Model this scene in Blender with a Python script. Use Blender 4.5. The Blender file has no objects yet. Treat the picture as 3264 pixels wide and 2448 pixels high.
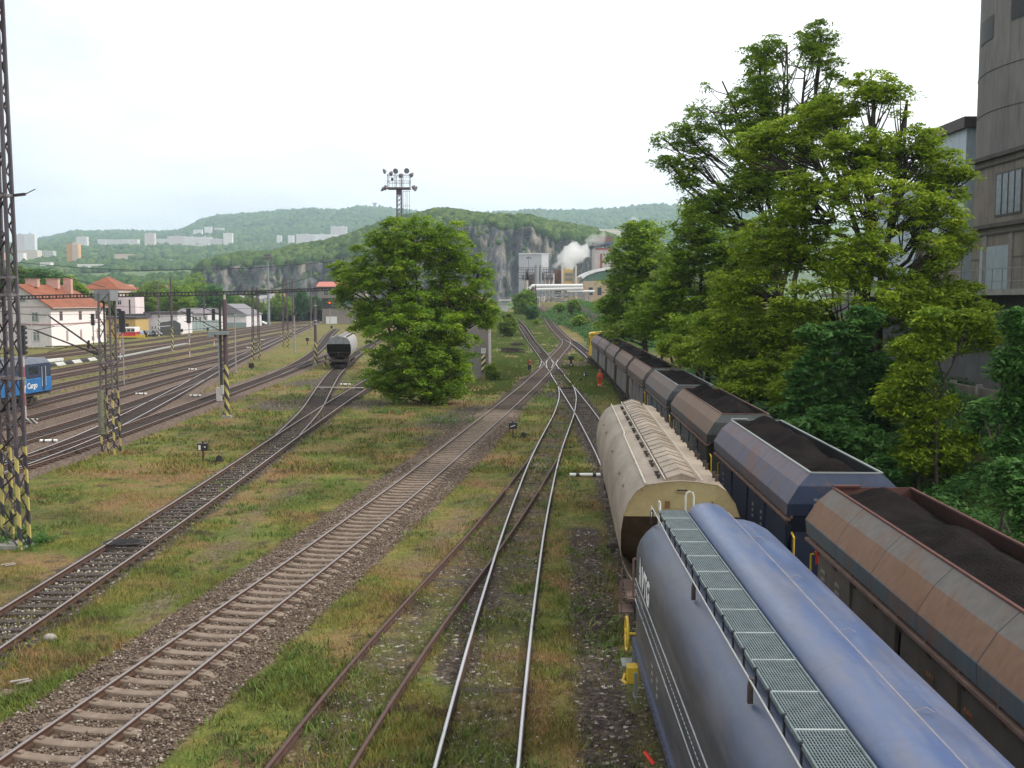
import bpy, math, random
import numpy as np
from mathutils import Vector, Matrix, noise as mn, kdtree
random.seed(7); RNG=np.random.default_rng(11)
R=math.radians
scene=bpy.context.scene; COL=scene.collection
# ---------------------------------------------------------------- camera
FPX=3246.0; CX=1632.0; CY=1224.0; PITCH=math.atan(265/3246.0); CH=8.55
cam_d=bpy.data.cameras.new('camera'); cam=bpy.data.objects.new('camera',cam_d); COL.objects.link(cam)
cam.location=(0,0,CH); cam.rotation_euler=(R(90)-PITCH,0,0); cam_d.sensor_width=36; cam_d.lens=36*FPX/3264
cam_d.clip_start=0.2; cam_d.clip_end=15000; scene.camera=cam
scene.view_settings.view_transform='Standard'; scene.view_settings.look='None'; scene.view_settings.exposure=-0.08
def ray(sx,sy):
    u=(sx-CX)/FPX; v=(CY-sy)/FPX; c,s=math.cos(PITCH),math.sin(PITCH)
    return Vector((u, c+v*s, -s+v*c))
def at(sx,sy,Y):
    "world point on the sight line of photograph pixel (sx,sy) at distance Y"
    d=ray(sx,sy); return Vector((d.x/d.y*Y, Y, CH+d.z/d.y*Y))
def sm(t): t=min(1,max(0,t)); return t*t*(3-2*t)
RY=[0,150,190,230,300,360,9000]; RZ=[0,0,0.9,2.6,4.5,5,5]
FTX=[(0,9),(120,8),(150,9),(190,10.4),(210,10.2),(240,7.5),(300,3.5),(400,0)]
def hgt(x,y):
    r=float(np.interp(y,RY,RZ))*sm((x+32)/22)
    b=2.3*sm((x-13)/9)*(1-sm((y-120)/60))
    if y>150:
        xt=float(np.interp(y,[a for a,_ in FTX],[b_ for _,b_ in FTX]))
        b+=3.2*sm((x-xt-3.5)/9)*sm((y-150)/40)
    return r+b
def gnd(sx,sy,dz=0.0):
    d=ray(sx,sy); Y=8.0; prev=8.0
    while Y<2500:
        p=at(sx,sy,Y)
        if p.z<=hgt(p.x,Y)+dz: break
        prev=Y; Y*=1.01
    a,b=prev,Y
    for _ in range(24):
        m=(a+b)/2; p=at(sx,sy,m)
        if p.z<=hgt(p.x,m)+dz: b=m
        else: a=m
    p=at(sx,sy,b); return Vector((p.x,p.y,hgt(p.x,p.y)))
# ---------------------------------------------------------------- tagging
def tag(o,label=None,cat=None,group=None,kind=None):
    if label: o['label']=label
    if cat: o['category']=cat
    if group: o['group']=group
    if kind: o['kind']=kind
    return o
def thing(name,label,cat,loc=(0,0,0),rz=0,group=None):
    o=bpy.data.objects.new(name,None); COL.objects.link(o); o.location=loc; o.rotation_euler=(0,0,rz); o.empty_display_size=.3
    return tag(o,label,cat,group)
def copy_tree(o,parent=None):
    c=o.copy(); COL.objects.link(c)
    if parent is not None: c.parent=parent
    for ch in list(o.children): copy_tree(ch,c)
    return c
# ---------------------------------------------------------------- materials
MC={}
def nodes(name):
    m=bpy.data.materials.new(name); m.use_nodes=True; nt=m.node_tree
    return m,nt,nt.nodes['Principled BSDF']
def N(nt,t,**k):
    n=nt.nodes.new(t)
    for a,b in k.items():
        if a in n.inputs.keys(): n.inputs[a].default_value=b
        else: setattr(n,a,b)
    return n
def L(nt,a,b): nt.links.new(a,b)
def ramp(nt,fac,stops,interp='LINEAR'):
    r=nt.nodes.new('ShaderNodeValToRGB'); cr=r.color_ramp; cr.interpolation=interp
    while len(cr.elements)>1: cr.elements.remove(cr.elements[-1])
    cr.elements[0].position=stops[0][0]; cr.elements[0].color=(*stops[0][1],1)
    for p,c in stops[1:]:
        e=cr.elements.new(p); e.color=(*c,1)
    L(nt,fac,r.inputs['Fac']); return r
def mixc(nt,fac,a,b,mode='MIX'):
    m=nt.nodes.new('ShaderNodeMix'); m.data_type='RGBA'; m.blend_type=mode
    for s,v in ((0,fac),(6,a),(7,b)):
        if hasattr(v,'links'): L(nt,v,m.inputs[s])
        elif s==0: m.inputs[0].default_value=v
        else: m.inputs[s].default_value=(*v,1)
    return m.outputs[2]
def mth(nt,op,a,b=0.0,c=None):
    m=nt.nodes.new('ShaderNodeMath'); m.operation=op
    for i,v in enumerate((a,b,c)):
        if v is None: continue
        if hasattr(v,'links'): L(nt,v,m.inputs[i])
        else: m.inputs[i].default_value=v
    return m.outputs[0]
def coords(nt,kind='Object',scale=(1,1,1)):
    t=nt.nodes.new('ShaderNodeTexCoord'); mp=nt.nodes.new('ShaderNodeMapping'); mp.inputs['Scale'].default_value=scale
    if kind=='World':
        g=nt.nodes.new('ShaderNodeNewGeometry'); L(nt,g.outputs['Position'],mp.inputs[0])
    else: L(nt,t.outputs[kind],mp.inputs[0])
    return mp.outputs[0]
def noi(nt,vec,scale,detail=4,rough=.6,dist=0):
    n=N(nt,'ShaderNodeTexNoise'); n.inputs['Scale'].default_value=scale; n.inputs['Detail'].default_value=detail
    n.inputs['Roughness'].default_value=rough; n.inputs['Distortion'].default_value=dist
    L(nt,vec,n.inputs['Vector']); return n.outputs['Fac']
def bump(nt,bs,h,strength=.3,dist=.02):
    b=N(nt,'ShaderNodeBump'); b.inputs['Strength'].default_value=strength; b.inputs['Distance'].default_value=dist
    L(nt,h,b.inputs['Height']); L(nt,b.outputs[0],bs.inputs['Normal'])
def mat(name,c1,c2=None,scale=4,rough=.6,metal=0,bmp=0,stretch=(1,1,1),lo=.38,hi=.66,rust=None,rs=3,rlo=.6,rhi=.72,spec=.4,space='Object',grime=None):
    "paint / metal / masonry with tone variation, streaks and optional rust patches"
    if name in MC: return MC[name]
    m,nt,bs=nodes(name); v=coords(nt,space,stretch)
    c2=c2 or tuple(x*.72 for x in c1)
    n1=noi(nt,v,scale,6)
    col=ramp(nt,n1,[(lo,c1),(hi,c2)]).outputs[0]
    n3=noi(nt,v,scale*9,3); col=mixc(nt,.35,col,ramp(nt,n3,[(.3,(.55,.55,.55)),(.7,(1,1,1))]).outputs[0],'MULTIPLY')
    if grime:
        v3=coords(nt,space,(2.5,2.5,.25)); g=noi(nt,v3,1.6,5)
        col=mixc(nt,ramp(nt,g,[(.45,(0,0,0)),(.75,(.8,.8,.8))]).outputs[0],col,grime)
    if rust:
        v2=coords(nt,space); n2=noi(nt,v2,rs,8,.7); f=ramp(nt,n2,[(rlo,(0,0,0)),(rhi,(1,1,1))]).outputs[0]
        col=mixc(nt,f,col,rust)
    L(nt,col,bs.inputs['Base Color']); bs.inputs['Roughness'].default_value=rough; bs.inputs['Metallic'].default_value=metal
    bs.inputs['Specular IOR Level'].default_value=spec
    if bmp: bump(nt,bs,n3,bmp,.02)
    MC[name]=m; return m
# ---------------------------------------------------------------- mesh builder
class MB:
    def __init__(s): s.v=[]; s.f=[]; s.m=[]; s.cur=0
    def add(s,vs,fs):
        b=len(s.v); s.v.extend([tuple(x) for x in vs])
        for f in fs: s.f.append(tuple(i+b for i in f)); s.m.append(s.cur)
    def box(s,x0,x1,y0,y1,z0,z1,M=None):
        vs=[Vector((x,y,z)) for x in (x0,x1) for y in (y0,y1) for z in (z0,z1)]
        if M: vs=[M@v for v in vs]
        s.add(vs,[(0,1,3,2),(4,6,7,5),(0,4,5,1),(2,3,7,6),(0,2,6,4),(1,5,7,3)])
    def cb(s,c,d,M=None): s.box(c[0]-d[0]/2,c[0]+d[0]/2,c[1]-d[1]/2,c[1]+d[1]/2,c[2]-d[2]/2,c[2]+d[2]/2,M)
    def bar(s,p,q,w,h=None):
        p,q=Vector(p),Vector(q); h=h or w; d=q-p; Ln=d.length
        if Ln<1e-6: return
        d/=Ln; up=Vector((0,0,1)) if abs(d.z)<.95 else Vector((0,1,0)); sx=d.cross(up).normalized(); sz=sx.cross(d)
        M=Matrix((sx,d,sz)).transposed().to_4x4(); M.translation=p
        s.box(-w/2,w/2,0,Ln,-h/2,h/2,M)
    def tube(s,pts,r,n=8,cap=True,closed=False):
        pts=[Vector(p) for p in pts]; k=len(pts); rs=r if isinstance(r,(list,tuple)) else [r]*k
        b=[]; ref=None
        for i,p in enumerate(pts):
            t=(pts[min(i+1,k-1)]-pts[max(i-1,0)]) if not closed else (pts[(i+1)%k]-pts[i-1])
            if t.length<1e-7: t=Vector((0,0,1))
            t.normalize()
            if ref is None: ref=Vector((0,0,1)) if abs(t.z)<.9 else Vector((1,0,0))
            a=t.cross(ref); 
            if a.length<1e-4: a=t.orthogonal()
            a.normalize(); c=t.cross(a); ref=-c if False else ref
            b+= [p+(a*math.cos(2*math.pi*j/n)+c*math.sin(2*math.pi*j/n))*rs[i] for j in range(n)]
        fs=[]
        for i in range(k-1 if not closed else k):
            o,o2=i*n,((i+1)%k)*n
            for j in range(n): fs.append((o+j,o+(j+1)%n,o2+(j+1)%n,o2+j))
        if cap and not closed: fs.append(tuple(range(n-1,-1,-1))); fs.append(tuple((k-1)*n+j for j in range(n)))
        s.add(b,fs)
    def prism(s,prof,y0,y1,axis='y',caps=True,closed=True):
        n=len(prof)
        g=(lambda a,b,t:(a,t,b)) if axis=='y' else (lambda a,b,t:(t,a,b)) if axis=='x' else (lambda a,b,t:(a,b,t))
        vs=[g(a,b,y0) for a,b in prof]+[g(a,b,y1) for a,b in prof]
        fs=[(i,(i+1)%n,n+(i+1)%n,n+i) for i in range(n if closed else n-1)]
        if caps and closed: fs+=[tuple(range(n-1,-1,-1)),tuple(range(n,2*n))]
        s.add(vs,fs)
    def loft(s,secs,caps=True):
        n=len(secs[0]); vs=[p for sec in secs for p in sec]; fs=[]
        for k in range(len(secs)-1):
            o=k*n
            for i in range(n): fs.append((o+i,o+(i+1)%n,o+n+(i+1)%n,o+n+i))
        if caps: fs+=[tuple(range(n-1,-1,-1)),tuple((len(secs)-1)*n+i for i in range(n))]
        s.add(vs,fs)
    def cyl(s,c,r,h,n=16,axis='z',r2=None):
        c=Vector(c); d={'z':Vector((0,0,h)),'y':Vector((0,h,0)),'x':Vector((h,0,0))}[axis]
        s.tube([c,c+d],[r,r if r2 is None else r2],n)
    def build(s,name,ms,parent=None,smooth=False,bevel=0):
        me=bpy.data.meshes.new(name); me.from_pydata(s.v,[],s.f)
        ms=ms if isinstance(ms,(list,tuple)) else [ms]
        for m in ms: me.materials.append(m)
        if any(s.m): me.polygons.foreach_set('material_index',s.m)
        me.validate(); me.update()
        import bmesh
        bm=bmesh.new(); bm.from_mesh(me); bmesh.ops.recalc_face_normals(bm,faces=bm.faces); bm.to_mesh(me); bm.free()
        o=bpy.data.objects.new(name,me); COL.objects.link(o)
        if parent is not None: o.parent=parent
        if smooth:
            me.polygons.foreach_set('use_smooth',[True]*len(me.polygons))
            try: me.set_sharp_from_angle(angle=R(38))
            except Exception: pass
        if bevel:
            b=o.modifiers.new('bevel','BEVEL'); b.width=bevel; b.segments=2; b.limit_method='ANGLE'
        return o
def npmesh(name,V,F,ms,parent=None,smooth=False,attrs=None):
    V=np.asarray(V,dtype=np.float32); F=np.asarray(F,dtype=np.int32); me=bpy.data.meshes.new(name)
    nf,k=F.shape; me.vertices.add(len(V)); me.vertices.foreach_set('co',V.ravel())
    me.loops.add(nf*k); me.loops.foreach_set('vertex_index',F.ravel())
    me.polygons.add(nf); me.polygons.foreach_set('loop_start',np.arange(0,nf*k,k,dtype=np.int32))
    if smooth: me.polygons.foreach_set('use_smooth',np.ones(nf,dtype=bool))
    for a,(dom,val) in (attrs or {}).items():
        at_=me.attributes.new(a,'FLOAT',dom); at_.data.foreach_set('value',np.asarray(val,dtype=np.float32))
    me.update(calc_edges=True); me.materials.append(ms)
    o=bpy.data.objects.new(name,me); COL.objects.link(o)
    if parent is not None: o.parent=parent
    return o
def text_obj(s,size,m,parent,name='lettering',extrude=.004,shear=0.0,bold=0.0):
    cu=bpy.data.curves.new('t','FONT'); cu.body=s; cu.size=size; cu.extrude=extrude; cu.shear=shear; cu.offset=bold; cu.resolution_u=3
    o=bpy.data.objects.new('t',cu); COL.objects.link(o); dg=bpy.context.evaluated_depsgraph_get(); dg.update()
    me=bpy.data.meshes.new_from_object(o.evaluated_get(dg)); bpy.data.objects.remove(o)
    me.name=name; me.materials.clear(); me.materials.append(m)
    r=bpy.data.objects.new(name,me); COL.objects.link(r); r.parent=parent; return r
# ---------------------------------------------------------------- world and sun
SUN_EL,SUN_AZ=R(38),R(98)     # azimuth clockwise from +Y (view direction): light from the right
w=bpy.data.worlds.new('World'); scene.world=w; w.use_nodes=True; nt=w.node_tree; bg=nt.nodes['Background']
sky=nt.nodes.new('ShaderNodeTexSky'); sky.sky_type='NISHITA'; sky.sun_disc=False; sky.sun_elevation=SUN_EL; sky.sun_rotation=SUN_AZ
sky.air_density=1.3; sky.dust_density=2.5
tc=nt.nodes.new('ShaderNodeTexCoord'); mp=nt.nodes.new('ShaderNodeMapping'); mp.inputs['Scale'].default_value=(1,1,3.2); L(nt,tc.outputs['Generated'],mp.inputs[0])
n1=noi(nt,mp.outputs[0],2.3,6,.55,.4); n2=noi(nt,mp.outputs[0],.8,3,.5)
sep=nt.nodes.new('ShaderNodeSeparateXYZ'); L(nt,tc.outputs['Generated'],sep.inputs[0])
# cloud deck: bright overhead and to the right, thinner grey-blue bands low on the left
k=mth(nt,'MULTIPLY_ADD',sep.outputs[0],.42,n1)
k=mth(nt,'MULTIPLY_ADD',sep.outputs[2],.95,k)
k=mth(nt,'MULTIPLY_ADD',n2,.3,k)
cl=ramp(nt,k,[(.46,(10.4,11.1,12.0)),(.62,(12.4,12.9,13.5)),(.78,(15.2,15.6,16.0)),(.95,(17.5,17.5,17.3))]).outputs[0]
col=mixc(nt,.90,sky.outputs[0],cl); L(nt,col,bg.inputs['Color']); bg.inputs['Strength'].default_value=.095
sd=bpy.data.lights.new('sun','SUN'); sun=bpy.data.objects.new('sun',sd); COL.objects.link(sun); sd.energy=3.6; sd.angle=R(6); sd.color=(1,.95,.87)
dv=Vector((math.sin(SUN_AZ)*math.cos(SUN_EL),math.cos(SUN_AZ)*math.cos(SUN_EL),math.sin(SUN_EL)))
sun.rotation_euler=dv.to_track_quat('Z','Y').to_euler(); sun.location=(40,-20,60)
# ================================================================ tracks
def q(ox,oy,sc,pts): return [(ox+x/sc, oy+y/sc) for x,y in pts]
Z5=lambda p:q(1600,900,5.53,p); Z6=lambda p:q(1400,1100,2.765,p); Z7=lambda p:q(0,1700,2.212,p); Z8=lambda p:q(1000,1700,2.212,p)
Y1=lambda p:q(0,1200,4.424,p); Y2=lambda p:q(350,1050,4.424,p); Y3=lambda p:q(0,1000,4.424,p); Y4=lambda p:q(700,950,4.424,p); G5=lambda p:q(600,1100,2.765,p)
def towards(pts,ext0=0,ext1=0):
    P=[]
    for x,y in pts:
        g=gnd(x,y,.18); P.append(Vector((g.x,g.y,0)))
    P.sort(key=lambda v:v.y) if False else None
    if ext0: P.insert(0,P[0]+(P[0]-P[1]).normalized()*ext0)
    if ext1: P.append(P[-1]+(P[-1]-P[-2]).normalized()*ext1)
    return P
def smooth_path(P,step=1.0,sig=4.0):
    P=[Vector((p[0],p[1],0)) for p in P]; out=[]
    for i in range(len(P)-1):
        a,b=P[i],P[i+1]; n=max(1,int((b-a).length/step))
        out+=[a.lerp(b,k/n) for k in range(n)]
    out.append(P[-1]); A=np.array([(p.x,p.y) for p in out]); 
    hw=int(3*sig/step)
    if hw>0:
        pad=np.vstack([A[0]+(A[0]-A[1])*np.arange(hw,0,-1)[:,None],A,A[-1]+(A[-1]-A[-2])*np.arange(1,hw+1)[:,None]])
        kx=np.exp(-.5*(np.arange(-hw,hw+1)*step/sig)**2); kx/=kx.sum()
        A=np.stack([np.convolve(pad[:,0],kx,'valid'),np.convolve(pad[:,1],kx,'valid')],1)
    return A
def normals(A):
    T=np.gradient(A,axis=0); T/=np.linalg.norm(T,axis=1)[:,None]+1e-9
    return np.stack([T[:,1],-T[:,0]],1),T
RAILP=[(-.038,.18),(.038,.18),(.038,.145),(.014,.13),(.014,.06),(.075,.03),(-.075,.03),(-.014,.06),(-.014,.13),(-.038,.145)]
def rail_mesh(name,A,off,m,parent,z0=0.0,step=1):
    Nn,T=normals(A); C=A+Nn*off; n=len(RAILP)
    idx=list(range(0,len(C),step)); 
    if idx[-1]!=len(C)-1: idx.append(len(C)-1)
    V=[]
    for i in idx:
        h=hgt(C[i][0],C[i][1])+z0
        for a,z in RAILP: V.append((C[i][0]+Nn[i][0]*a,C[i][1]+Nn[i][1]*a,h+z))
    F=[(k*n+j,k*n+(j+1)%n,(k+1)*n+(j+1)%n,(k+1)*n+j) for k in range(len(idx)-1) for j in range(n)]
    return npmesh(name,V,F,m,parent)
def rail_mat(name,shine,rust=(.075,.034,.022),top=(.42,.41,.42)):
    m,nt,bs=nodes(name); v=coords(nt,'World'); n=noi(nt,v,6,5)
    rc=ramp(nt,n,[(.3,rust),(.7,tuple(x*.6 for x in rust))]).outputs[0]
    g=nt.nodes.new('ShaderNodeNewGeometry'); s=nt.nodes.new('ShaderNodeSeparateXYZ'); L(nt,g.outputs['True Normal'],s.inputs[0])
    f=mth(nt,'MULTIPLY',mth(nt,'GREATER_THAN',s.outputs[2],.9),shine)
    L(nt,mixc(nt,f,rc,top),bs.inputs['Base Color']); L(nt,mth(nt,'MULTIPLY',f,.75),bs.inputs['Metallic'])
    L(nt,mth(nt,'MULTIPLY_ADD',f,-.45,.8),bs.inputs['Roughness']); return m
RM_BRIGHT=rail_mat('polished_rail_steel',1.0,top=(.55,.54,.56)); RM_MID=rail_mat('worn_rail_steel',.7,rust=(.085,.04,.024),top=(.36,.33,.33)); RM_RUST=rail_mat('rusty_rail_steel',.15,rust=(.09,.045,.036),top=(.17,.11,.1))
M_CONC=mat('sleeper_concrete',(.235,.18,.14),(.155,.115,.085),3,.9,bmp=.3,space='World')
M_WOOD=mat('sleeper_tarred_wood',(.04,.029,.026),(.085,.063,.052),5,.85,bmp=.5,stretch=(1,6,6),space='World')
def sleeper_mesh(kind):
    b=MB()
    if kind=='concrete':
        secs=[]
        for x,zt,wd in ((-1.2,.02,.11),(-1.0,.095,.13),(-.78,.115,.14),(-.45,.075,.125),(0,.06,.12),(.45,.075,.125),(.78,.115,.14),(1.0,.095,.13),(1.2,.02,.11)):
            secs.append([(x,-wd-.02,-.05),(x,wd+.02,-.05),(x,wd,zt-.02),(x,wd-.03,zt),(x,-wd+.03,zt),(x,-wd,zt-.02)])
        b.loft(secs)
        for s in (-1,1):
            for d in (-.1,.1): b.box(s*.7535+d-.045,s*.7535+d+.045,-.06,.06,.1,.135)
        o=b.build('sleeper',M_CONC,bevel=0)
    elif kind=='wood':
        b.box(-.95,.95,-.125,.125,-.05,.045); 
        for s in (-1,1): b.box(s*.7535-.14,s*.7535+.14,-.08,.08,.045,.06)
        o=b.build('sleeper',M_WOOD)
    me=o.data; bpy.data.objects.remove(o); return me
SL={'concrete':sleeper_mesh('concrete'),'wood':sleeper_mesh('wood')}
TR={}
def track(key,label,P,rm,kind='wood',spacing=.63,sig=4,dz=0.0,rails=(1,1),ends=None,stp=1,grp=None,sdz=0.0):
    A=smooth_path(P,1.0,sig); TR[key]=A
    mid=A[0]; t=thing('railway_track',label,'railway track',(0,0,0))
    if grp: t['group']=grp
    for s,on in ((-1,rails[0]),(1,rails[1])):
        if on: rail_mesh('rail',A,s*.7535,rm,t,dz,stp)
    # sleepers: the nearest hundred one by one, the rest as one part
    Nn,T=normals(A); d=np.concatenate([[0],np.cumsum(np.linalg.norm(np.diff(A,axis=0),axis=1))])
    ss=np.arange(.3,d[-1],spacing); X=np.interp(ss,d,A[:,0]); Yv=np.interp(ss,d,A[:,1]); Tx=np.interp(ss,d,T[:,0]); Ty=np.interp(ss,d,T[:,1])
    order=sorted(range(len(ss)),key=lambda i:(0 if (abs(X[i])<Yv[i]*.52+1.0 and Yv[i]>16) else 1e6)+math.hypot(X[i],Yv[i]))
    inview=[i for i in order if abs(X[i])<Yv[i]*.52+2 and Yv[i]>15]
    me=SL[kind]; rest=[]
    for k_,i in enumerate(inview):
        ang=math.atan2(Ty[i],Tx[i])-math.pi/2+random.uniform(-.02,.02); h=hgt(X[i],Yv[i])+dz+random.uniform(-.012,.008)+(sdz+random.uniform(-.03,.03) if sdz else 0)
        if k_<100:
            o=bpy.data.objects.new('sleeper',me); COL.objects.link(o); o.parent=t; o.location=(X[i],Yv[i],h); o.rotation_euler=(0,0,ang)
        else: rest.append((X[i],Yv[i],h,ang))
    if rest:
        b=MB()
        for x,y,h,a in rest:
            M=Matrix.Translation((x,y,h))@Matrix.Rotation(a,4,'Z'); zt=.10 if kind=='concrete' else .045
            b.box(-1.25,1.25,-.13,.13,-.02,zt,M)
        o=b.build('sleeper_row',mat('dusty_far_sleeper',(.13,.095,.075),(.09,.065,.05),3,.9,space='World') if kind=='concrete' else M_WOOD,t); o['kind']='stuff'
    return t
# main concrete-sleeper track, bottom left up to the crossing and on to the works
A_px=[(127,2423),(1073,1727),(1343,1516),(1446,1431),(1544,1349.5),(1613,1292),(1696,1219)]+Z5([(774,1526),(840,1440),(935,1320),(1025,1220),(1110,1130)])+Z5([(1150,1040),(1035,930),(905,790),(805,650),(722,520)])
PA=towards(A_px,ext0=14,ext1=50)
tA=track('A','railway track on pale concrete sleepers, running diagonally from the bottom left corner to the crossing',PA,RM_MID,'concrete',.64,3.0)
PB=towards(Z5([(965,1590),(842,1440),(750,1310),(607,1130),(457,930),(315,725)]),ext1=25)
C_px=Z8([(1145,1655),(1290,830),(1472,0)])+Z6([(805,1400),(925,1000),(1002,820),(1107,590),(1137,450),(1120,360),(1035,250)])
PC=towards(C_px,ext0=8)
tC=track('C','railway track with shiny rails curving from the bottom middle into the crossing',PC+PB[0:1],RM_BRIGHT,'wood',.66,3.0,dz=-.035,sdz=-.045)
tB=track('B','overgrown siding with extra guard rails, beyond the crossing left of the far main track',PB,RM_MID,'wood',.64,3.0)
tD=track('D','rusty disused track branching off down to the bottom left through weeds',towards(Z6([(985,850),(915,1000),(728,1270)])+Z8([(1237,0),(797,520),(430,960),(-52,1655)]),ext1=8),RM_RUST,'wood',.8,2.5,dz=-.04,sdz=-.05)
eX=[(3.25,-14),(3.72,-.5),(4.18,24.5),(4.72,34),(5.16,44),(5.42,56),(5.5,77),(5.33,102)]
tE=track('E','track under the beige and blue hopper wagons',[Vector((x,y,0)) for x,y in eX]+[gnd(*Z6([(1120,360)])[0],.18)*1.0],RM_BRIGHT,'wood',.66,3.0,dz=-.035,sdz=-.03)
fX=[(7.2,-14),(7.66,0),(8.42,23.7),(8.97,37.3),(9.46,50.8),(9.97,64.7),(10.4,79),(10.88,95),(11.3,109),(11.72,128),(11.9,145),(11.85,160),(11.5,180),(10.75,198)]
tF=track('F','track under the long coal train',[Vector((x,y,0)) for x,y in fX]+towards(Z5([(1120,1000)])),RM_BRIGHT,'wood',.66,5.0)
H_px=[(86,1944),(462,1700)]+G5([(155,1300),(885,790),(1285,520),(1550,350)])
tH=track('H','track on black wooden sleepers and white stones, ending under the big bush',towards(H_px,ext0=14,ext1=26),RM_MID,'wood',.66,3.0)
G_px=G5([(875,790),(997,670),(1100,550),(1190,390),(1266,270),(1332,200)])+q(600,600,2.765,[(1440,1480),(1570,1400)])
tG=track('G','curved siding leading to the dark hopper wagon at the left',towards(G_px,ext1=40),RM_MID,'wood',.66,3.0)
YG='parallel tracks of the station yard'
yard=[('I','lowest yard track, behind the near striped mast',Y1([(10,1345),(380,1243),(1410,859)])+Y2([(840,1170),(1480,945),(1680,867),(2212,682)])+Y4([(1000,990),(1340,880),(1520,810),(1800,700)]),RM_MID),
 ('I2','short turnout leading up towards the signal cabin',Y4([(900,1020),(1040,960),(1270,820),(1440,670),(1540,520),(1640,430)]),RM_MID),
 ('J','shiny diverging yard track crossing its neighbours below the gantry',Y1([(10,1320),(380,1208),(1410,778)])+Y2([(1000,845),(1550,530),(2000,315)])+Y4([(480,745),(880,560),(1300,370),(1440,290)]),RM_BRIGHT),
 ('L','yard track passing left of the counterweight mast foot',Y1([(10,970),(340,880),(1410,545)])+Y2([(720,915),(1130,757),(1300,680)]),RM_MID),
 ('M','yard track with white marker bars beside it',Y3([(30,1570),(380,1480),(1410,1210)])+Y2([(1000,660),(1550,515)]),RM_MID),
 ('P4','yard track on which the blue locomotive stands',Y3([(145,1340),(640,1215),(1410,1040)])+Y2([(1000,540),(1550,412),(1668,385)])+Y4([(480,735),(880,548)]),RM_MID),
 ('P3','yard track just beyond the blue locomotive',Y3([(640,1048),(1410,880)])+Y2([(1100,415),(1520,325)])+Y4([(440,660),(880,530)]),RM_MID),
 ('P2','yard track second beyond the blue locomotive',Y3([(640,905),(1410,765)])+Y2([(800,370),(1550,240)])+Y4([(880,490)]),RM_MID),
 ('P1','yard track in the middle of the far group',Y3([(640,818),(1410,690)])+Y2([(900,265),(1550,150)])+Y4([(880,440),(1200,385)]),RM_MID),
 ('P0','yard track beyond the grey cable trough',Y3([(640,720),(1608,566)])+Y2([(900,205),(1550,95)])+Y4([(900,400),(1250,340)]),RM_MID),
 ('Q1','far yard track in front of the parked cars',Y3([(550,622),(1608,491)])+Y2([(800,180),(1550,60)])+Y4([(900,372),(1300,300)]),RM_MID),
 ('Q2','farthest yard track, along the station house',Y3([(450,590),(1608,430)])+Y2([(900,100),(1550,20)])+Y4([(900,350),(1350,265)]),RM_MID)]
for k_,lb,px,rm in yard:
    track(k_,lb,towards(px,ext0=6,ext1=0 if k_ in('L','M','P4','P3','P2') else 0),rm,'wood',.66,7.0,stp=2,grp=YG)
# slip rails inside the crossing
def loose(px,parent,m=RM_BRIGHT):
    A=smooth_path(towards(px),.5,1.2); rail_mesh('slip_rail',A,0,m,parent,0.002)
loose(Z5([(690,1385),(694,1430),(675,1470),(655,1500)]),tA); loose(Z5([(798,1370),(782,1420),(785,1470),(797,1510)]),tA)
loose(Z5([(868,1370),(902,1410),(905,1440),(872,1505)]),tA); loose(Z5([(985,1365),(950,1430),(985,1490),(1000,1530)]),tA)
for fr in (.3,.45,.6):   # guard rails between the rails of the overgrown siding
    l=Z5([(300,750),(400,930),(525,1130),(610,1240)]); r=Z5([(322,715),(560,990),(700,1150),(740,1250)])
    A=smooth_path(towards([(a[0]*(1-fr)+b[0]*fr,a[1]*(1-fr)+b[1]*fr) for a,b in zip(l,r)]),1,2); rail_mesh('guard_rail',A,0,RM_RUST,tB,-.01)
# ================================================================ ground
def samples(keys,step=1):
    return [(k,p) for k in keys for p in TR[k][::step]]
kd={}
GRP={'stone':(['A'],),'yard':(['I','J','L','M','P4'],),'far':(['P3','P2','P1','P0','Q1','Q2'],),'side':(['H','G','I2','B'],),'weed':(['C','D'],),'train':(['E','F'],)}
for g,(ks,) in GRP.items():
    P=[p for k in ks for p in TR[k]]; K=kdtree.KDTree(len(P))
    for i,p in enumerate(P): K.insert((p[0],p[1],0),i)
    K.balance(); kd[g]=K
for g,pl in (('path',[[(0,2200),(280,2080),(600,1850),(820,1650),(1010,1490)],[(1330,1800),(1440,1680),(1530,1580)]]),('cind',[[(1860,1690),(1875,1850),(1895,2050),(1930,2300),(1955,2448)],[(1455,2150),(1500,2000),(1560,1820)]])):
    P=[p for l in pl for p in smooth_path([gnd(*c) for c in l],.4,1.5)]; K=kdtree.KDTree(len(P))
    for i,p in enumerate(P): K.insert((p[0],p[1],0),i)
    K.balance(); kd[g]=K
def near(g,x,y): return kd[g].find((x,y,0))[2]
dirt=[(gnd(*p),r) for p,r in [((1480,1345),3.6),((1530,1310),3),((1420,1400),2.4),((1800,1260),2.2),((1840,1330),1.8),((1750,1180),3.5),((1850,1160),4),((1000,1220),3.5),((900,1290),3),((1150,1290),2.5)]]
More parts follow.
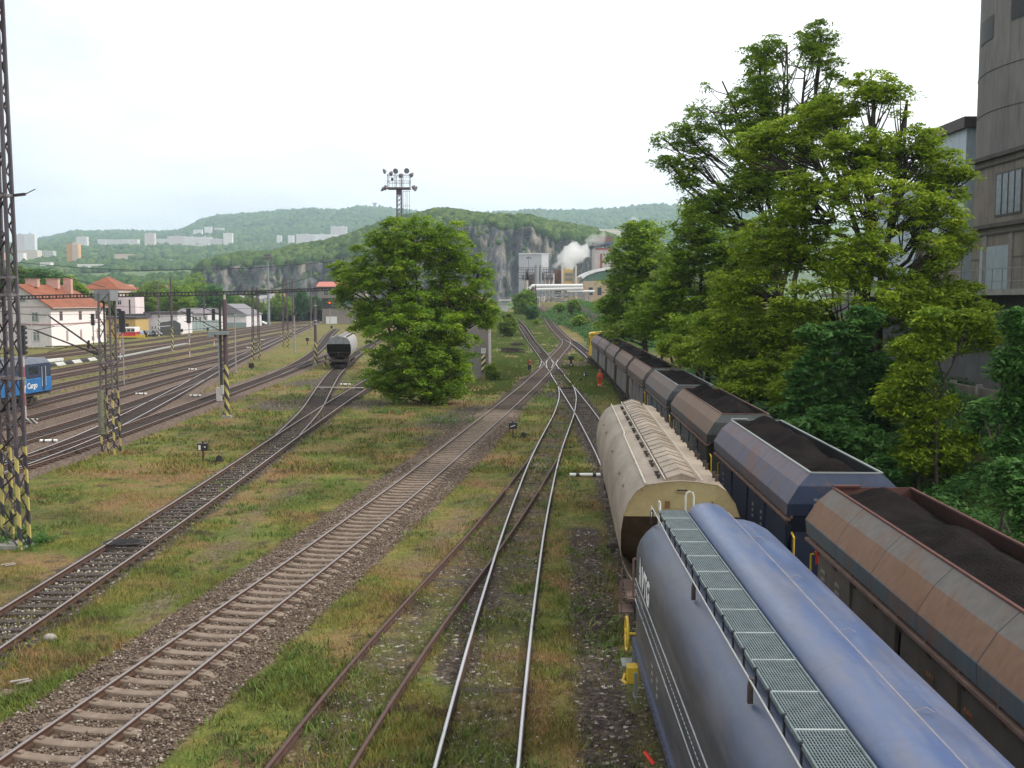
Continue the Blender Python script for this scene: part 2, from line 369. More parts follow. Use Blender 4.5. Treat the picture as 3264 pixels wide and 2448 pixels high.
def attrs_at(x,y):
    a=near('stone',x,y); fy=sm((y-62)/45); st=sm((2.5-.8*fy-a)/1.0)*(1-.75*fy)
    yd=max(sm((3.0-near('yard',x,y))/1.6),.95*sm((2.6-near('far',x,y))/1.3))
    dk=max(.85*sm((1.75-near('side',x,y))/.8),.55*sm((1.6-near('weed',x,y))/1.1),.8*sm((1.9-near('train',x,y))/.9),.85*fy*sm((2.3-a)/.8)*(1-sm((y-140)/30)))  # ground along the trains darkened for shade under the wagons and for cinders
    yd=max(yd,.85*sm((y-135)/30)*sm((2.2-a)/.9)); pth=near('path',x,y); yd=max(yd,(.40+.25*mn.noise((x*.5,y*.3,2)))*sm((1.6-pth)/1.4)); cn=near('cind',x,y); dk=max(dk,.85*sm((1.0-cn)/.7))
    for g,r in dirt:
        d=math.hypot(x-g.x,(y-g.y)*.55)
        if d<r*1.6: dk=max(dk,.7*sm((r*1.5-d)/r))
    if y>120: dk*=.8
    return st,yd,dk
def axis(segs):
    out=[]
    for a,b,s in segs: out+=list(np.arange(a,b,s))
    return np.array(out+[segs[-1][1]])
xs=axis([(-6000,-1000,1000),(-1000,-300,50),(-300,-120,6),(-120,-60,1.6),(-60,-25,.7),(-25,16,.33),(16,60,1.5),(60,300,12),(300,1000,100),(1000,6000,1000)])
ys=axis([(-60,0,12),(0,14,2),(14,60,.36),(60,120,.7),(120,220,1.6),(220,420,5),(420,1000,30),(1000,9000,1000)])
V=[];a1=[];a2=[];a3=[]
for y in ys:
    for x in xs:
        far=abs(x)>300 or y>700
        h=hgt(x,y) if not far else float(np.interp(y,RY,RZ))*sm((x+32)/22)
        if far: s_=(0,0,0)
        else: s_=attrs_at(x,y)
        if not far and y<260: h+=.05*mn.noise((x*.35,y*.35,0))*(1-max(s_)) - .02*s_[2]
        V.append((x,y,h-.015)); a1.append(s_[0]);a2.append(s_[1]);a3.append(s_[2])
nx,ny=len(xs),len(ys); I=np.arange(nx*ny).reshape(ny,nx)
F=np.stack([I[:-1,:-1].ravel(),I[:-1,1:].ravel(),I[1:,1:].ravel(),I[1:,:-1].ravel()],1)
def grass_tone(nt,v):
    nA=noi(nt,v,.09,4,.6,.5); nB=noi(nt,v,.45,5,.65,.3); nC=noi(nt,v,3.4,6,.78); 
    g=ramp(nt,nB,[(.3,(.085,.135,.026)),(.5,(.15,.165,.04)),(.7,(.25,.195,.065))]).outputs[0]
    v2=nt.nodes.new('ShaderNodeVectorMath'); v2.operation='ADD'; v2.inputs[1].default_value=(41,17,3); L(nt,v,v2.inputs[0])
    nD=noi(nt,v2.outputs[0],.23,5,.7,.6)
    g=mixc(nt,ramp(nt,nD,[(.46,(0,0,0)),(.62,(.85,.85,.85))]).outputs[0],g,(.25,.15,.085))
    g=mixc(nt,ramp(nt,nA,[(.54,(0,0,0)),(.64,(.7,.7,.7))]).outputs[0],g,(.06,.1,.02))
    v3=nt.nodes.new('ShaderNodeVectorMath'); v3.operation='ADD'; v3.inputs[1].default_value=(-13,71,9); L(nt,v,v3.inputs[0])
    nE=noi(nt,v3.outputs[0],.8,5,.7)
    g=mixc(nt,ramp(nt,nE,[(.55,(0,0,0)),(.64,(.8,.8,.8))]).outputs[0],g,(.07,.052,.036))
    return mixc(nt,.7,g,ramp(nt,nC,[(.3,(.42,.42,.42)),(.7,(1.25,1.2,1.1))]).outputs[0],'MULTIPLY')
m,nt,bs=nodes('yard_ground'); v=coords(nt,'World'); g=grass_tone(nt,v)
fine=noi(nt,v,11,4,.8); g=mixc(nt,.6,g,ramp(nt,fine,[(.3,(.5,.5,.5)),(.7,(1.3,1.3,1.3))]).outputs[0],'MULTIPLY')
vor=N(nt,'ShaderNodeTexVoronoi'); vor.inputs['Scale'].default_value=11; L(nt,v,vor.inputs['Vector'])
sc_=nt.nodes.new('ShaderNodeSeparateColor'); L(nt,vor.outputs['Color'],sc_.inputs[0])
stone=ramp(nt,sc_.outputs[0],[(0,(.07,.047,.034)),(.5,(.135,.095,.068)),(.85,(.20,.15,.115)),(1,(.32,.28,.23))]).outputs[0]
stone=mixc(nt,ramp(nt,noi(nt,v,.5,4),[(.4,(0,0,0)),(.65,(.6,.6,.6))]).outputs[0],stone,(.12,.085,.065))
yardc=ramp(nt,sc_.outputs[1],[(0,(.07,.048,.036)),(.6,(.13,.09,.068)),(1,(.22,.17,.14))]).outputs[0]
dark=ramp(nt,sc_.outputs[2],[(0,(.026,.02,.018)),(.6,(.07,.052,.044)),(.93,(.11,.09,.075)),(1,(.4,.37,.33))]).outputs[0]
def am(name,thr=.5,soft=.16,amp=.7):
    a=N(nt,'ShaderNodeAttribute'); a.attribute_name=name
    e=noi(nt,v,1.7,5,.75); s=mth(nt,'ADD',a.outputs['Fac'],mth(nt,'MULTIPLY',mth(nt,'SUBTRACT',e,.5),amp))
    return ramp(nt,s,[(thr-soft,(0,0,0)),(thr+soft,(1,1,1))]).outputs[0]
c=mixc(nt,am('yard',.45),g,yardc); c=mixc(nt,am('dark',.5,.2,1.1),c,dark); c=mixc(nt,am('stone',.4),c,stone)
L(nt,c,bs.inputs['Base Color']); bs.inputs['Roughness'].default_value=.95; bs.inputs['Specular IOR Level'].default_value=.15
hh=mth(nt,'MULTIPLY_ADD',vor.outputs['Distance'],-.6,fine); bump(nt,bs,hh,.8,.05)
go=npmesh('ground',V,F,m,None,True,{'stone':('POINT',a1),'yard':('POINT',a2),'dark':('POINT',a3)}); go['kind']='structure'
# ---------------------------------------------------------------- grass blades and weeds (nobody could count them)
gm,nt,bs=nodes('grass_blades'); v=coords(nt,'World'); g=grass_tone(nt,v); a=N(nt,'ShaderNodeAttribute'); a.attribute_name='tint'
g=mixc(nt,.9,g,ramp(nt,a.outputs['Fac'],[(0,(.55,.75,.5)),(.5,(1.1,1.15,1)),(1,(1.7,1.45,1.2))]).outputs[0],'MULTIPLY')
wd=N(nt,'ShaderNodeAttribute'); wd.attribute_name='weed'; g=mixc(nt,wd.outputs['Fac'],g,(.10,.165,.04))
L(nt,g,bs.inputs['Base Color']); bs.inputs['Roughness'].default_value=.7; bs.inputs['Specular IOR Level'].default_value=.2
def blades(n,ymin,ymax,hb,wb,seed):
    rg=np.random.default_rng(seed); out=[]
    Yb=ymin*(ymax/ymin)**rg.random(n*3); Xb=(rg.random(n*3)*1.06-.53)*(Yb+2)
    cnt=0; V=[];F=[];T=[];W=[]
    for x,y in zip(Xb,Yb):
        if x>11.5+.02*y and y<100: pass
        s_=attrs_at(x,y)
        if s_[0]>.55 or s_[1]>.5: continue
        dn=mn.noise((x*.45+3,y*.45,1.7))
        if s_[2]>.45 and rg.random()<s_[2]*.93: continue
        if near('weed',x,y)<.8 and False: continue
        if dn<-.12 and rg.random()<.75: continue
        h=hgt(x,y); tall=1.0+max(0,dn)*1.6; hh=hb*rg.uniform(.4,1.3)*tall; ww=wb*rg.uniform(.6,1.4)
        an=rg.uniform(0,6.28); dx,dy=math.cos(an)*ww,math.sin(an)*ww; lx,ly=rg.normal(0,hh*.5,2)
        b=len(V); V+= [(x-dx,y-dy,h-.02),(x+dx,y+dy,h-.02),(x+lx,y+ly,h+hh)]; F.append((b,b+1,b+2)); t=rg.random(); T+=[t,t,t]; W+=[0,0,0]
        cnt+=1
        if cnt>=n: break
    return V,F,T,W
V,F,T,W=blades(210000,14.5,60,.085,.010,5)
V2,F2,T2,W2=blades(60000,50,150,.16,.035,6); b=len(V); V+=V2; F+=[(x+b,y+b,z+b) for x,y,z in F2]; T+=T2; W+=W2
rg=np.random.default_rng(9); cl=0
while cl<900:    # taller green weeds in loose clumps
    y=15*(9)**rg.random(); x=(rg.random()*1.06-.56)*y
    s_=attrs_at(x,y)
    if s_[0]>.35 or s_[1]>.35 or (x>2 and y<24) or near('train',x,y)<1.4: continue
    if mn.noise((x*.16+8,y*.16,4))<.02: continue
    cl+=1; rad=rg.uniform(.12,.55); wd_=rg.uniform(.35,.95)
    for k_ in range(int(60*rad)+10):
        px,py=x+rg.normal(0,rad*.6),y+rg.normal(0,rad*.6); h=hgt(px,py); hh=rg.uniform(.05,.2); an=rg.uniform(0,6.28); ww=.016+.0003*y
        dx,dy=math.cos(an)*ww,math.sin(an)*ww; lx,ly=rg.normal(0,.08,2); b=len(V)
        V+=[(px-dx,py-dy,h-.02),(px+dx,py+dy,h-.02),(px+lx,py+ly,h+hh)]; F.append((b,b+1,b+2)); t=rg.random(); T+=[t]*3; W+=[wd_]*3
for i in range(2600):
    y=rg.uniform(92,330); x=float(np.interp(y,[92,230],[-9,-8]))+rg.random()*19
    s_=attrs_at(x,y)
    if max(s_)>.4: continue
    for k_ in range(16):
        px,py=x+rg.normal(0,.5),y+rg.normal(0,.7); h=hgt(px,py); b=len(V); V+=[(px-.1,py,h-.02),(px+.1,py,h-.02),(px+rg.normal(0,.08),py,h+rg.uniform(.1,.4))]; F.append((b,b+1,b+2)); t=rg.random(); T+=[t]*3; W+=[.75]*3
o=npmesh('grass',V,F,gm,None,False,{'tint':('POINT',T),'weed':('POINT',W)}); tag(o,'short mixed green and straw coloured grass with weeds between the tracks','grass',kind='stuff')
# ---------------------------------------------------------------- loose stones
def stones(n,key,half,ymin,ymax,smin,smax,m,name,label,seed,prob=1):
    rg=np.random.default_rng(seed); A=TR[key]; A=A[(A[:,1]>ymin)&(A[:,1]<ymax)&(np.abs(A[:,0])<A[:,1]*.56+2)]; Nn,T=normals(A)
    wt=1/(A[:,1]**1.2); wt/=wt.sum(); ii=rg.choice(len(A),n,p=wt)
    off=rg.uniform(-half,half,n); al=rg.uniform(-.6,.6,n); P=A[ii]+Nn[ii]*off[:,None]+T[ii]*al[:,None]
    base=np.array([(1,0,0),(-1,0,0),(0,1,0),(0,-1,0),(0,0,1),(0,0,-1)],dtype=float); tri=np.array([(0,2,4),(2,1,4),(1,3,4),(3,0,4),(2,0,5),(1,2,5),(3,1,5),(0,3,5)])
    s=rg.uniform(smin,smax,n)[:,None,None]*rg.uniform(.6,1.3,(n,6,1))*np.array([1,1,.7]); an=rg.uniform(0,6.28,n); c,sn=np.cos(an),np.sin(an)
    Vv=base[None]*s; Vr=np.stack([Vv[...,0]*c[:,None]-Vv[...,1]*sn[:,None],Vv[...,0]*sn[:,None]+Vv[...,1]*c[:,None],Vv[...,2]],2)
    z=np.array([hgt(p[0],p[1]) for p in P])+rg.uniform(-.01,.03,n); z[np.abs(np.abs(off)-.7535)<.08]-=.05; z+=np.where((np.abs(off)>.98)&(np.abs(off)<1.7),.05,0)*(key=='A'); z-=np.where(np.abs(np.abs(off)-.7535)<.2,.025,0)*(key=='A')
    Vr+=np.stack([P[:,0],P[:,1],z],1)[:,None,:]; Ff=(tri[None]+np.arange(n)[:,None,None]*6).reshape(-1,3)
    o=npmesh(name,Vr.reshape(-1,3),Ff,m,None,False,{'tint':('FACE',np.repeat(rg.random(n),8))}); tag(o,label,'stones',kind='stuff')
def stone_mat(name,st):
    m,nt,bs=nodes(name); a=N(nt,'ShaderNodeAttribute'); a.attribute_name='tint'; L(nt,ramp(nt,a.outputs['Fac'],st).outputs[0],bs.inputs['Base Color']); bs.inputs['Roughness'].default_value=.95; return m
stones(31000,'A',2.05,14,75,.022,.05,stone_mat('ballast_stone',[(0,(.065,.043,.032)),(.5,(.13,.092,.068)),(.9,(.21,.16,.122)),(1,(.38,.34,.29))]),'ballast','grey brown ballast stones along the concrete sleeper track',21)
stones(5500,'H',.68,18,75,.02,.045,stone_mat('white_stone',[(0,(.07,.055,.045)),(.4,(.17,.14,.115)),(.8,(.36,.32,.27)),(1,(.62,.58,.52))]),'ballast','pale broken stones between black sleepers',22)
stones(2600,'C',3.4,14,60,.012,.03,stone_mat('scattered_stone',[(0,(.1,.08,.07)),(.6,(.22,.2,.17)),(1,(.6,.57,.53))]),'gravel','scattered small stones in the weeds around the shiny rails',23)
stones(3800,'E',3.0,14,45,.012,.03,stone_mat('cinder',[(0,(.05,.04,.035)),(.6,(.12,.1,.09)),(.93,(.2,.18,.16)),(1,(.6,.57,.53))]),'gravel','dark gravel beside the hopper wagons',24)
# ================================================================ rolling stock
M_BLK=mat('undergear_black',(.03,.027,.025),(.06,.048,.04),3,.8,rust=(.1,.055,.035),rs=4,rlo=.5,rhi=.75)
M_BRN=mat('rusty_brown_beam',(.12,.075,.06),(.17,.11,.085),3,.85)
M_WHEEL=mat('wheel_steel',(.07,.05,.04),(.11,.08,.06),5,.6,metal=.4)
M_YEL=mat('yellow_paint',(.62,.42,.03),(.5,.33,.03),5,.5,rust=(.12,.06,.03),rs=6,rlo=.62)
M_WHITE=mat('white_lettering',(.75,.75,.73),(.6,.6,.6),8,.6)
M_DIRTYW=mat('faded_lettering',(.42,.42,.4),(.2,.2,.2),12,.8)
M_RUSTL=mat('rust_stained_lettering',(.42,.15,.06),(.25,.1,.05),12,.8)
M_RED=mat('red_paint',(.45,.03,.02),(.35,.03,.02),6,.5)
M_GALV=mat('galvanised_steel',(.30,.33,.33),(.22,.25,.25),8,.45,metal=.5)
def bogie(parent,y,m=None):
    b=MB()
    for s in (-1,1):
        b.prism([(y-1.45,.42),(y-1.2,.78),(y-.35,.85),(y-.2,.42),(y+.2,.42),(y+.35,.85),(y+1.2,.78),(y+1.45,.42),(y+1.2,.38),(y+.5,.3),(y-.5,.3),(y-1.2,.38)],s*1.05-.06,s*1.05+.06,'x')
        for a in (-.9,.9): b.box(s*1.05-.15,s*1.05+.15,y+a-.14,y+a+.14,.5,.78)
    b.box(-1.0,1.0,y-.2,y+.2,.55,.85); o=b.build('bogie',M_BLK,parent)
    for a in (-.9,.9):
        w_=MB()
        w_.tube([(-.75,y+a,.64),(.75,y+a,.64)],.08,8)
        for s in (-1,1): w_.tube([(s*.69,y+a,.64),(s*.82,y+a,.64)],.46,20)
        w_.build('wheelset',M_WHEEL,o)
    return o
def buffers(parent,yend,d):
    for s in (-1,1):
        b=MB(); b.tube([(s*.875,yend,1.24),(s*.875,yend+d*.42,1.24)],.09,10); b.tube([(s*.875,yend+d*.42,1.24),(s*.875,yend+d*.47,1.24)],.22,16); b.build('buffer',M_BLK,parent)
def coalmat(key,top,mid,low,rust=(.25,.12,.06),edge=(3.86,3.42)):
    m,nt,bs=nodes('wagon_paint_'+key); v=coords(nt); s=nt.nodes.new('ShaderNodeSeparateXYZ'); L(nt,v,s.inputs[0])
    f1=mth(nt,'GREATER_THAN',s.outputs[2],edge[0]); f2=mth(nt,'GREATER_THAN',s.outputs[2],edge[1])
    nA=noi(nt,v,1.1,6,.65); nB=noi(nt,coords(nt,'Object',(3,3,.5)),2.2,5); 
    c=mixc(nt,f2,low,mid); c=mixc(nt,f1,c,top)
    c=mixc(nt,ramp(nt,nA,[(.48,(0,0,0)),(.7,(.75,.75,.75))]).outputs[0],c,rust)
    c=mixc(nt,.5,c,ramp(nt,nB,[(.3,(.6,.6,.6)),(.7,(1.15,1.15,1.15))]).outputs[0],'MULTIPLY')
    yy=mth(nt,'ABSOLUTE',mth(nt,'SUBTRACT',mth(nt,'FRACT',mth(nt,'MULTIPLY',s.outputs[1],.42)),.5))
    seam=mth(nt,'LESS_THAN',yy,.006); c=mixc(nt,seam,c,(.05,.04,.04))
    c=mixc(nt,1.0,c,(.62,.60,.60),'MULTIPLY'); L(nt,c,bs.inputs['Base Color']); bs.inputs['Roughness'].default_value=.62; bs.inputs['Specular IOR Level'].default_value=.3
    bump(nt,bs,noi(nt,v,.9,2),.25,.04); return m
M_COAL=None
m,nt,bs=nodes('coal'); v=coords(nt,'World'); vo=N(nt,'ShaderNodeTexVoronoi'); vo.inputs['Scale'].default_value=26; L(nt,v,vo.inputs['Vector'])
n_=noi(nt,v,1.2,5); L(nt,mixc(nt,.6,ramp(nt,n_,[(.3,(.007,.0058,.0058)),(.7,(.019,.0155,.0155))]).outputs[0],ramp(nt,noi(nt,v,25,3),[(.3,(.4,.4,.4)),(.7,(1.6,1.5,1.5))]).outputs[0],'MULTIPLY'),bs.inputs['Base Color'])
bs.inputs['Roughness'].default_value=1; bs.inputs['Specular IOR Level'].default_value=.05; bump(nt,bs,vo.outputs['Distance'],.7,.03); M_COAL=m
def coal_wagon(key,label,p0,p1,um,lm,inner,seed,detail=True,rimc=None,open_end=.25):
    """self-discharging coal hopper between path points p0 (near) and p1 (far)"""
    p0,p1=Vector((p0[0],p0[1],0)),Vector((p1[0],p1[1],0)); d=p1-p0; Ln=d.length; c=(p0+p1)/2
    t=thing('coal_wagon',label,'coal wagon',c,math.atan2(d.y,d.x)-math.pi/2,'coal hopper wagons of the long train'); h=Ln/2
    pro=[(.90,4.18),(1.22,3.86),(1.50,3.40),(1.49,3.08)]
    b=MB()   # flared upper shell, open on top
    e=[(h-.16,4.18),(h-.02,3.86),(h,3.4),(h-.1,3.08)]
    for s in (-1,1):
        vs=[]
        for (x,z),(ye,_) in zip(pro,e): vs+=[(s*x,-ye,z),(s*x,ye,z)]
        b.add(vs,[(0,1,3,2),(2,3,5,4),(4,5,7,6)])
    b.build('hopper_shell',um,t)
    for s in (-1,1):   # end walls
        b=MB(); vs=[]
        for (x,z),(ye,_) in zip(pro,e): vs+=[(-x,s*ye,z),(x,s*ye,z)]
        b.add(vs,[(0,1,3,2),(2,3,5,4),(4,5,7,6)]); b.build('end_wall',lm,t)
    b=MB()   # inner lining and floor
    iv=[]
    for z,x,y in ((4.17,.86,h-.2),(3.5,1.15,h-.5)): iv+=[(-x,-y,z),(x,-y,z),(x,y,z),(-x,y,z)]
    b.add(iv,[(0,1,5,4),(1,2,6,5),(2,3,7,6),(3,0,4,7)]); b.build('hopper_lining',inner,t)
    b=MB(); 
    for s in (-1,1): b.box(s*.9-.03,s*.9+.03,-h+.14,h-.14,4.17,4.205)
    for s in (-1,1): b.box(-.9,.9,s*(h-.17)-.025,s*(h-.17)+.025,4.165,4.2)
    b.box(-.9,-.3,h-.24,h-.1,4.21,4.25)
    b.build('rim',rimc or M_BRN,t)
    for s in (-1,1):   # ledge with brackets, door walls below
        b=MB(); b.box(s*1.46-.07,s*1.46+.07,-h+.1,h-.1,2.94,3.0); b.box(s*1.36-.03,s*1.36+.03,-h+.1,h-.1,3.0,3.09)
        k=-h+.5
        while k<h-.3: b.prism([(s*1.37,2.94),(s*1.5,2.94),(s*1.37,2.72)],k-.03,k+.03); b.box(s*1.40-.06,s*1.40+.07,k-.035,k+.035,3.0,3.1); k+=1.35
        b.build('ledge',M_BRN,t)
        for q_ in (-1,1):
            b=MB(); y0,y1=sorted((q_*.16,q_*(h-.75)))
            b.add([(s*1.36,y0,2.88),(s*1.36,y1,2.88),(s*1.42,y1,1.25),(s*1.42,y0,1.25),(s*1.28,y0,2.88),(s*1.28,y1,2.88),(s*1.34,y1,1.25),(s*1.34,y0,1.25)],[(0,1,2,3),(4,7,6,5),(0,3,7,4),(1,5,6,2),(0,4,5,1),(3,2,6,7)])
            if detail:
                ym=(y0+y1)/2; b.box(s*1.40-.03,s*1.40+.04,ym-.03,ym+.03,1.25,2.86)
            b.build('discharge_door',lm,t)
    for s in (-1,1):   # sloping end sheets
        b=MB()
        b.add([(-1.3,s*(h-.1),3.06),(1.3,s*(h-.1),3.06),(1.28,s*(h-1.5),1.35),(-1.28,s*(h-1.5),1.35)],[(0,1,2,3)])
        b.add([(-1.36,s*(h-.76),2.88),(-1.28,s*(h-.1),3.06),(-1.28,s*(h-1.5),1.35)],[(0,1,2)]); b.add([(1.36,s*(h-.76),2.88),(1.28,s*(h-.1),3.06),(1.28,s*(h-1.5),1.35)],[(0,1,2)])
        b.box(-1.25,1.25,s*(h-.55)-.05,s*(h-.55)+.05,1.2,3.0)
        b.build('end_sheet',lm,t)
    b=MB(); b.box(-1.35,1.35,-h-.12,h+.12,1.0,1.22); b.box(-.6,.6,-h+1.6,h-1.6,.6,1.3); b.build('underframe',M_BLK,t)
    for s in (-1,1):
        bogie(t,s*(h-2.3)); buffers(t,s*(h+.12),s)
        for x in (-1.33,1.33):
            b=MB(); b.tube([(x,s*(h+.05),1.25),(x,s*(h+.05),2.55),(x,s*(h-.2),2.62)],.028,6); b.build('handrail',M_YEL if detail else M_BLK,t)
    # coal heap, a thing of its own
    rg=random.Random(seed); hw,hl=1.04,h-.36; nx_,ny_=15,int(Ln*5); V=[];F=[]
    hum=[(rg.uniform(-.9,.9)+hl*2*(i+.5)/4-hl, rg.uniform(-.15,.15), rg.uniform(.28,.5)) for i in range(4)]
    for j in range(ny_+1):
        y=-hl+2*hl*j/ny_
        for i in range(nx_+1):
            x=-hw+2*hw*i/nx_; z=3.93-.12*x+.03*rg.random()
            z+=max([a*math.exp(-((y-yy)/1.15)**2-((x-xx)/.75)**2) for yy,xx,a in hum]) + .1*(1-abs(x)/hw)
            z+=.06*mn.noise((x*2.2+seed,y*2.2,0)); ed=min(1,(hl-abs(y))/.35+.15); z=3.5+(z-3.5)*ed
            V.append((x*(.86+.05*(4.1-z)),y,z))
    for j in range(ny_):
        for i in range(nx_): a=j*(nx_+1)+i; F.append((a,a+1,a+nx_+2,a+nx_+1))
    o=npmesh('coal_load',V,F,M_COAL,None,True); o.location=t.location; o.rotation_euler=t.rotation_euler
    return t,o,h
FP=smooth_path([Vector((x,y,0)) for x,y in fX],.1,5)
fd=np.concatenate([[0],np.cumsum(np.linalg.norm(np.diff(FP,axis=0),axis=1))])
def onF(y_): i=int(np.argmin(abs(FP[:,1]-y_))); return FP[i]
specs=[
 ('a','nearest coal wagon, with orange brown and grey dusty panels and rusty red rim',-.0+11.6,23.7,((.20,.185,.165),(.27,.155,.095),(.115,.15,.17)),(.115,.10,.085),(.06,.022,.016),mat('rim_red',(.11,.042,.032),(.075,.03,.025),5,.8)),
 ('b','second nearest coal wagon, painted dark blue with a pale grey rim',25.5,37.3,((.19,.17,.215),(.14,.15,.215),(.115,.13,.18)),(.03,.045,.09),(.025,.03,.03),mat('rim_grey',(.27,.30,.29),(.25,.27,.27),5,.6)),
 ('c','third coal wagon, with an orange brown flared side and dark grey doors',39.0,50.8,((.24,.155,.105),(.21,.145,.105),(.10,.115,.12)),(.06,.07,.07),(.045,.025,.02),None),
 ('d','fourth coal wagon, with a grey brown flared side',52.6,64.4,((.19,.145,.125),(.16,.135,.13),(.10,.12,.14)),(.065,.075,.085),(.06,.05,.05),mat('rim_grey',(.33,.36,.35))),
 ('e','fifth coal wagon, with a rusty tan side, level with the orange dressed worker',66.2,78.0,((.25,.165,.12),(.22,.15,.115),(.13,.125,.12)),(.12,.11,.11),(.07,.05,.05),None),
 ('f','sixth coal wagon, dull red brown side',79.8,91.6,((.24,.15,.115),(.2,.14,.115),(.15,.13,.125)),(.13,.12,.12),(.07,.05,.05),None),
 ('g','seventh coal wagon, small in the distance, third from the yellow engine',93.4,105.2,((.21,.15,.125),(.18,.14,.125),(.15,.14,.135)),(.15,.135,.13),(.07,.05,.05),None),
 ('h','eighth coal wagon, second from the yellow engine',107,118.8,((.2,.145,.13),(.18,.14,.13),(.15,.14,.14)),(.15,.14,.14),(.07,.05,.05),None),
 ('i','farthest coal wagon, coupled to the yellow engine',120.6,132.2,((.19,.15,.145),(.17,.145,.14),(.14,.14,.145)),(.14,.14,.15),(.07,.05,.05),None)]
CW=[]
for i,(k_,lb,y0,y1,cols,low,inn,rimm) in enumerate(specs):
    p0,p1=onF(y0),onF(y1)
    t,o,h=coal_wagon(k_,lb,p0,p1,coalmat(k_,*cols),mat('door_paint_'+k_,low,tuple(x*.7 for x in low),2,.6,stretch=(1,1,.3),rust=(.14,.08,.05),rs=2.2,rlo=.55,rhi=.8),mat('lining_'+k_,inn,None,3,.9),31+i,i<5,rimm)
    o['label']=['black coal heaped in the nearest wagon with the reddish rim','black coal heap in the dark blue wagon','black coal heap in the orange brown third wagon','black coal filling the grey brown fourth wagon','black coal in the rusty tan fifth wagon','black coal in the dull red brown sixth wagon','black coal in the seventh wagon, far down the train','black coal in the eighth wagon, second from the yellow engine','black coal in the farthest wagon beside the yellow engine'][i]
    o['category']='coal heap'; o['group']='coal loads in the wagons'; CW.append((t,h))
def side_text(s,size,m,parent,x,y,z,tilt=0,**k):
    o=text_obj(s,size,m,parent,**k)   # reads from far to near on the left-hand side
    o.matrix_basis=Matrix.Translation((x,y,z))@Matrix.Rotation(R(-90),4,'Z')@Matrix.Rotation(R(90)-tilt,4,'X'); return o
t,h=CW[0]; tl=math.atan2(1.5-1.22,3.86-3.40)
side_text('//Rail',.34,M_RUSTL,t,-1.315,h-.75,3.78-.1,tl); side_text('----  --',.2,M_RUSTL,t,-1.44,h-.85,3.5,tl)
for yy in (h-1.2,h-2.3,-1.5,-3.0):
    for zz in range(4): side_text('III II II',.13,M_RUSTL if yy<0 else M_DIRTYW,t,-1.425,yy,2.45-zz*.17)
t,h=CW[1]; side_text('// Rail',.3,M_DIRTYW,t,-1.335,h-.5,3.66,tl)
for yy in (h-1.6,-1.0,-2.2):
    for zz in range(3): side_text('III II',.13,M_DIRTYW,t,-1.425,yy,2.4-zz*.18)
def end_text(s,size,m,parent,x,y,z):
    o=text_obj(s,size,m,parent); o.matrix_basis=Matrix.Translation((x,y,z))@Matrix.Rotation(R(90),4,'X'); return o
for i,(s_,x) in enumerate((('IIIIII',-.45),('IIII IIIII IIII',-.85),('III IIIIIIII III',-.85),('IIIII III',-.6))): end_text(s_,.11,M_DIRTYW,t,x,-h-.02,3.62-.14*i)
b=MB(); b.tube([(-.75,-h-.15,1.9),(-.75,-h-.15,2.15)],.05,8); b.box(-.82,-.68,-h-.2,-h-.1,2.15,2.22); b.build('tail_marker',M_RED,t)
t,h=CW[2]
for yy in (h-1.6,-2.6):
    for zz in range(4): side_text('III',.18,M_DIRTYW,t,-1.425,yy,2.5-zz*.22)
# ---------------------------------------------------------------- yellow shunting engine beyond the train
p0,p1=onF(134.2),onF(145); c=(Vector((*p0,0))+Vector((*p1,0)))/2
t=thing('shunting_locomotive','yellow and brown shunting engine at the far end of the coal train','locomotive',c,math.atan2(p1[1]-p0[1],p1[0]-p0[0])-math.pi/2)
b=MB(); b.box(-1.45,1.45,-4.8,-2.4,1.3,4.1); b.prism([(-1.55,4.1),(-1.4,4.35),(0,4.5),(1.4,4.35),(1.55,4.1)],-5.0,-2.2); b.build('cab',M_YEL,t,bevel=.03)
b=MB(); b.box(-.95,.95,-2.4,5.0,1.3,3.4); b.build('bonnet',M_YEL,t,bevel=.08)
b=MB(); b.box(-1.5,1.5,-5.2,5.2,1.0,1.3); b.build('underframe',M_BRN,t)
for x in (-1.0,.35): 
    b=MB(); b.box(x,x+.7,-4.84,-4.78,2.7,3.6); b.build('window',mat('dark_glass',(.03,.04,.05),(.02,.03,.03),2,.15),t)
b=MB(); b.box(-1.48,-1.44,-4.4,-2.8,2.7,3.6); b.build('window',MC['dark_glass'],t)
bogie(t,-3.2); bogie(t,3.2); buffers(t,-5.2,-1); buffers(t,5.2,1)
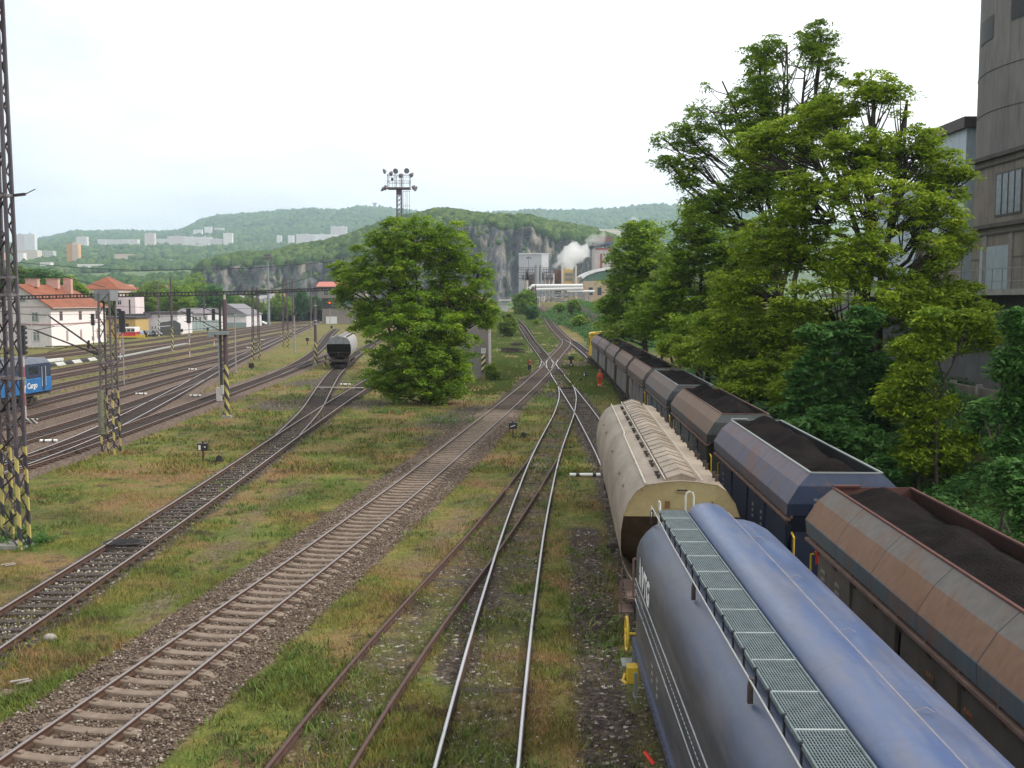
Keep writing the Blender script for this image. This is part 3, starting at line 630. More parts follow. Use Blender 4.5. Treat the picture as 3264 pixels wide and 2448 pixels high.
# ---------------------------------------------------------------- beige grain hopper
def profile_shell(prof,y0,y1):
    pass
def grain_wagon(label,p0,p1,mb,me_,ms,dark=False):
    p0,p1=Vector((*p0,0)),Vector((*p1,0)); d=p1-p0; Ln=d.length; h=Ln/2
    t=thing('grain_hopper_wagon',label,'hopper wagon',(p0+p1)/2,math.atan2(d.y,d.x)-math.pi/2)
    half=[(0,4.10),(.34,4.08),(.88,4.0),(1.12,3.84),(1.32,3.55),(1.44,3.2),(1.5,2.8),(1.5,2.35),(1.46,2.05),(1.3,1.7),(1.1,1.4)]
    full=half+[(-x,z) for x,z in half[:0:-1]]
    b=MB(); vs=[(x,y,z) for y in (-h,h) for x,z in full]; n=len(full)
    b.add(vs,[(i,i+1,n+i+1,n+i) for i in range(n-1) if i!=10]+[(n-1,0,n,2*n-1)])
    b.build('body_shell',mb,t,smooth=True)
    for s in (-1,1):     # upper end panel, then the hopper slope drawn in underneath
        e=MB(); up=[(x,z) for x,z in half if z>=3.2]; up=up+[(-x,z) for x,z in up[:0:-1]]
        y=s*(h-.02); e.add([(x,y,z) for x,z in up],[tuple(range(len(up)))])
        e.box(-.14,.14,s*(h)-.02,s*(h)+.02,3.82,3.88); e.build('end_panel',me_,t)
        g=MB(); g.box(-.13,.13,s*(h+.004)-.02,s*(h+.004)+.02,3.85,3.885); g.build('vent_slot',M_BLK,t)
        e=MB(); lo=[(1.44,3.2),(1.5,2.8),(1.46,2.05),(1.1,1.4)]; vs=[]
        for (x,z),yy in zip(lo,(h-.04,h-.6,h-1.5,h-2.3)): vs+=[(-x,s*yy,z),(x,s*yy,z)]
        e.add(vs,[(0,1,3,2),(2,3,5,4),(4,5,7,6)]); e.build('hopper_slope',ms,t)
        b=MB(); b.box(-1.35,1.35,s*(h-.5)-.9,s*(h-.5)+.9,1.15,1.22)
        for x in (-1.2,0,1.2): b.bar((x,s*(h+.3),1.2),(x,s*(h+.3),2.2),.05)
        b.bar((-1.2,s*(h+.3),2.2),(1.2,s*(h+.3),2.2),.05); b.bar((-1.2,s*(h+.3),1.7),(1.2,s*(h+.3),1.7),.04); b.bar((-1.2,s*(h+.3),1.2),(0,s*(h+.3),2.2),.04); b.bar((1.2,s*(h+.3),1.2),(0,s*(h+.3),2.2),.04)
        b.build('end_platform',M_BLK if dark else M_BRN,t)
        bogie(t,s*(h-1.9)); buffers(t,s*(h+.55),s)
    b=MB(); b.box(-1.2,1.2,-h-.5,h+.5,1.0,1.2); b.box(-.7,.7,-h+3.6,h-3.6,.6,1.5); b.build('underframe',M_BLK,t)
    # raised ridged covers along the middle of the roof
    nseg=24; sl=(Ln-.3)/nseg
    b=MB()
    for i in range(nseg):
        y0=-h+.15+i*sl; y1=y0+sl-.04; lift=.02*(i%2)
        b.prism([(-.36,4.07),(-.36,4.15+lift),(0,4.27+lift),(.36,4.15+lift),(.36,4.07)],y0,y1)
        b.prism([(-.38,4.08),(-.38,4.17+lift),(0,4.295+lift),(.38,4.17+lift),(.38,4.08)],y1-.07,y1+.02)
    b.build('roof_cover',mb,t)
    b=MB(); b.tube([(-.9,-h+.05,4.02),(-.9,-.3,4.03),(-.86,0,4.05),(-.86,h+.05,4.05)],.028,6); b.tube([(-.42,-h,4.14),(-.42,h+.2,4.14)],.022,6); b.tube([(.5,-h,4.12),(.5,h,4.12)],.018,6); b.build('roof_rail',M_DIRTYW if dark else mat('cream_rail',(.5,.46,.38)),t)
    for i in range(10):
        for s,x in ((-1,-.52),(1,.95)):
            k=MB(); yy=-h+.7+i*(Ln-1.2)/10
            for dy in ((0,.5) if s<0 else (0,.5)):
                k.box(x-.035,x+.035,yy+dy-.05,yy+dy+.05,3.98,4.13); k.box(x-.06,x+.06,yy+dy-.015,yy+dy+.015,4.1,4.15)
            k.build('clamp',M_BLK,t)
    return t,h
M_BEI=mat('beige_weathered_paint',(.31,.255,.20),(.18,.14,.105),1.2,.6,bmp=.1,stretch=(1,.35,1),lo=.35,hi=.7,rust=(.2,.11,.06),rs=1.3,rlo=.70,rhi=.76)
M_BEIE=mat('beige_end_paint',(.38,.31,.15),(.30,.23,.11),1.5,.55,rust=(.22,.12,.05),rs=2.6,rlo=.63,rhi=.72)
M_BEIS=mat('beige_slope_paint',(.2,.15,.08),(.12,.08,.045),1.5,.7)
tBe,hBe=grain_wagon('beige weathered grain hopper wagon with ridged roof covers, in front of the blue one',(4.215,24.95),(5.19,44.1),M_BEI,M_BEIE,M_BEIS)
b=MB(); yn=-hBe-.03
for x,w_,z0,z1 in ((-.42,.12,3.42,3.6),(.72,.05,3.5,3.6)): b.box(x,x+w_,yn-.004,yn,z0,z1)
b.box(-.5,.1,yn-.004,yn,3.4,3.405); b.build('rust_mark',mat('rust_mark',(.2,.1,.04)),tBe)
for y_ in (-7.5,-5.5,-1.2,3.6,6.0):
    b=MB(); b.tube([(-1.30,y_,3.56),(-1.335,y_+.1,3.57),(-1.31,y_+.22,3.58)],.03,5); b.build('roof_lug',mat('rust_mark',(.2,.1,.04)),tBe)
gA=TR['G']; iG=int(np.argmin(np.linalg.norm(gA-np.array(gnd(1083,1175,.18))[:2],axis=1))); 
gp0=Vector((*gA[iG],0)); q_=gnd(1290,1095,.18); dr=(Vector((q_.x,q_.y,0))-gp0).normalized()
# the wagon stands along the siding, its near end towards us
gi=iG
while np.linalg.norm(gA[min(gi,len(gA)-1)]-gA[iG])<16.5 and gi<len(gA)-1: gi+=1
gp1=Vector((*gA[gi],0)); gd=(gp1-gp0).normalized()
M_DK=mat('dark_wagon_paint',(.10,.09,.10),(.2,.19,.19),1.2,.6,rust=(.12,.07,.05),rs=1.5,rlo=.6)
M_DKE=mat('dark_wagon_end',(.22,.24,.26),(.15,.16,.18),2,.5,rust=(.2,.1,.05),rs=3,rlo=.6)
tDk,_=grain_wagon('dark grey hopper wagon on the left siding, seen end-on beside the big bush',tuple(gp0+gd*1.2)[:2],tuple(gp0+gd*17)[:2],mat('pale_side_paint',(.33,.31,.3),(.22,.2,.2),1,.6),M_DKE,mat('dark_slope',(.045,.035,.03)),True)  # hopper slopes darker than the end panels above them
# ---------------------------------------------------------------- blue grain hopper
B0,B1=Vector((3.80,4.6,0)),Vector((4.09,21.15,0)); d=B1-B0; hB=d.length/2
tBl=thing('tank_hopper_wagon','big blue hopper wagon with rounded roof, grating walkway and white VTG lettering','hopper wagon',(B0+B1)/2,math.atan2(d.y,d.x)-math.pi/2)
m,nt,bs=nodes('blue_wagon_paint'); v=coords(nt); s=nt.nodes.new('ShaderNodeSeparateXYZ'); L(nt,v,s.inputs[0])
nA=noi(nt,coords(nt,'Object',(1,.3,1)),1.3,6,.6); nB=noi(nt,v,.9,3); nC=noi(nt,v,9,4)
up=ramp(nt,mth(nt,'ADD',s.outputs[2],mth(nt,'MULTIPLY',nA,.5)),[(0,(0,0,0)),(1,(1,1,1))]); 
top_mix=mth(nt,'MULTIPLY_ADD',s.outputs[2],.9,-2.85); top_mix=mth(nt,'MULTIPLY_ADD',nB,.9,mth(nt,'SUBTRACT',top_mix,.35))
c=mixc(nt,ramp(nt,top_mix,[(.15,(0,0,0)),(.95,(.85,.85,.85))]).outputs[0],(.05,.057,.088),(.07,.112,.24))  # bluer and lighter towards the roof, darker navy down the sides
c=mixc(nt,ramp(nt,nA,[(.46,(0,0,0)),(.74,(.8,.8,.8))]).outputs[0],c,(.13,.128,.15)); c=mixc(nt,.4,c,ramp(nt,nC,[(.3,(.75,.75,.75)),(.7,(1.1,1.1,1.1))]).outputs[0],'MULTIPLY')
yy=mth(nt,'ABSOLUTE',mth(nt,'SUBTRACT',mth(nt,'FRACT',mth(nt,'MULTIPLY',s.outputs[1],.37)),.5)); c=mixc(nt,mth(nt,'MULTIPLY',mth(nt,'LESS_THAN',yy,.004),.45),c,(.04,.045,.08))
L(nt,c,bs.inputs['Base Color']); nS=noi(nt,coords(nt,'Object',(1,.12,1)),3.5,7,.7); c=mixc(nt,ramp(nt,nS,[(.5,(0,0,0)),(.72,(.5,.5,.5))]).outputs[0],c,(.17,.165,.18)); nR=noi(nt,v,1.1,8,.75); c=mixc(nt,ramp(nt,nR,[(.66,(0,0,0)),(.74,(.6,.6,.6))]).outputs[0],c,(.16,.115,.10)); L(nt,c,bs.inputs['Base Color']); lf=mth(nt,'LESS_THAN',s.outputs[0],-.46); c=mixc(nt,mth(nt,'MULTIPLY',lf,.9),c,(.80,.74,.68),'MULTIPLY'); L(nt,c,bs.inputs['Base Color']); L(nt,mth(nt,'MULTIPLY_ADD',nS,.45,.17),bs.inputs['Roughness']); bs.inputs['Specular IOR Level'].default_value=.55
bump(nt,bs,noi(nt,coords(nt,'Object',(1,.6,1)),1.6,3),.22,.06); M_BLU=m
arc=[(1.5,1.35),(1.5,3.25)]+[(.62+.88*math.cos(a),3.25+.78*math.sin(a)) for a in [R(x) for x in (12,24,38,52,66,80,90)]]+[(.3,4.07)]
full=[(-x,z) for x,z in arc]+[(x,z) for x,z in arc[::-1]]
b=MB(); secs=[]
for yv,k in ((-hB,1),(hB-.5,1),(hB-.18,.985),(hB-.04,.95),(hB,.9)):
    secs.append([(x*k,yv,1.35+(z-1.35)*(1-(1-k)*.55)) for x,z in full])
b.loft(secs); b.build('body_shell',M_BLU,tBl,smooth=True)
b=MB(); dome=[(-.42,4.02),(-.42,4.12)]+[(-.02-.40*math.cos(R(a)),4.12+.25*math.sin(R(a))) for a in range(10,171,16)]+[(.40,4.12),(.42,4.02)]
secs=[[(x*k-.02*(1-k),yv,4.02+(z-4.02)*k2) for x,z in dome] for yv,k,k2 in ((-hB,1,1),(hB-.35,1,1),(hB-.08,.93,.9),(hB+.08,.72,.62))]
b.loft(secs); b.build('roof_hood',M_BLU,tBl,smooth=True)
b=MB(); b.box(.415,.45,-hB,hB-.1,4.03,4.135)
k=-hB+.8
while k<hB-.5: b.tube([(.47,k,4.08),(.62,k+.02,4.12),(.72,k+.05,4.05)],.008,5); k+=2.7
b.build('hood_seam',mat('seam_blue',(.27,.23,.22),(.16,.17,.24),4,.4),tBl)
# grating walkway
b=MB(); gx0,gx1,gz=-1.0,-.47,4.17
for i in range(17): x=gx0+(gx1-gx0)*i/16; b.box(x-.007,x+.007,-hB,hB-.05,gz-.02,gz)
k=-hB
while k<hB-.05: b.box(gx0,gx1,k-.004,k+.004,gz-.018,gz-.003); k+=.06
for x in (gx0-.01,gx1+.01): b.box(x-.012,x+.012,-hB,hB-.05,gz-.05,gz+.01)
b.build('walkway_grating',mat('grating_steel',(.17,.21,.22),(.12,.155,.165),6,.6,metal=.2),tBl)
b=MB(); k=-hB+.4
while k<hB: b.box(gx0+.0,gx1,k-.012,k+.012,gz-.012,gz+.006); k+=1.02
b.build('grating_joint',mat('joint_steel',(.42,.47,.47)),tBl)
b=MB(); b.add([(gx0,-hB,gz-.07),(gx1,-hB,gz-.05),(gx1,hB-.1,gz-.05),(gx0,hB-.1,gz-.07)],[(0,1,2,3)]); k=-hB+.4
while k<hB: b.bar((gx0-.02,k,gz-.03),(gx0-.02,k,3.95),.025); b.bar((gx1,k,gz-.04),(gx1+.04,k,4.05),.03); b.box(gx0-.05,gx0-.01,k-.02,k+.02,gz-.02,gz+.03); k+=.68
b.build('walkway_bracket',mat('bracket_dark',(.03,.035,.045)),tBl)
b=MB(); b.tube([(-1.17,hB-.2,4.05),(-1.17,hB-.15,4.27),(-1.17,hB-3.4,4.2),(-1.17,0,4.18),(-1.17,-hB,4.18)],.012,6); b.build('safety_cable',mat('cable_steel',(.5,.5,.5),None,5,.4,metal=.6),tBl)
for y_ in (hB-.15,hB-5.6,hB-9.7,hB-13.6):
    b=MB(); b.prism([(-1.19,3.9),(-1.19,4.1),(-1.17,4.2),(-1.13,4.2),(-1.13,3.9)],y_-.03,y_+.03); b.build('cable_post',M_BLK,tBl)
b=MB(); b.tube([(-.42,hB+.12,3.6),(-.42,hB+.12,4.42),(-.40,hB+.12,4.5),(-.33,hB+.12,4.53),(-.27,hB+.12,4.5),(-.25,hB+.12,4.42),(-.25,hB+.12,3.6)],.022,8)
b.tube([(-.98,hB-.1,4.1),(-.98,hB-.05,4.33),(-.98,hB+.1,4.33),(-.98,hB+.12,3.6)],.02,8); b.build('ladder_hoop',mat('cream_tube',(.6,.58,.5)),tBl)
b=MB()
for s in (-1,1):
    for z0,z1 in ((2.735,2.77),(2.29,2.325)): b.box(s*1.5-.006,s*1.5+.006,-hB,hB-.25,z0,z1)
b.build('side_stripe',mat('pale_stripe',(.55,.58,.62)),tBl)
b=MB(); k=-hB
while k<hB-.3: b.box(-1.506,-1.494,k,k+.10,2.52,2.535); k+=.16
b.build('side_stripe',MC['pale_stripe'],tBl)
b=MB(); b.box(-1.55,1.55,-hB,hB-.1,1.28,1.46); b.box(-1.2,1.2,-hB-.5,hB+.6,1.0,1.28); b.build('side_sill',mat('sill_blue',(.05,.065,.13),(.04,.05,.09),3,.4),tBl)
b=MB()
for i in range(60): y_=hB-.3-i*.27; b.box(-1.56,-1.55,y_,y_+.01,1.40,1.41)
b.build('rivet_line',MC['pale_stripe'],tBl)
# lettering: slanted double bar mark and VTG, smaller lines below
b=MB(); X=-1.506
def pgram(y0,z0,wid,hei,sl): b.add([(X,y0,z0),(X,y0-wid,z0),(X,y0-wid-sl,z0+hei),(X,y0-sl,z0+hei),(X+.004,y0,z0),(X+.004,y0-wid,z0),(X+.004,y0-wid-sl,z0+hei),(X+.004,y0-sl,z0+hei)],[(0,1,2,3),(4,7,6,5),(0,3,7,4),(1,5,6,2),(0,4,5,1),(3,2,6,7)])
yt=hB-1.0; pgram(yt,2.86,.1,.2,.05); pgram(yt-.02,3.10,.1,.33,.1); pgram(yt-.22,2.86,.1,.57,-.12) 
b.build('logo_mark',M_WHITE,tBl)
o=side_text('VTG',.66,M_WHITE,tBl,-1.508,yt-.42,2.87,0,bold=.02,shear=.25)
for y_,sz,s_ in ((hB-1.0,.16,'33 54 930'),(hB-1.0,.12,'Tagnpps  D-VTG')): side_text(s_,sz,M_DIRTYW,tBl,-1.508,y_,2.5-.0*(sz>.15)-(.22 if sz<.15 else 0),0)
for y_ in (hB-3.2,hB-3.9):
    for zz in range(3): side_text('I II II',.1,M_DIRTYW,tBl,-1.508,y_,1.95-zz*.14)
bogie(tBl,hB-1.6); bogie(tBl,-hB+1.6); buffers(tBl,hB+.6,1); buffers(tBl,-hB-.5,-1)
# hand brake wheel, steps and yellow brake handle at the far left corner
b=MB(); cx,cy,cz=-1.62,hB+.25,1.75; pts=[(cx,cy+.36*math.cos(a),cz-.35+.36*math.sin(a)) for a in [2*math.pi*i/20 for i in range(20)]]; b.tube(pts,.028,6,closed=True)
for i in range(5): a=2*math.pi*i/5; b.bar((cx,cy,cz-.35),(cx,cy+.36*math.cos(a),cz-.35+.36*math.sin(a)),.03)
b.tube([(cx,cy,cz-.35),(cx+.3,cy,cz-.35)],.03,6); b.build('brake_wheel',M_YEL,tBl)
b=MB(); b.box(-1.78,-1.5,hB-.55,hB-.05,.93,.98); b.bar((-1.55,hB-.3,.95),(-1.5,hB-.3,1.35),.05); b.build('step',M_GALV,tBl)
b=MB(); b.box(-1.72,-1.5,hB-1.0,hB-.7,.78,1.1); b.tube([(-1.74,hB-1.05,.8),(-1.8,hB-.85,.78),(-1.74,hB-.65,.85)],.03,6); b.build('brake_handle',M_YEL,tBl)
b=MB(); b.bar((-1.58,hB-1.25,.6),(-1.58,hB-1.25,1.1),.06); b.bar((-1.6,hB-1.4,.62),(-1.6,hB-1.1,.62),.05); b.build('step',M_GALV,tBl)
b=MB(); b.tube([(-1.75,hB-4.3,.85),(-1.6,hB-4.45,.7)],.035,6); b.build('coupling_flag',mat('signal_red',(.75,.05,.03)),tBl)
# things at the beige wagon's near left corner
b=MB(); b.box(-1.55,-1.2,-hBe-.55,-hBe+.1,.9,.94); b.bar((-1.5,-hBe-.5,.92),(-1.5,-hBe-.5,2.0),.04); b.bar((-1.5,-hBe,.92),(-1.5,-hBe,1.5),.04); b.build('corner_step',M_BRN,tBe)
b=MB(); b.box(-1.5,-1.35,hBe-13.7,hBe-13.2,.9,1.2); b.tube([(-1.6,hBe-13.6,1.1),(-1.25,hBe-13.6,1.1)],.07,8); b.build('brake_lever',M_BLK,tBe)
# ---------------------------------------------------------------- blue electric locomotive (far left)
pA=TR['P4']; i0=int(np.argmin(abs(pA[:,1]-83.6))); i1=int(np.argmin(abs(pA[:,1]-72))) 
q0=Vector((*pA[i0],0)); dirn=(Vector((*pA[min(i0+6,len(pA)-1)],0))-Vector((*pA[max(i0-6,0)],0))).normalized()
dirn=Vector((.045,1,0)).normalized()
lc=q0-dirn*8.6
t=thing('electric_locomotive','blue electric locomotive with white Cargo lettering, cut by the left edge','locomotive',lc,math.atan2(dirn.y,dirn.x)-math.pi/2)
BL=mat('loco_blue',(.03,.17,.42),(.03,.13,.33),2,.35); BD=mat('loco_dark_blue',(.035,.05,.09),(.03,.04,.07),2,.35); GR=mat('loco_roof_grey',(.13,.15,.19),(.09,.1,.13),2,.6)
b=MB(); b.prism([(-1.5,1.25),(1.5,1.25),(1.5,2.42),(-1.5,2.42)],-8,8.2); b.build('lower_body',BL,t,bevel=.05)
b=MB(); b.loft([[(-x*k,y_,z) for x,z in ((-1.5,2.42),(1.5,2.42),(1.46,3.55),(-1.46,3.55))] for y_,k in ((-8,1),(8.18,1))]); b.build('upper_body',BD,t,bevel=.04)
b=MB(); b.prism([(-1.48,3.55),(-1.1,3.95),(1.1,3.95),(1.48,3.55)],-7.9,8.0); b.box(-.7,.7,-6,6,3.95,4.1); b.build('roof',GR,t)
b=MB(); b.box(1.47,1.49,4.7,6.1,2.6,3.35); b.build('window',MC['dark_glass'],t)
b=MB()
for z in np.arange(1.5,2.4,.16): b.box(1.5,1.515,-8,5.6,z,z+.02)
b.build('side_ribbing',BL,t)
for y_ in (6.55,7.15):
    b=MB(); b.tube([(1.56,y_,1.7),(1.56,y_,3.3)],.02,6); b.build('handrail',mat('white_tube',(.7,.7,.68)),t)
b=MB(); b.box(1.49,1.503,6.62,7.1,1.35,3.4); b.build('door',BD,t)
o=text_obj('ČD Cargo',.62,M_WHITE,t,bold=.015); o.matrix_basis=Matrix.Translation((1.52,3.2,1.66))@Matrix.Rotation(R(90),4,'Z')@Matrix.Rotation(R(90),4,'X')
b=MB(); b.box(-1.3,1.3,-8.2,8.4,1.0,1.25); b.box(-1.1,1.1,-2.5,2.5,.4,1.1); b.build('underframe',M_BLK,t); bogie(t,5.2); bogie(t,-5.2); buffers(t,8.4,1)
for y0 in (3.2,-5.0):
    b=MB(); 
    for s in (-.6,.6): b.bar((s,y0,4.1),(s,y0+1.2,4.35),.05); b.bar((s,y0+1.2,4.35),(s,y0-.2,4.5),.04)
    b.bar((-.9,y0-.2,4.52),(.9,y0-.2,4.52),.06); b.build('pantograph',M_BLK,t)
# ================================================================ masts, posts, signals
def stripes(name,base,h0,h1,a,b_,per=.62,slope=1.0,rust=None):
    "steel with a band of slanted hazard stripes between heights h0 and h1"
    m,nt,bs=nodes(name); v=coords(nt); s=nt.nodes.new('ShaderNodeSeparateXYZ'); L(nt,v,s.inputs[0])
    k=mth(nt,'ADD',s.outputs[2],mth(nt,'MULTIPLY',mth(nt,'ADD',s.outputs[0],mth(nt,'MULTIPLY',s.outputs[1],.5)),slope))
    st=mth(nt,'GREATER_THAN',mth(nt,'FRACT',mth(nt,'DIVIDE',k,per)),.5)
    band=mth(nt,'MULTIPLY',mth(nt,'LESS_THAN',s.outputs[2],h1),mth(nt,'GREATER_THAN',s.outputs[2],h0))
    nz=noi(nt,coords(nt,'Object',(1,1,.4)),1.2,5); bc=ramp(nt,nz,[(.35,base),(.65,rust or tuple(x*.6 for x in base))]).outputs[0]
    sc=mixc(nt,st,a,b_); sc=mixc(nt,ramp(nt,noi(nt,v,7,4),[(.6,(0,0,0)),(.75,(.7,.7,.7))]).outputs[0],sc,(.1,.07,.05))
    L(nt,mixc(nt,band,bc,sc),bs.inputs['Base Color']); bs.inputs['Roughness'].default_value=.65; return m
YL=(.40,.34,.11); DKs=(.035,.03,.04); WHs=(.5,.48,.42)
def lattice(name,label,cs,H,ts,nseg,lw,bw,m,mb=None,group=None,cat='lattice mast'):
    c=sum(cs,Vector())/len(cs); c.z=min(p.z for p in cs); t=thing(name,label,cat,c,0,group)
    lo=[Vector((p.x-c.x,p.y-c.y,0)) for p in cs]; hi=[Vector((p.x*ts,p.y*ts,H)) for p in lo]
    for a,b_ in zip(lo,hi):
        k=MB(); k.bar(a,b_,lw); k.build('leg',m,t)
    br=MB(); n=len(lo)
    for i in range(nseg):
        f0,f1=i/nseg,(i+1)/nseg
        for j in range(n):
            j2=(j+1)%n; A0,A1=lo[j].lerp(hi[j],f0),lo[j].lerp(hi[j],f1); B0,B1=lo[j2].lerp(hi[j2],f0),lo[j2].lerp(hi[j2],f1)
            if i%2: br.bar(A0,B1,bw,bw*.4)
            else: br.bar(B0,A1,bw,bw*.4)
    br.build('bracing',mb or m,t); return t,lo,hi
M_ST=mat('mast_steel',(.20,.19,.20),(.11,.075,.085),1.2,.6,stretch=(1,1,.5),metal=.2)
M_STD=mat('mast_dark_steel',(.05,.04,.045),(.03,.025,.03),2,.7)
M_CONB=mat('concrete_grey',(.34,.33,.30),(.25,.24,.22),2,.9,bmp=.2)
ms1=stripes('striped_mast_near',(.095,.088,.10),0,3.55,YL,DKs,.95,1.2,(.05,.035,.045))
a_,b__,c__=gnd(11,1735),gnd(65,1753),gnd(95,1746)
t1,lo,hi=lattice('lattice_mast','tall steel lattice mast with yellow and black striped feet, at the left edge',[a_,b__,c__,a_+c__-b__],24,.42,36,.105,.06,ms1,M_STD)
def collar(t,lo,hi,H,z,m=M_ST,ex=.06,hh=.09,name='collar'):
    f=z/H; P=[a.lerp(b_,f) for a,b_ in zip(lo,hi)]; k=MB()
    for i in range(4):
        A,B=P[i],P[(i+1)%4]; dd=(B-A).normalized()*ex; k.bar(A-dd,B+dd,.07,hh)
    k.build(name,m,t)
for z in (5.9,8.75,9.35,12.1): collar(t1,lo,hi,24,z)
b=MB(); f=lo[2].lerp(hi[2],12.1/24); b.bar(f,f+Vector((.45,0,.05)),.09); b.bar(f+Vector((.45,0,.05)),f+Vector((.8,0,.22)),.025); b.build('wire_bracket',M_STD,t1)
b=MB(); b.box(-.55,.55,-.5,.5,-.3,.12); b.build('foundation',M_CONB,t1)
ms2=stripes('striped_mast_counterweight',(.10,.11,.10),0,3.6,YL,DKs,.9,1.0,(.10,.07,.075))
a_,b__,c__=gnd(325,1449),gnd(365,1449),gnd(384,1437)
t2,lo,hi=lattice('lattice_mast','steel lattice mast with a stack of counterweights, third of the way in from the left',[a_,b__,c__,a_+c__-b__],9.0,.84,14,.09,.05,ms2,M_STD)
collar(t2,lo,hi,9.0,5.1,ex=.15); 
b=MB(); P=[a.lerp(b_,1) for a,b_ in zip(lo,hi)]; xs_=[p.x for p in P]; ys_=[p.y for p in P]; b.box(min(xs_)-.05,max(xs_)+.05,min(ys_),max(ys_),8.55,9.15); b.build('head_cap',mat('cap_grey',(.24,.25,.27)),t2)
b=MB(); X0=(330-CX)/FPX*57-t2.location.x
for i in range(15): z=8.55-(1241-959)/FPX*57-.165*i; b.tube([(X0,-.55,z),(X0,-.55,z-.15)],.22,14)
b.tube([(X0,-.55,0.9),(X0,-.55,7.5)],.02,6); b.build('counterweight',mat('counterweight_iron',(.20,.19,.14),(.13,.13,.09),3,.8),t2)
def P2(sx,sy): v=at(sx,sy,56.6); return v-t2.location
b=MB(); b.tube([P2(325,1126),P2(160,1010)],.05,8); b.tube([P2(160,1010),P2(153,1005)],.03,6); b.build('cantilever_tube',M_STD,t2)
b=MB(); b.tube([P2(312,1130),P2(107,1051)],.045,8); b.tube([P2(313,1129),P2(290,1120)],.09,8); b.tube([P2(112,1053),P2(175,1040)],.02,6); b.build('cantilever_tube',M_STD,t2)
b=MB(); b.tube([P2(145,1104),P2(278,1102)],.03,6); b.tube([P2(152,1123),P2(215,1106)],.02,6); b.tube([P2(283,1085),P2(281,1110)],.07,8); b.build('registration_arm',M_STD,t2)
# gantry beam
t=thing('gantry_beam','long dark gantry girder spanning the yard just above the horizon','gantry',(0,0,0))
def ladder(p,q,dep,n,m,par,name='girder'):
    b=MB(); 
    for dz in (0,-dep):
        for dy in (0,.35): b.bar(p+Vector((0,dy,dz)),q+Vector((0,dy,dz)),.17)
    for i in range(n+1):
        f=p.lerp(q,i/n); b.bar(f,f+Vector((0,0,-dep)),.2 if i%2 else .1)
        if i<n: b.bar(f+Vector((0,.35,0)),p.lerp(q,(i+1)/n)+Vector((0,.0,0)),.04)
    b.build(name,m,par)
ladder(at(-30,946,148),at(345,936,148),.46,34,M_STD,t); ladder(at(345,936,148),at(813,928,148),.48,42,M_STD,t); ladder(at(813,928,148),at(1230,911,140),.3,36,M_STD,t)
# lattice and tubular posts: base pixel, top pixel height
def simple_lattice(sx,sy,ytop,w_,label,m,nseg,lw=.09):
    g=gnd(sx,sy); H=at(sx,ytop,g.y).z-g.z; cs=[g+Vector((x*w_/2,y*w_/2,0)) for x,y in ((-1,-1),(1,-1),(1,1),(-1,1))]
    return lattice('lattice_mast',label,cs,H,.75,nseg,lw,.04,m,M_STD,'catenary masts in the station yard')
msb=stripes('striped_mast_far',(.12,.1,.1),0,2.9,YL,DKs,.75,1.0,(.07,.05,.055))
simple_lattice(817,1146,916,.95,'striped lattice mast carrying the gantry girder, right of the middle of the yard',msb,16,.13)
simple_lattice(911,1110,889,.9,'lattice mast with a crossbar on top, left one of the pair before the signal cabin',msb,16,.12)
def post(sx,sy,ytop,r,label,m,group='posts in the station yard',extra=None,lean=0):
    g=gnd(sx,sy); H=at(sx,ytop,g.y).z-g.z; t=thing('catenary_post',label,'post',g,0,group)
    b=MB(); b.tube([(0,0,-.2),(0,0,H*.5),(lean,0,H)],[r*1.15,r,r*.85],10); b.build('pole',m,t)
    k=MB(); k.box(-r*1.8,r*1.8,-r*1.8,r*1.8,-.2,.14); k.build('footing',M_CONB,t)
    if extra: extra(t,H)
    return t,H
def yellow_striped(name,h1,base=(.1,.06,.065)): return stripes(name,base,0,h1,YL,DKs,.85,1.6,(.07,.045,.05))
def ex_main(t,H):
    b=MB(); b.tube([(0,0,H),(0,0,H+.35)],.09,8); b.build('insulator',mat('insulator_cream',(.5,.45,.38)),t)
    b=MB(); b.tube([(-.33,-.1,5.6),(-.33,-.1,8.3)],.09,8); b.tube([(-.33,-.1,2.0),(-.33,-.1,5.6)],.1,8); b.build('second_pole',M_STD,t)
    b=MB(); b.box(-1.05,.3,-.75,-.05,6.0+.1,6.35); b.box(-1.05,-.6,-.8,-.1,5.95,6.3); b.build('platform',M_GALV,t)
    b=MB(); b.tube([(-.42,-.32,.1),(-.42,-.32,6.0)],.045,8); b.build('cable_pipe',M_GALV,t)
    b=MB(); b.box(-.62,-.26,-.5,-.22,1.25,2.25); b.box(-.28,-.1,-.5,-.3,1.75,2.4); b.build('junction_box',mat('box_white',(.5,.48,.46),(.4,.38,.36)),t)
    b=MB(); b.bar((0,0,6.9),(-1.6,.4,5.3),.06) if False else b.bar((0,0,7.4),(-1.9,0,8.2),.05); b.bar((-1.9,0,8.2),(-3.6,0,8.0),.04); b.bar((0,0,6.2),(-3.2,0,7.8),.05); b.bar((-.1,0,7.0),(-3.0,0,7.05),.04); b.build('cantilever',M_STD,t)
post(724,1330,954,.17,'thick brown tubular post with yellow and black stripes and a white junction box',yellow_striped('striped_post_main',3.9,(.085,.05,.06)),extra=ex_main)
def ex_lamp(t,H):
    b=MB(); b.bar((-1.2,0,H-.6),(1.2,0,H-.2),.05); b.bar((-1.2,0,H-.9),(.6,0,H-.7),.05); b.build('lamp_arm',M_WHITE,t)
post(752,1190,1001,.075,'thin pale grey post between the thick brown post and the lattice mast',mat('pale_post',(.33,.31,.3),(.22,.2,.2)),extra=lambda t,H:(lambda b:(b.bar((-3.6,0,H-.05),(0,0,H),.09),b.build('top_arm',M_STD,t)))(MB()))
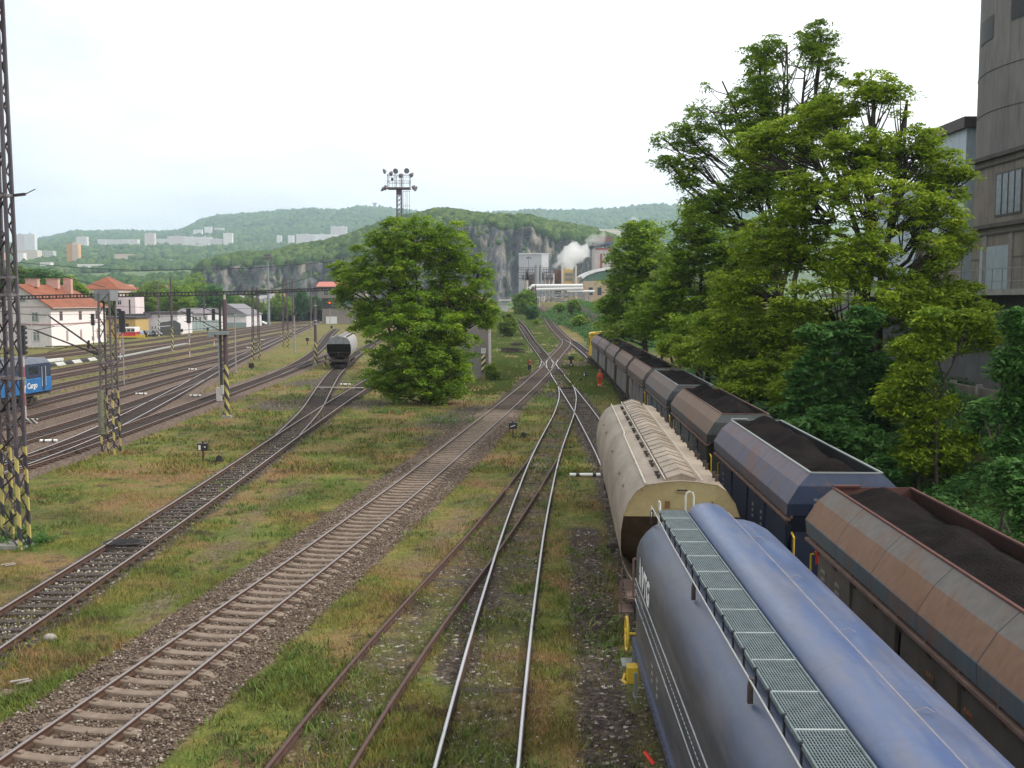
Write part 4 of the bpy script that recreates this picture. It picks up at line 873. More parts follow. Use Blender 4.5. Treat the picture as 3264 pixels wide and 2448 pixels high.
post(940,1124,998,.11,'grey concrete post with a small black box on top',mat('concrete_post',(.3,.27,.25),(.22,.2,.18)),extra=lambda t,H:(lambda b:(b.box(-.25,.25,-.2,.2,H-.3,H+.15),b.build('box',M_STD,t)))(MB()))
def ex_ring(t,H):
    for z in (H-.9,H-2.9,H*.62):
        b=MB(); b.tube([(0,0,z),(0,0,z+.14)],.26,12); b.build('ring_clamp',M_DIRTYW,t)
post(1007,1164,954,.20,'striped brown post in front of the dark hopper wagon',yellow_striped('striped_post_wagon',3.1),extra=ex_ring)
post(992,1059,897,.16,'slender dark post left of the signal cabin',yellow_striped('striped_post_a',3.2))
post(550,1121,882,.18,'dark post striped at the foot with two white lamps, left of the thick brown post',yellow_striped('striped_post_b',4.2,(.09,.06,.08)),extra=lambda t,H:(lambda b:(b.bar((-1.2,0,H-7.5),(1.2,0,H-7.1),.12),b.bar((-2.5,0,H-8.4),(-.2,0,H-8.2),.12),b.build('lamp',M_WHITE,t)))(MB()))
post(508,1074,897,.19,'dark post with black and white foot beside the parked cars',stripes('striped_post_bw1',(.1,.07,.08),0,4.6,WHs,DKs,1.0,1.6),lean=-.2)
post(652,1059,900,.16,'dark post with black and white foot before the white shed',stripes('striped_post_bw2',(.1,.07,.08),0,3.6,WHs,DKs,1.0,1.6))
post(936,1078,889,.22,'tall dark concrete post, right one of the pair before the signal cabin',yellow_striped('striped_post_c',3.2,(.12,.1,.1)),extra=lambda t,H:(lambda b:(b.bar((-1.1,0,H-.1),(1.1,0,H),.08),b.build('crossbar',M_STD,t)))(MB()))
post(63,1100,893,.22,'dark post in front of the house gable',mat('post_mauve',(.16,.13,.16),(.12,.1,.12)),extra=None)
post(103,1109,1003,.06,'thin white post at the corner of the station house',mat('pale_post2',(.42,.42,.42)))
post(348,1040,880,.10,'distant concrete post above the red roofs',mat('concrete_post2',(.4,.36,.3)),extra=lambda t,H:(lambda b:(b.bar((-1.5,0,H-.2),(0,0,H-.2),.1),b.bar((.2,0,H-.4),(1.8,0,H-.2),.1),b.build('arm',M_STD,t)))(MB()))
post(1134,1030,958,.14,'post standing before the right side of the signal cabin',mat('post_mauve2',(.14,.1,.11)))
post(1052,1038,970,.10,'far signal post with a red light beside the cabin',mat('post_pale3',(.3,.28,.28)),extra=lambda t,H:(lambda b:(b.box(-.45,.45,-.3,.2,H-1.2,H+1.4),b.build('signal_head',M_STD,t)))(MB()))
rl,nt,bs=nodes('red_signal_light'); bs.inputs['Base Color'].default_value=(.8,.02,.01,1); bs.inputs['Emission Color'].default_value=(1,.05,.02,1); bs.inputs['Emission Strength'].default_value=3
b=MB(); g=gnd(1052,1038); o_=[o for o in bpy.data.objects if o.get('label')=='far signal post with a red light beside the cabin'][0]; Hh=at(1052,970,g.y).z-g.z; b.tube([(0,-.32,Hh+.5),(0,-.42,Hh+.5)],.3,10); b.build('red_light',rl,o_)
M_SIG=mat('signal_black',(.022,.02,.024),(.03,.027,.03),3,.5)
def signal(sx,sy,ytop,label,nl=5,wpx=8,hpx=40,r=.07,pm=None,face=-.5):
    g=gnd(sx,sy); s=g.y/FPX; H=at(sx,ytop,g.y).z-g.z; t=thing('light_signal',label,'railway signal',g,0,'tall light signals in the yard')
    b=MB(); b.tube([(0,0,-.2),(0,0,H)],r,8); b.build('pole',pm or M_ST,t)
    w_,h=wpx*s,hpx*s; b=MB(); b.box(-w_/2,w_/2,-.16,.02,H-h,H); b.tube([(0,.02,H-h),(0,.02,H)],.05,6); b.build('head',M_SIG,t)
    for i in range(nl):
        z=H-h*(i+.5)/nl; k=MB(); k.tube([(w_*.15,.05,z),(w_*.15,.34,z)],min(.14,h/nl*.42),10,cap=False); k.tube([(w_*.15,.03,z),(w_*.15,.06,z)],min(.13,h/nl*.4),10); k.build('lamp_hood',M_SIG,t)
        k=MB(); k.box(-w_/2-.22,-w_/2,-.15,.0,z+.05,z+.12); k.build('hood',M_GALV,t)
    k=MB(); k.box(-.18,.18,-.14,-.08,H-h-2.2,H-h-1.6); k.build('number_plate',M_DIRTYW,t); return t
rw=stripes('red_white_post',(.3,.2,.22),.0,9,(.45,.4,.4),(.28,.09,.1),1.9,0.0)
signal(605,1139,983,'black five lamp signal on a thin post, in front of the grey fence',5,13,47,.08,rw)
signal(683,1103,985,'black signal just left of the thick brown post',5,10,36,.08,rw)
signal(396,1228,991,'large black signal right of the counterweight mast',5,18,68,.06,mat('pale_post',(.33,.31,.3)))
signal(384,1146,984,'smaller black signal partly hidden by the larger one',4,11,32,.07,rw)
signal(300,1146,1000,'black signal left of the counterweight mast, by the house corner',4,10,37,.08,yellow_striped('striped_signal',3))
signal(82,1335,1037,'big black signal with lamp hoods beside the near lattice mast',6,17,94,.07,rw)
b=MB(); g=gnd(98,1349); t=thing('marker_block','small black and white marker block on the ground by the blue locomotive','marker',g)
b.box(-.45,.45,-.15,.15,0,.32); b.build('block',stripes('block_bw',(.3,.3,.3),-1,1,WHs,DKs,.36,1),t)
# dwarf signals and point lanterns
def dwarf(sx,sy,h,label,yellow=True):
    g=gnd(sx,sy); t=thing('dwarf_signal',label,'railway signal',g,0,'dwarf shunting signals'); b=MB(); b.tube([(0,0,0),(0,0,h*.6)],.09,8); b.build('post',yellow_striped('dwarf_striped',2) if yellow else M_STD,t)
    b=MB(); b.box(-.28,.28,-.14,.14,h*.55,h); 
    for x in (-.13,.13): b.tube([(x,-.14,h*.8),(x,-.26,h*.8)],.11,10)
    b.build('head',M_SIG,t)
dwarf(802,1191,1.25,'dwarf signal in the dry grass right of the thick brown post'); dwarf(980,1098,1.3,'rusty dwarf signal left of the striped post by the wagon',False); dwarf(1057,1055,1.5,'distant dwarf signal near the cabin lawn'); dwarf(580,1068,1.5,'dwarf signal by the grey fence'); dwarf(662,1062,1.5,'dwarf signal by the gable shed',False)
g=gnd(1036,1176); t=thing('warning_post','short striped warning post beside the dark hopper wagon','post',g); b=MB(); b.tube([(0,0,0),(0,0,1.7)],.16,8); b.build('post',yellow_striped('short_striped',3),t)
def lantern(sx,sy,h,label,face,lever,vert=False):
    g=gnd(sx,sy); t=thing('point_lantern',label,'point indicator',g,0,'point indicator lanterns'); b=MB(); b.tube([(0,0,0),(0,0,h*.62)],.035,6); b.box(-.05,.05,-.05,.05,h*.25,h*.34); b.build('stand',M_BLK,t)
    b=MB(); b.box(-.26,.26,-.14,.14,h*.58,h*.94); b.tube([(0,0,h*.94),(0,0,h*1.04)],.05,8); b.build('lantern_box',M_SIG,t,bevel=.02)
    b=MB()
    if face=='arrow': b.add([(-.16,-.145,h*.72),(-.13,-.145,h*.68),(.17,-.145,h*.79),(.14,-.145,h*.83)],[(0,1,2,3)])
    else: b.box(-.2,-.08,-.146,-.14,h*.62,h*.86); b.box(.1,.18,-.146,-.14,h*.74,h*.8)
    b.build('lens',M_WHITE,t)
    if lever:
        b=MB(); b.bar((.05,0,.12),(lever,.0,.06),.05); b.bar((lever-.1,0,.06),(lever+.1,0,.28),.05); b.build('lever',M_BLK,t)
        b=MB(); b.tube([(lever+.1,-.06,.22),(lever+.1,.06,.22)],.17,14); b.tube([(lever+.16,-.08,.12),(lever+.16,.08,.12)],.1,10); b.build('weight',M_DIRTYW if False else M_STD,t)
lantern(648,1474,1.1,'point lantern with a white slot, in the grass left of the siding on black sleepers','slot',.75)
lantern(1635,1397,1.05,'point lantern with a slanted white arrow between the concrete track and the shiny curve','arrow',.55)
lantern(1866,1217,1.05,'small rusty point lantern left of the orange dressed worker','slot',-.6)
g=gnd(1820,1172); t=thing('point_machine','black point machine with a weight, right of the crossing','point machine',g); b=MB(); b.box(-.3,.3,-.3,.3,0,.5); b.tube([(0,-.1,.5),(0,-.1,1.3)],.16,10); b.box(-.35,.35,-.2,.2,1.0,1.5); b.build('machine',M_SIG,t); b=MB(); b.box(-.12,.06,-.33,-.3,.3,.5); b.build('plate',M_WHITE,t)
b=MB(); b.bar((-1.2,-1.5,.1),(1.0,-1.5,.1),.08); b.bar((-1,-2.4,.1),(1.0,-2.4,.1),.08); b.build('rod',M_BLK,t)
# white fouling-point markers with black ends
fm=MB(); fm.tube([(-.5,0,.09),(.5,0,.09)],.085,10); fme=fm.build('marker_bar',None or M_WHITE); mm,nt,bs=nodes('marker_paint'); v=coords(nt); s=nt.nodes.new('ShaderNodeSeparateXYZ'); L(nt,v,s.inputs[0]); ab=mth(nt,'ABSOLUTE',s.outputs[0]); L(nt,mixc(nt,mth(nt,'MULTIPLY',mth(nt,'GREATER_THAN',ab,.2),mth(nt,'LESS_THAN',ab,.31)),(.75,.75,.72),(.03,.03,.03)),bs.inputs['Base Color'])
fme.data.materials[0]=mm; first=True
for (sx,sy),wl in (((155,1409),'nearest the left mast'),((450,1258),'below the signals'),((623,1264),'left of the thick brown post'),((614,1179),'far out between two yard tracks'),((1101,1228),'above the turnout by the dark wagon'),((790,1109),'beside the gantry mast'),((835,1084),'farthest, towards the signal cabin'),((1868,1519),'beside the beige wagon')):
    o=fme if first else fme.copy()
    if not first: COL.objects.link(o)
    first=False; o.name='fouling_marker'; g=gnd(sx,sy); o.location=g; o.rotation_euler=(0,0,random.uniform(-.1,.1)); k=1.6 if sx==1868 else 1.0; o.scale=(k,1,1); tag(o,'white bar marker with black bands, '+wl,'marker','white fouling point markers')
# boards across the turnout
a,b_=gnd(1008,1240),gnd(1160,1242); t=thing('walkway_boards','grey plank walkway laid across the turnout below the dark wagon','walkway',a); d=b_-a; b=MB(); b.box(0,d.length,-.35,.35,.14,.2,Matrix.Rotation(math.atan2(d.y,d.x),4,'Z')); b.build('planks',mat('grey_boards',(.27,.24,.21),(.2,.17,.15),3,.9,stretch=(1,8,1)),t)
b=MB()
for f in (.15,.8): b.box(d.length*f-.15,d.length*f+.15,-.45,-.35,-.1,.14,Matrix.Rotation(math.atan2(d.y,d.x),4,'Z'))
b.build('support',M_CONB,t)
# cable trough by the far tracks, low walls in black and white
for k_,(p_,q_,lb) in enumerate((((560/4.424,1000+770/4.424),(1340/4.424,1000+655/4.424),'low trackside ramp painted black and white, behind the blue locomotive'),((600/4.424,1000+690/4.424),(870/4.424,1000+662/4.424),'short black ramp edge above the painted one'))):
    A,B=gnd(*p_),gnd(*q_); d=B-A; t=thing('platform_edge',lb,'ramp',A); b=MB(); b.box(0,d.length,-.3,.3,0,.4,Matrix.Rotation(math.atan2(d.y,d.x),4,'Z')); M_=stripes('edge_bw_%d'%k_,(.1,.1,.1),-1,1,(.6,.6,.58),(.04,.04,.04),2.6 if k_==0 else 50,1.0); b.build('edge',M_,t)
    if k_==0:
        nt=M_.node_tree
A,B=gnd(*Y2([(110,400)])[0]),gnd(*Y2([(1080,200)])[0]); d=B-A; b=MB(); b.box(0,d.length,-.5,.5,0,.12,Matrix.Rotation(math.atan2(d.y,d.x),4,'Z')); o=b.build('cable_trough',mat('trough_concrete',(.3,.31,.28),(.22,.24,.2),2)); o.location=A; tag(o,'long grey concrete cable trough between the far yard tracks','cable trough')
# overhead wires
wm=mat('wire_black',(.03,.03,.035),None,5,.6); nW=0
for pts,Yw,r,lb in (([(43,835),(271,855),(452,862),(800,855),(1048,835),(1180,812)],170,.045,'topmost overhead wire crossing in front of the wooded hill'),
    ([(54,853),(200,880),(330,915)],150,.04,'overhead wire dropping across the red roofed house'),([(867,920),(1027,871),(1090,845)],180,.05,'overhead wire slanting up towards the big bush'),
    ([(20,1000),(170,1003),(330,1000)],120,.02,'thin overhead wire in front of the house windows'),([(60,1030),(200,1042),(330,1018),(700,1002)],125,.02,'thin overhead wire just below the first floor'),
    ([(330,975),(600,985),(900,982),(1030,972)],140,.022,'thin overhead wire above the white shed'),([(60,1110),(170,1112),(330,1100)],100,.022,'contact wire above the blue locomotive'),
    ([(300,1055),(460,1062),(640,1048),(720,1038)],130,.025,'contact wire in front of the grey fence'),([(150,1006),(60,1000),(-20,990)],60,.018,'wire tied to the upper cantilever at the left'),([(105,1050),(40,1045),(-20,1040)],60,.018,'wire tied to the lower cantilever at the left')):
    b=MB(); P=[at(x,y,Yw) for x,y in pts]; b.tube(P,r,5); o=b.build('overhead_wire',wm); tag(o,lb,'overhead wire','overhead wires')
# floodlight tower
g=at(1272,599,185); H=g.z-.2; t=thing('floodlight_tower','tall lattice floodlight tower with a railed platform, rising behind the big bush','floodlight tower',(g.x,185,0))
lo=[Vector((x*.62,y*.62,0)) for x,y in ((-1,-1),(1,-1),(1,1),(-1,1))]; hi=[v*.62+Vector((0,0,H)) for v in lo]; b=MB()
for a,c in zip(lo,hi): b.bar(a,c,.16)
for i in range(36):
    f0,f1=i/36,(i+1)/36
    for j in range(4):
        A0,A1=lo[j].lerp(hi[j],f0),lo[j].lerp(hi[j],f1); B0,B1=lo[(j+1)%4].lerp(hi[(j+1)%4],f0),lo[(j+1)%4].lerp(hi[(j+1)%4],f1); b.bar(A0,B1,.07); b.bar(B0,A1,.07)
b.box(-.42,.42,-.42,.42,H-1.0,H); M_PUR=mat('tower_steel',(.13,.11,.13),(.09,.07,.09),3,.6); b.build('lattice_shaft',M_PUR,t)
b=MB(); b.box(-2.0,2.0,-1.1,1.1,H-.05,H+.22); b.build('platform',M_PUR,t)
b=MB()
for y in (-1.1,1.1):
    for x in (-1.95,-.6,.3,.6,1.95): b.bar((x,y,H+.2),(x,y,H+2.5),.09)
    for z in (2.5,2.25,1.35,1.1) : b.bar((-1.95,y,H+z),(1.95,y,H+z),.055)
for x in (-1.95,1.95):
    for z in (2.5,1.3): b.bar((x,-1.1,H+z),(x,1.1,H+z),.055)
b.build('railing',M_PUR,t)
b=MB(); b.box(-1.4,-1.0,-.2,.2,H+1.5,H+1.95); b.bar((-1.2,0,H+.2),(-1.2,0,H+1.5),.04); b.build('control_box',M_SIG,t)
def flood(p,dirv,s=1):
    p=Vector(p); dv_=Vector(dirv).normalized(); b=MB(); b.tube([p-dv_*.45*s,p-dv_*.3*s,p,p+dv_*.08*s],[.12*s,.3*s,.52*s,.54*s],16); b.build('floodlight',mat('lamp_grey',(.22,.2,.22),(.16,.14,.16),3,.5),t)
for p,d_ in (((-2.5,-1,H+3.0),(-1,-.5,-.3)),((-1.5,.8,H+2.85),(1,.8,-.2)),((-.45,-1.1,H+3.05),(-.2,-1,-.35)),((.25,.9,H+2.5),(.4,1,-.5)),((1.5,-1.1,H+3.1),(.1,-1,-.35)),((2.2,.8,H+2.6),(1,.9,-.4)),((-3.0,-.5,H-.05),(-1,-.3,.5)),((-2.5,.6,H+.3),(-1,.6,.3)),((3.0,-.5,H),(1,-.4,-.5)),((2.6,.6,H+.35),(1,.5,-.3))): flood(p,d_,.9)
b=MB(); b.tube([(.72,-.3,H-9),(.72,-.3,H-.4)],.06,6)
for x in (1.2,1.45,1.85): b.bar((x,0,H-9),(x,0,H-.4),.05)
for z in (-.4,-3.0,-5.5): b.bar((.7,0,H+z),(2.0,0,H+z),.06)
b.build('ladder_cage',M_PUR,t)
# second distant lamp mast
g=at(853,817,350); t=thing('lamp_mast','distant slender lamp mast in front of the dark quarry face','lamp mast',(g.x,350,0)); b=MB(); b.tube([(0,0,0),(0,0,g.z)],[.5,.35],10); b.build('mast',mat('mast_pale',(.22,.24,.25)),t); b=MB(); b.box(-1.8,1.8,-.8,.8,g.z-1,g.z-.4); b.box(-1.2,1.2,-.6,.6,g.z,g.z+.6); b.build('lamp_head',M_PUR,t)
# ================================================================ people
def skin(name,chain,edges,m,parent,sub=2):
    me=bpy.data.meshes.new(name); me.from_pydata([c[:3] for c in chain],edges,[]); o=bpy.data.objects.new(name,me); COL.objects.link(o); o.parent=parent
    s=o.modifiers.new('skin','SKIN'); 
    for v,c in zip(me.skin_vertices[0].data,chain): v.radius=(c[3],c[3] if len(c)<5 else c[4]); 
    me.skin_vertices[0].data[0].use_root=True
    ss=o.modifiers.new('sub','SUBSURF'); ss.levels=sub; ss.render_levels=sub; me.materials.append(m); return o
def person(label,loc,rz,cj,cw,ct,helmet,h=1.8,stride=.18,arm=.06):
    t=thing('person',label,'person',loc,rz); s=h/1.8; S=lambda *c:(c[0]*s,c[1]*s,c[2]*s,*[x*s for x in c[3:]])
    SK=mat('skin',(.42,.25,.18),None,5,.6)
    # body: pelvis, spine, neck, head, arms with hands, legs with feet (facing +y)
    V=[S(0,0,.95,.13,.10),S(0,0,1.15,.125,.09),S(0,.0,1.38,.15,.10),S(0,.0,1.50,.07,.06),S(0,.02,1.60,.075,.085),S(0,.02,1.70,.08,.095),S(0,.01,1.77,.05,.06),
       S(-.19,0,1.43,.055),S(-.24,-.02,1.16,.045),S(-.23,arm,.92,.035),S(-.22,arm+.04,.82,.03,.02),S(.19,0,1.43,.055),S(.24,.0,1.16,.045),S(.23,-arm+.06,.92,.035),S(.22,-arm+.1,.82,.03,.02),
       S(-.10,0,.88,.085),S(-.10,stride*.5,.5,.06),S(-.10,stride*.3,.09,.04),S(-.10,stride*.3+.13,.04,.035,.03),S(.10,0,.88,.085),S(.10,-stride*.1,.5,.06),S(.10,-stride*.8,.10,.04),S(.10,-stride*.8+.13,.04,.035,.03)]
    E=[(0,1),(1,2),(2,3),(3,4),(4,5),(5,6),(2,7),(7,8),(8,9),(9,10),(2,11),(11,12),(12,13),(13,14),(0,15),(15,16),(16,17),(17,18),(0,19),(19,20),(20,21),(21,22)]
    bd=skin('body',V,E,SK,t)
    up=lambda i,k=1.28:(V[i][0],V[i][1],V[i][2],*[r*k for r in V[i][3:]])
    j=[S(0,0,1.02,.155,.13),up(1,1.3),up(2,1.2),S(0,0,1.46,.09,.08),up(7,1.3),up(8,1.4),up(9,1.35),up(11,1.3),up(12,1.4),up(13,1.35)]
    skin('jacket',j,[(0,1),(1,2),(2,3),(2,4),(4,5),(5,6),(2,7),(7,8),(8,9)],cj,t)
    p=[S(0,0,.97,.16,.135),up(15,1.35),up(16,1.5),S(V[17][0]/s,V[17][1]/s,.2,.07),up(19,1.35),up(20,1.5),S(V[21][0]/s,V[21][1]/s,.2,.07)]
    skin('trousers',p,[(0,1),(1,2),(2,3),(0,4),(4,5),(5,6)],ct,t)
    if cw: skin('waist_bag',[S(0,0,.80,.19,.17),S(0,0,.92,.2,.175),S(0,0,1.06,.18,.155)],[(0,1),(1,2)],cw,t)
    for a in (17,21):
        x,y=V[a][0],V[a][1]; skin('boot',[(x,y,.16*s,.06*s,.06*s),(x,y,.06*s,.055*s,.055*s),(x,y+.12*s,.045*s,.05*s,.035*s)],[(0,1),(1,2)],M_SIG,t)
    # face and head cover
    b=MB(); 
    for x in (-.033,.033): b.tube([(x*s,.105*s,1.70*s),(x*s,.112*s,1.70*s)],.012*s,8)
    b.build('eyes',M_SIG,t); b=MB(); b.tube([(0,.10*s,1.69*s),(0,.135*s,1.65*s)],.014*s,6); b.build('nose',SK,t)
    b=MB(); b.box(-.025*s,.025*s,.098*s,.108*s,1.612*s,1.622*s); b.build('mouth',mat('lips',(.3,.1,.09)),t)
    for x in (-1,1): b=MB(); b.tube([(x*.078*s,.015*s,1.70*s),(x*.078*s,.015*s,1.65*s)],.018*s,6); b.build('ear',SK,t)
    for x,i in ((-1,10),(1,14)):      # five fingers each
        for f_ in range(5):
            q=V[i]; b=MB(); dx=(f_-2)*.014*s; ln=(.05,.07,.075,.068,.05)[f_]*s; a0=Vector((q[0],q[1]+dx,q[2])); 
            if f_==0: b.tube([a0+Vector((-x*.02*s,.01,0.02*s)),a0+Vector((-x*.035*s,.02*s,-.02*s)),a0+Vector((-x*.04*s,.03*s,-.045*s))],[.009*s,.008*s,.006*s],6)
            else: b.tube([a0,a0+Vector((-x*.006*s,0,-ln*.6)),a0+Vector((-x*.02*s,0,-ln))],[.009*s,.008*s,.006*s],6)
            b.build('finger',SK,t)
    b=MB(); R0=.115*s
    rings=[]
    for a in range(0,91,15): rings.append([(R0*math.cos(R(a))*math.cos(2*math.pi*i/14),.02*s+R0*1.15*math.cos(R(a))*math.sin(2*math.pi*i/14),1.72*s+R0*1.05*math.sin(R(a))) for i in range(14)])
    b.loft(rings,True); 
    if helmet: b.tube([(0,.02*s,1.715*s),(0,.02*s,1.73*s)],.135*s,16)
    b.build('helmet' if helmet else 'hair',helmet or mat('hair',(.05,.03,.02)),t,smooth=True)
    return t
OR=mat('orange_workwear',(.85,.10,.02),(.65,.07,.015),4,.6); NV=mat('navy_workwear',(.02,.025,.05),None,4,.8); RH=mat('red_helmet',(.75,.05,.02),None,3,.3)
g=gnd(1912,1240); pw=person('person in orange workwear and red helmet walking away beside the coal train',g,R(8),OR,NV,OR,RH,1.86,.24)
b=MB(); 
for z in (.3,.62,1.22): b.tube([(-.1,0,z),(-.1,0,z+.0001)],.01,6) if False else None
k=MB()
for x,y in ((-.10,.06),(.10,-.06)): k.tube([(x,y,.36),(x,y,.42)],.098,12)
k.build('reflective_band',M_WHITE,pw)
g=gnd(1688,1186); person('person in a dark jacket and orange vest standing in the grass left of the crossing',g,R(200),mat('dull_orange',(.38,.07,.025),(.06,.03,.025),6,.8,lo=.45,hi=.55),None,NV,None,1.72,.04,.1)
# piles of old sleepers and boards
def pile(sx,sy,lx,ly,n,label,m,hh):
    g=gnd(sx,sy); t=thing('timber_pile',label,'timber pile',g); rg=random.Random(sx)
    for i in range(n):
        b=MB(); z=.12+hh*(i/n); an=rg.uniform(-.35,.35); c=Vector((rg.uniform(-lx,lx)*.35,rg.uniform(-ly,ly)*(1-i/n*.6),z)); dd=Vector((math.cos(an),math.sin(an),rg.uniform(-.05,.05)))*lx*.6; b.bar(c-dd,c+dd,.24,.16); b.build('beam',m,t)
pile(1638,1126,2.3,1.6,12,'dark heap of old timbers in the grass left of the crossing',M_WOOD,.8); pile(1655,1104,1.6,1.2,7,'smaller dark timber heap behind the larger one',M_WOOD,.5); pile(1630,1141,1.6,.6,3,'pale yellow planks lying in front of the dark heap',mat('yellow_plank',(.42,.33,.16),(.3,.22,.1)),.2)
b=MB(); b.bar((-1.1,0,.1),(1.1,0,.1),.25,.12); o=b.build('plank',MC['yellow_plank']); o.location=gnd(1822,1130); tag(o,'single pale plank lying right of the crossing','plank')
for (sx,sy),lb in (((28,1805),'pale scrap board below the near mast'),((68,2180),'white and pink litter in the grass at the lower left'),((160,2043),'round pale stone in the grass between the two left tracks')):
    b=MB(); 
    if 'stone' in lb: b.tube([(-.16,0,.05),(-.12,0,.07),(-.05,0,.09),(.05,0,.09),(.12,0,.07),(.15,0,.05)],[.02,.07,.1,.1,.07,.02],12)
    else: b.bar((-.25,0,.05),(.12,.1,.08),.08,.02); b.bar((-.06,-.1,.04),(.22,.05,.07),.07,.02)
    o=b.build('stone' if 'stone' in lb else 'litter',mat('litter_pale',(.34,.3,.27))); o.location=gnd(sx,sy); tag(o,lb,'stone' if 'stone' in lb else 'litter')

b=MB(); g=gnd(395,1745); rr=random.Random(2)
for k in range(7): rx,ry=.42+.05*k,.28+.03*k; b.tube([(g.x+rx*math.cos(a)+rr.uniform(-.03,.03),g.y+ry*math.sin(a),g.z+.1+.015*k) for a in [2*math.pi*i/22 for i in range(22)]],.014,5,closed=True)
o=b.build('cable_coil',M_SIG); tag(o,'coil of black cable dropped between the rails of the black sleeper track','cable coil')
# ================================================================ foliage
def leafmat(name,c1,c2,c3,trans=.45):
    m,nt,bs=nodes(name); a=N(nt,'ShaderNodeAttribute'); a.attribute_name='tint'
    v=coords(nt,'World'); n=noi(nt,v,.55,3); k=mth(nt,'ADD',mth(nt,'MULTIPLY',a.outputs['Fac'],.65),mth(nt,'MULTIPLY',n,.35))
    c=ramp(nt,k,[(.15,c1),(.5,c2),(.85,c3)]).outputs[0]
    L(nt,c,bs.inputs['Base Color']); bs.inputs['Roughness'].default_value=.55; bs.inputs['Specular IOR Level'].default_value=.25
    tr=nt.nodes.new('ShaderNodeBsdfTranslucent'); L(nt,mixc(nt,.5,c,(.35,.42,.03),'MULTIPLY') if False else c,tr.inputs['Color'])
    mx=nt.nodes.new('ShaderNodeMixShader'); mx.inputs[0].default_value=trans; L(nt,bs.outputs[0],mx.inputs[1]); L(nt,tr.outputs[0],mx.inputs[2])
    L(nt,mx.outputs[0],nt.nodes['Material Output'].inputs['Surface']); return m
LF_AC=leafmat('locust_leaves',(.09,.16,.012),(.22,.33,.02),(.46,.54,.05))
LF_MD=leafmat('ash_leaves',(.075,.16,.014),(.185,.31,.022),(.39,.50,.045))
LF_DK=leafmat('maple_leaves',(.03,.095,.02),(.07,.175,.035),(.14,.27,.065))
LF_BR=leafmat('bright_leaves',(.08,.14,.018),(.17,.26,.03),(.30,.37,.06))
M_BARK=mat('bark',(.07,.055,.045),(.035,.028,.024),6,.9,bmp=.5,stretch=(1,1,.3))
def leaves(C,cr,nl,ls,rg,flat=.45):
    """C cluster centres (k,3), cr cluster radius, nl leaves each: returns vertex/face arrays and tints"""
    k=len(C); ctint=rg.random(k)
    n=k*nl; ci=np.repeat(np.arange(k),nl)
    d=rg.normal(size=(n,3)); d/=np.linalg.norm(d,axis=1)[:,None]; r=rg.random(n)**.45
    crr=(cr*rg.uniform(.55,1.35,k))[ci]
    P=C[ci]+d*(r*crr)[:,None]*np.array([1,1,flat]); P[:,2]-=(r**2)*crr*.28
    nrm=np.stack([rg.normal(0,.55,n),rg.normal(0,.55,n),np.ones(n)],1); nrm/=np.linalg.norm(nrm,axis=1)[:,None]
    a=rg.normal(size=(n,3)); a-=nrm*(a*nrm).sum(1)[:,None]; a/=np.linalg.norm(a,axis=1)[:,None]; b_=np.cross(nrm,a)
    s=(ls*rg.uniform(.6,1.4,n))[:,None]
    V=np.stack([P-a*s,P-b_*s*.42,P+a*s,P+b_*s*.42],1).reshape(-1,3)
    F=np.arange(n*4).reshape(-1,4); T=np.clip(.55*ctint[ci]+.45*rg.random(n),0,1)
    return V,F,T
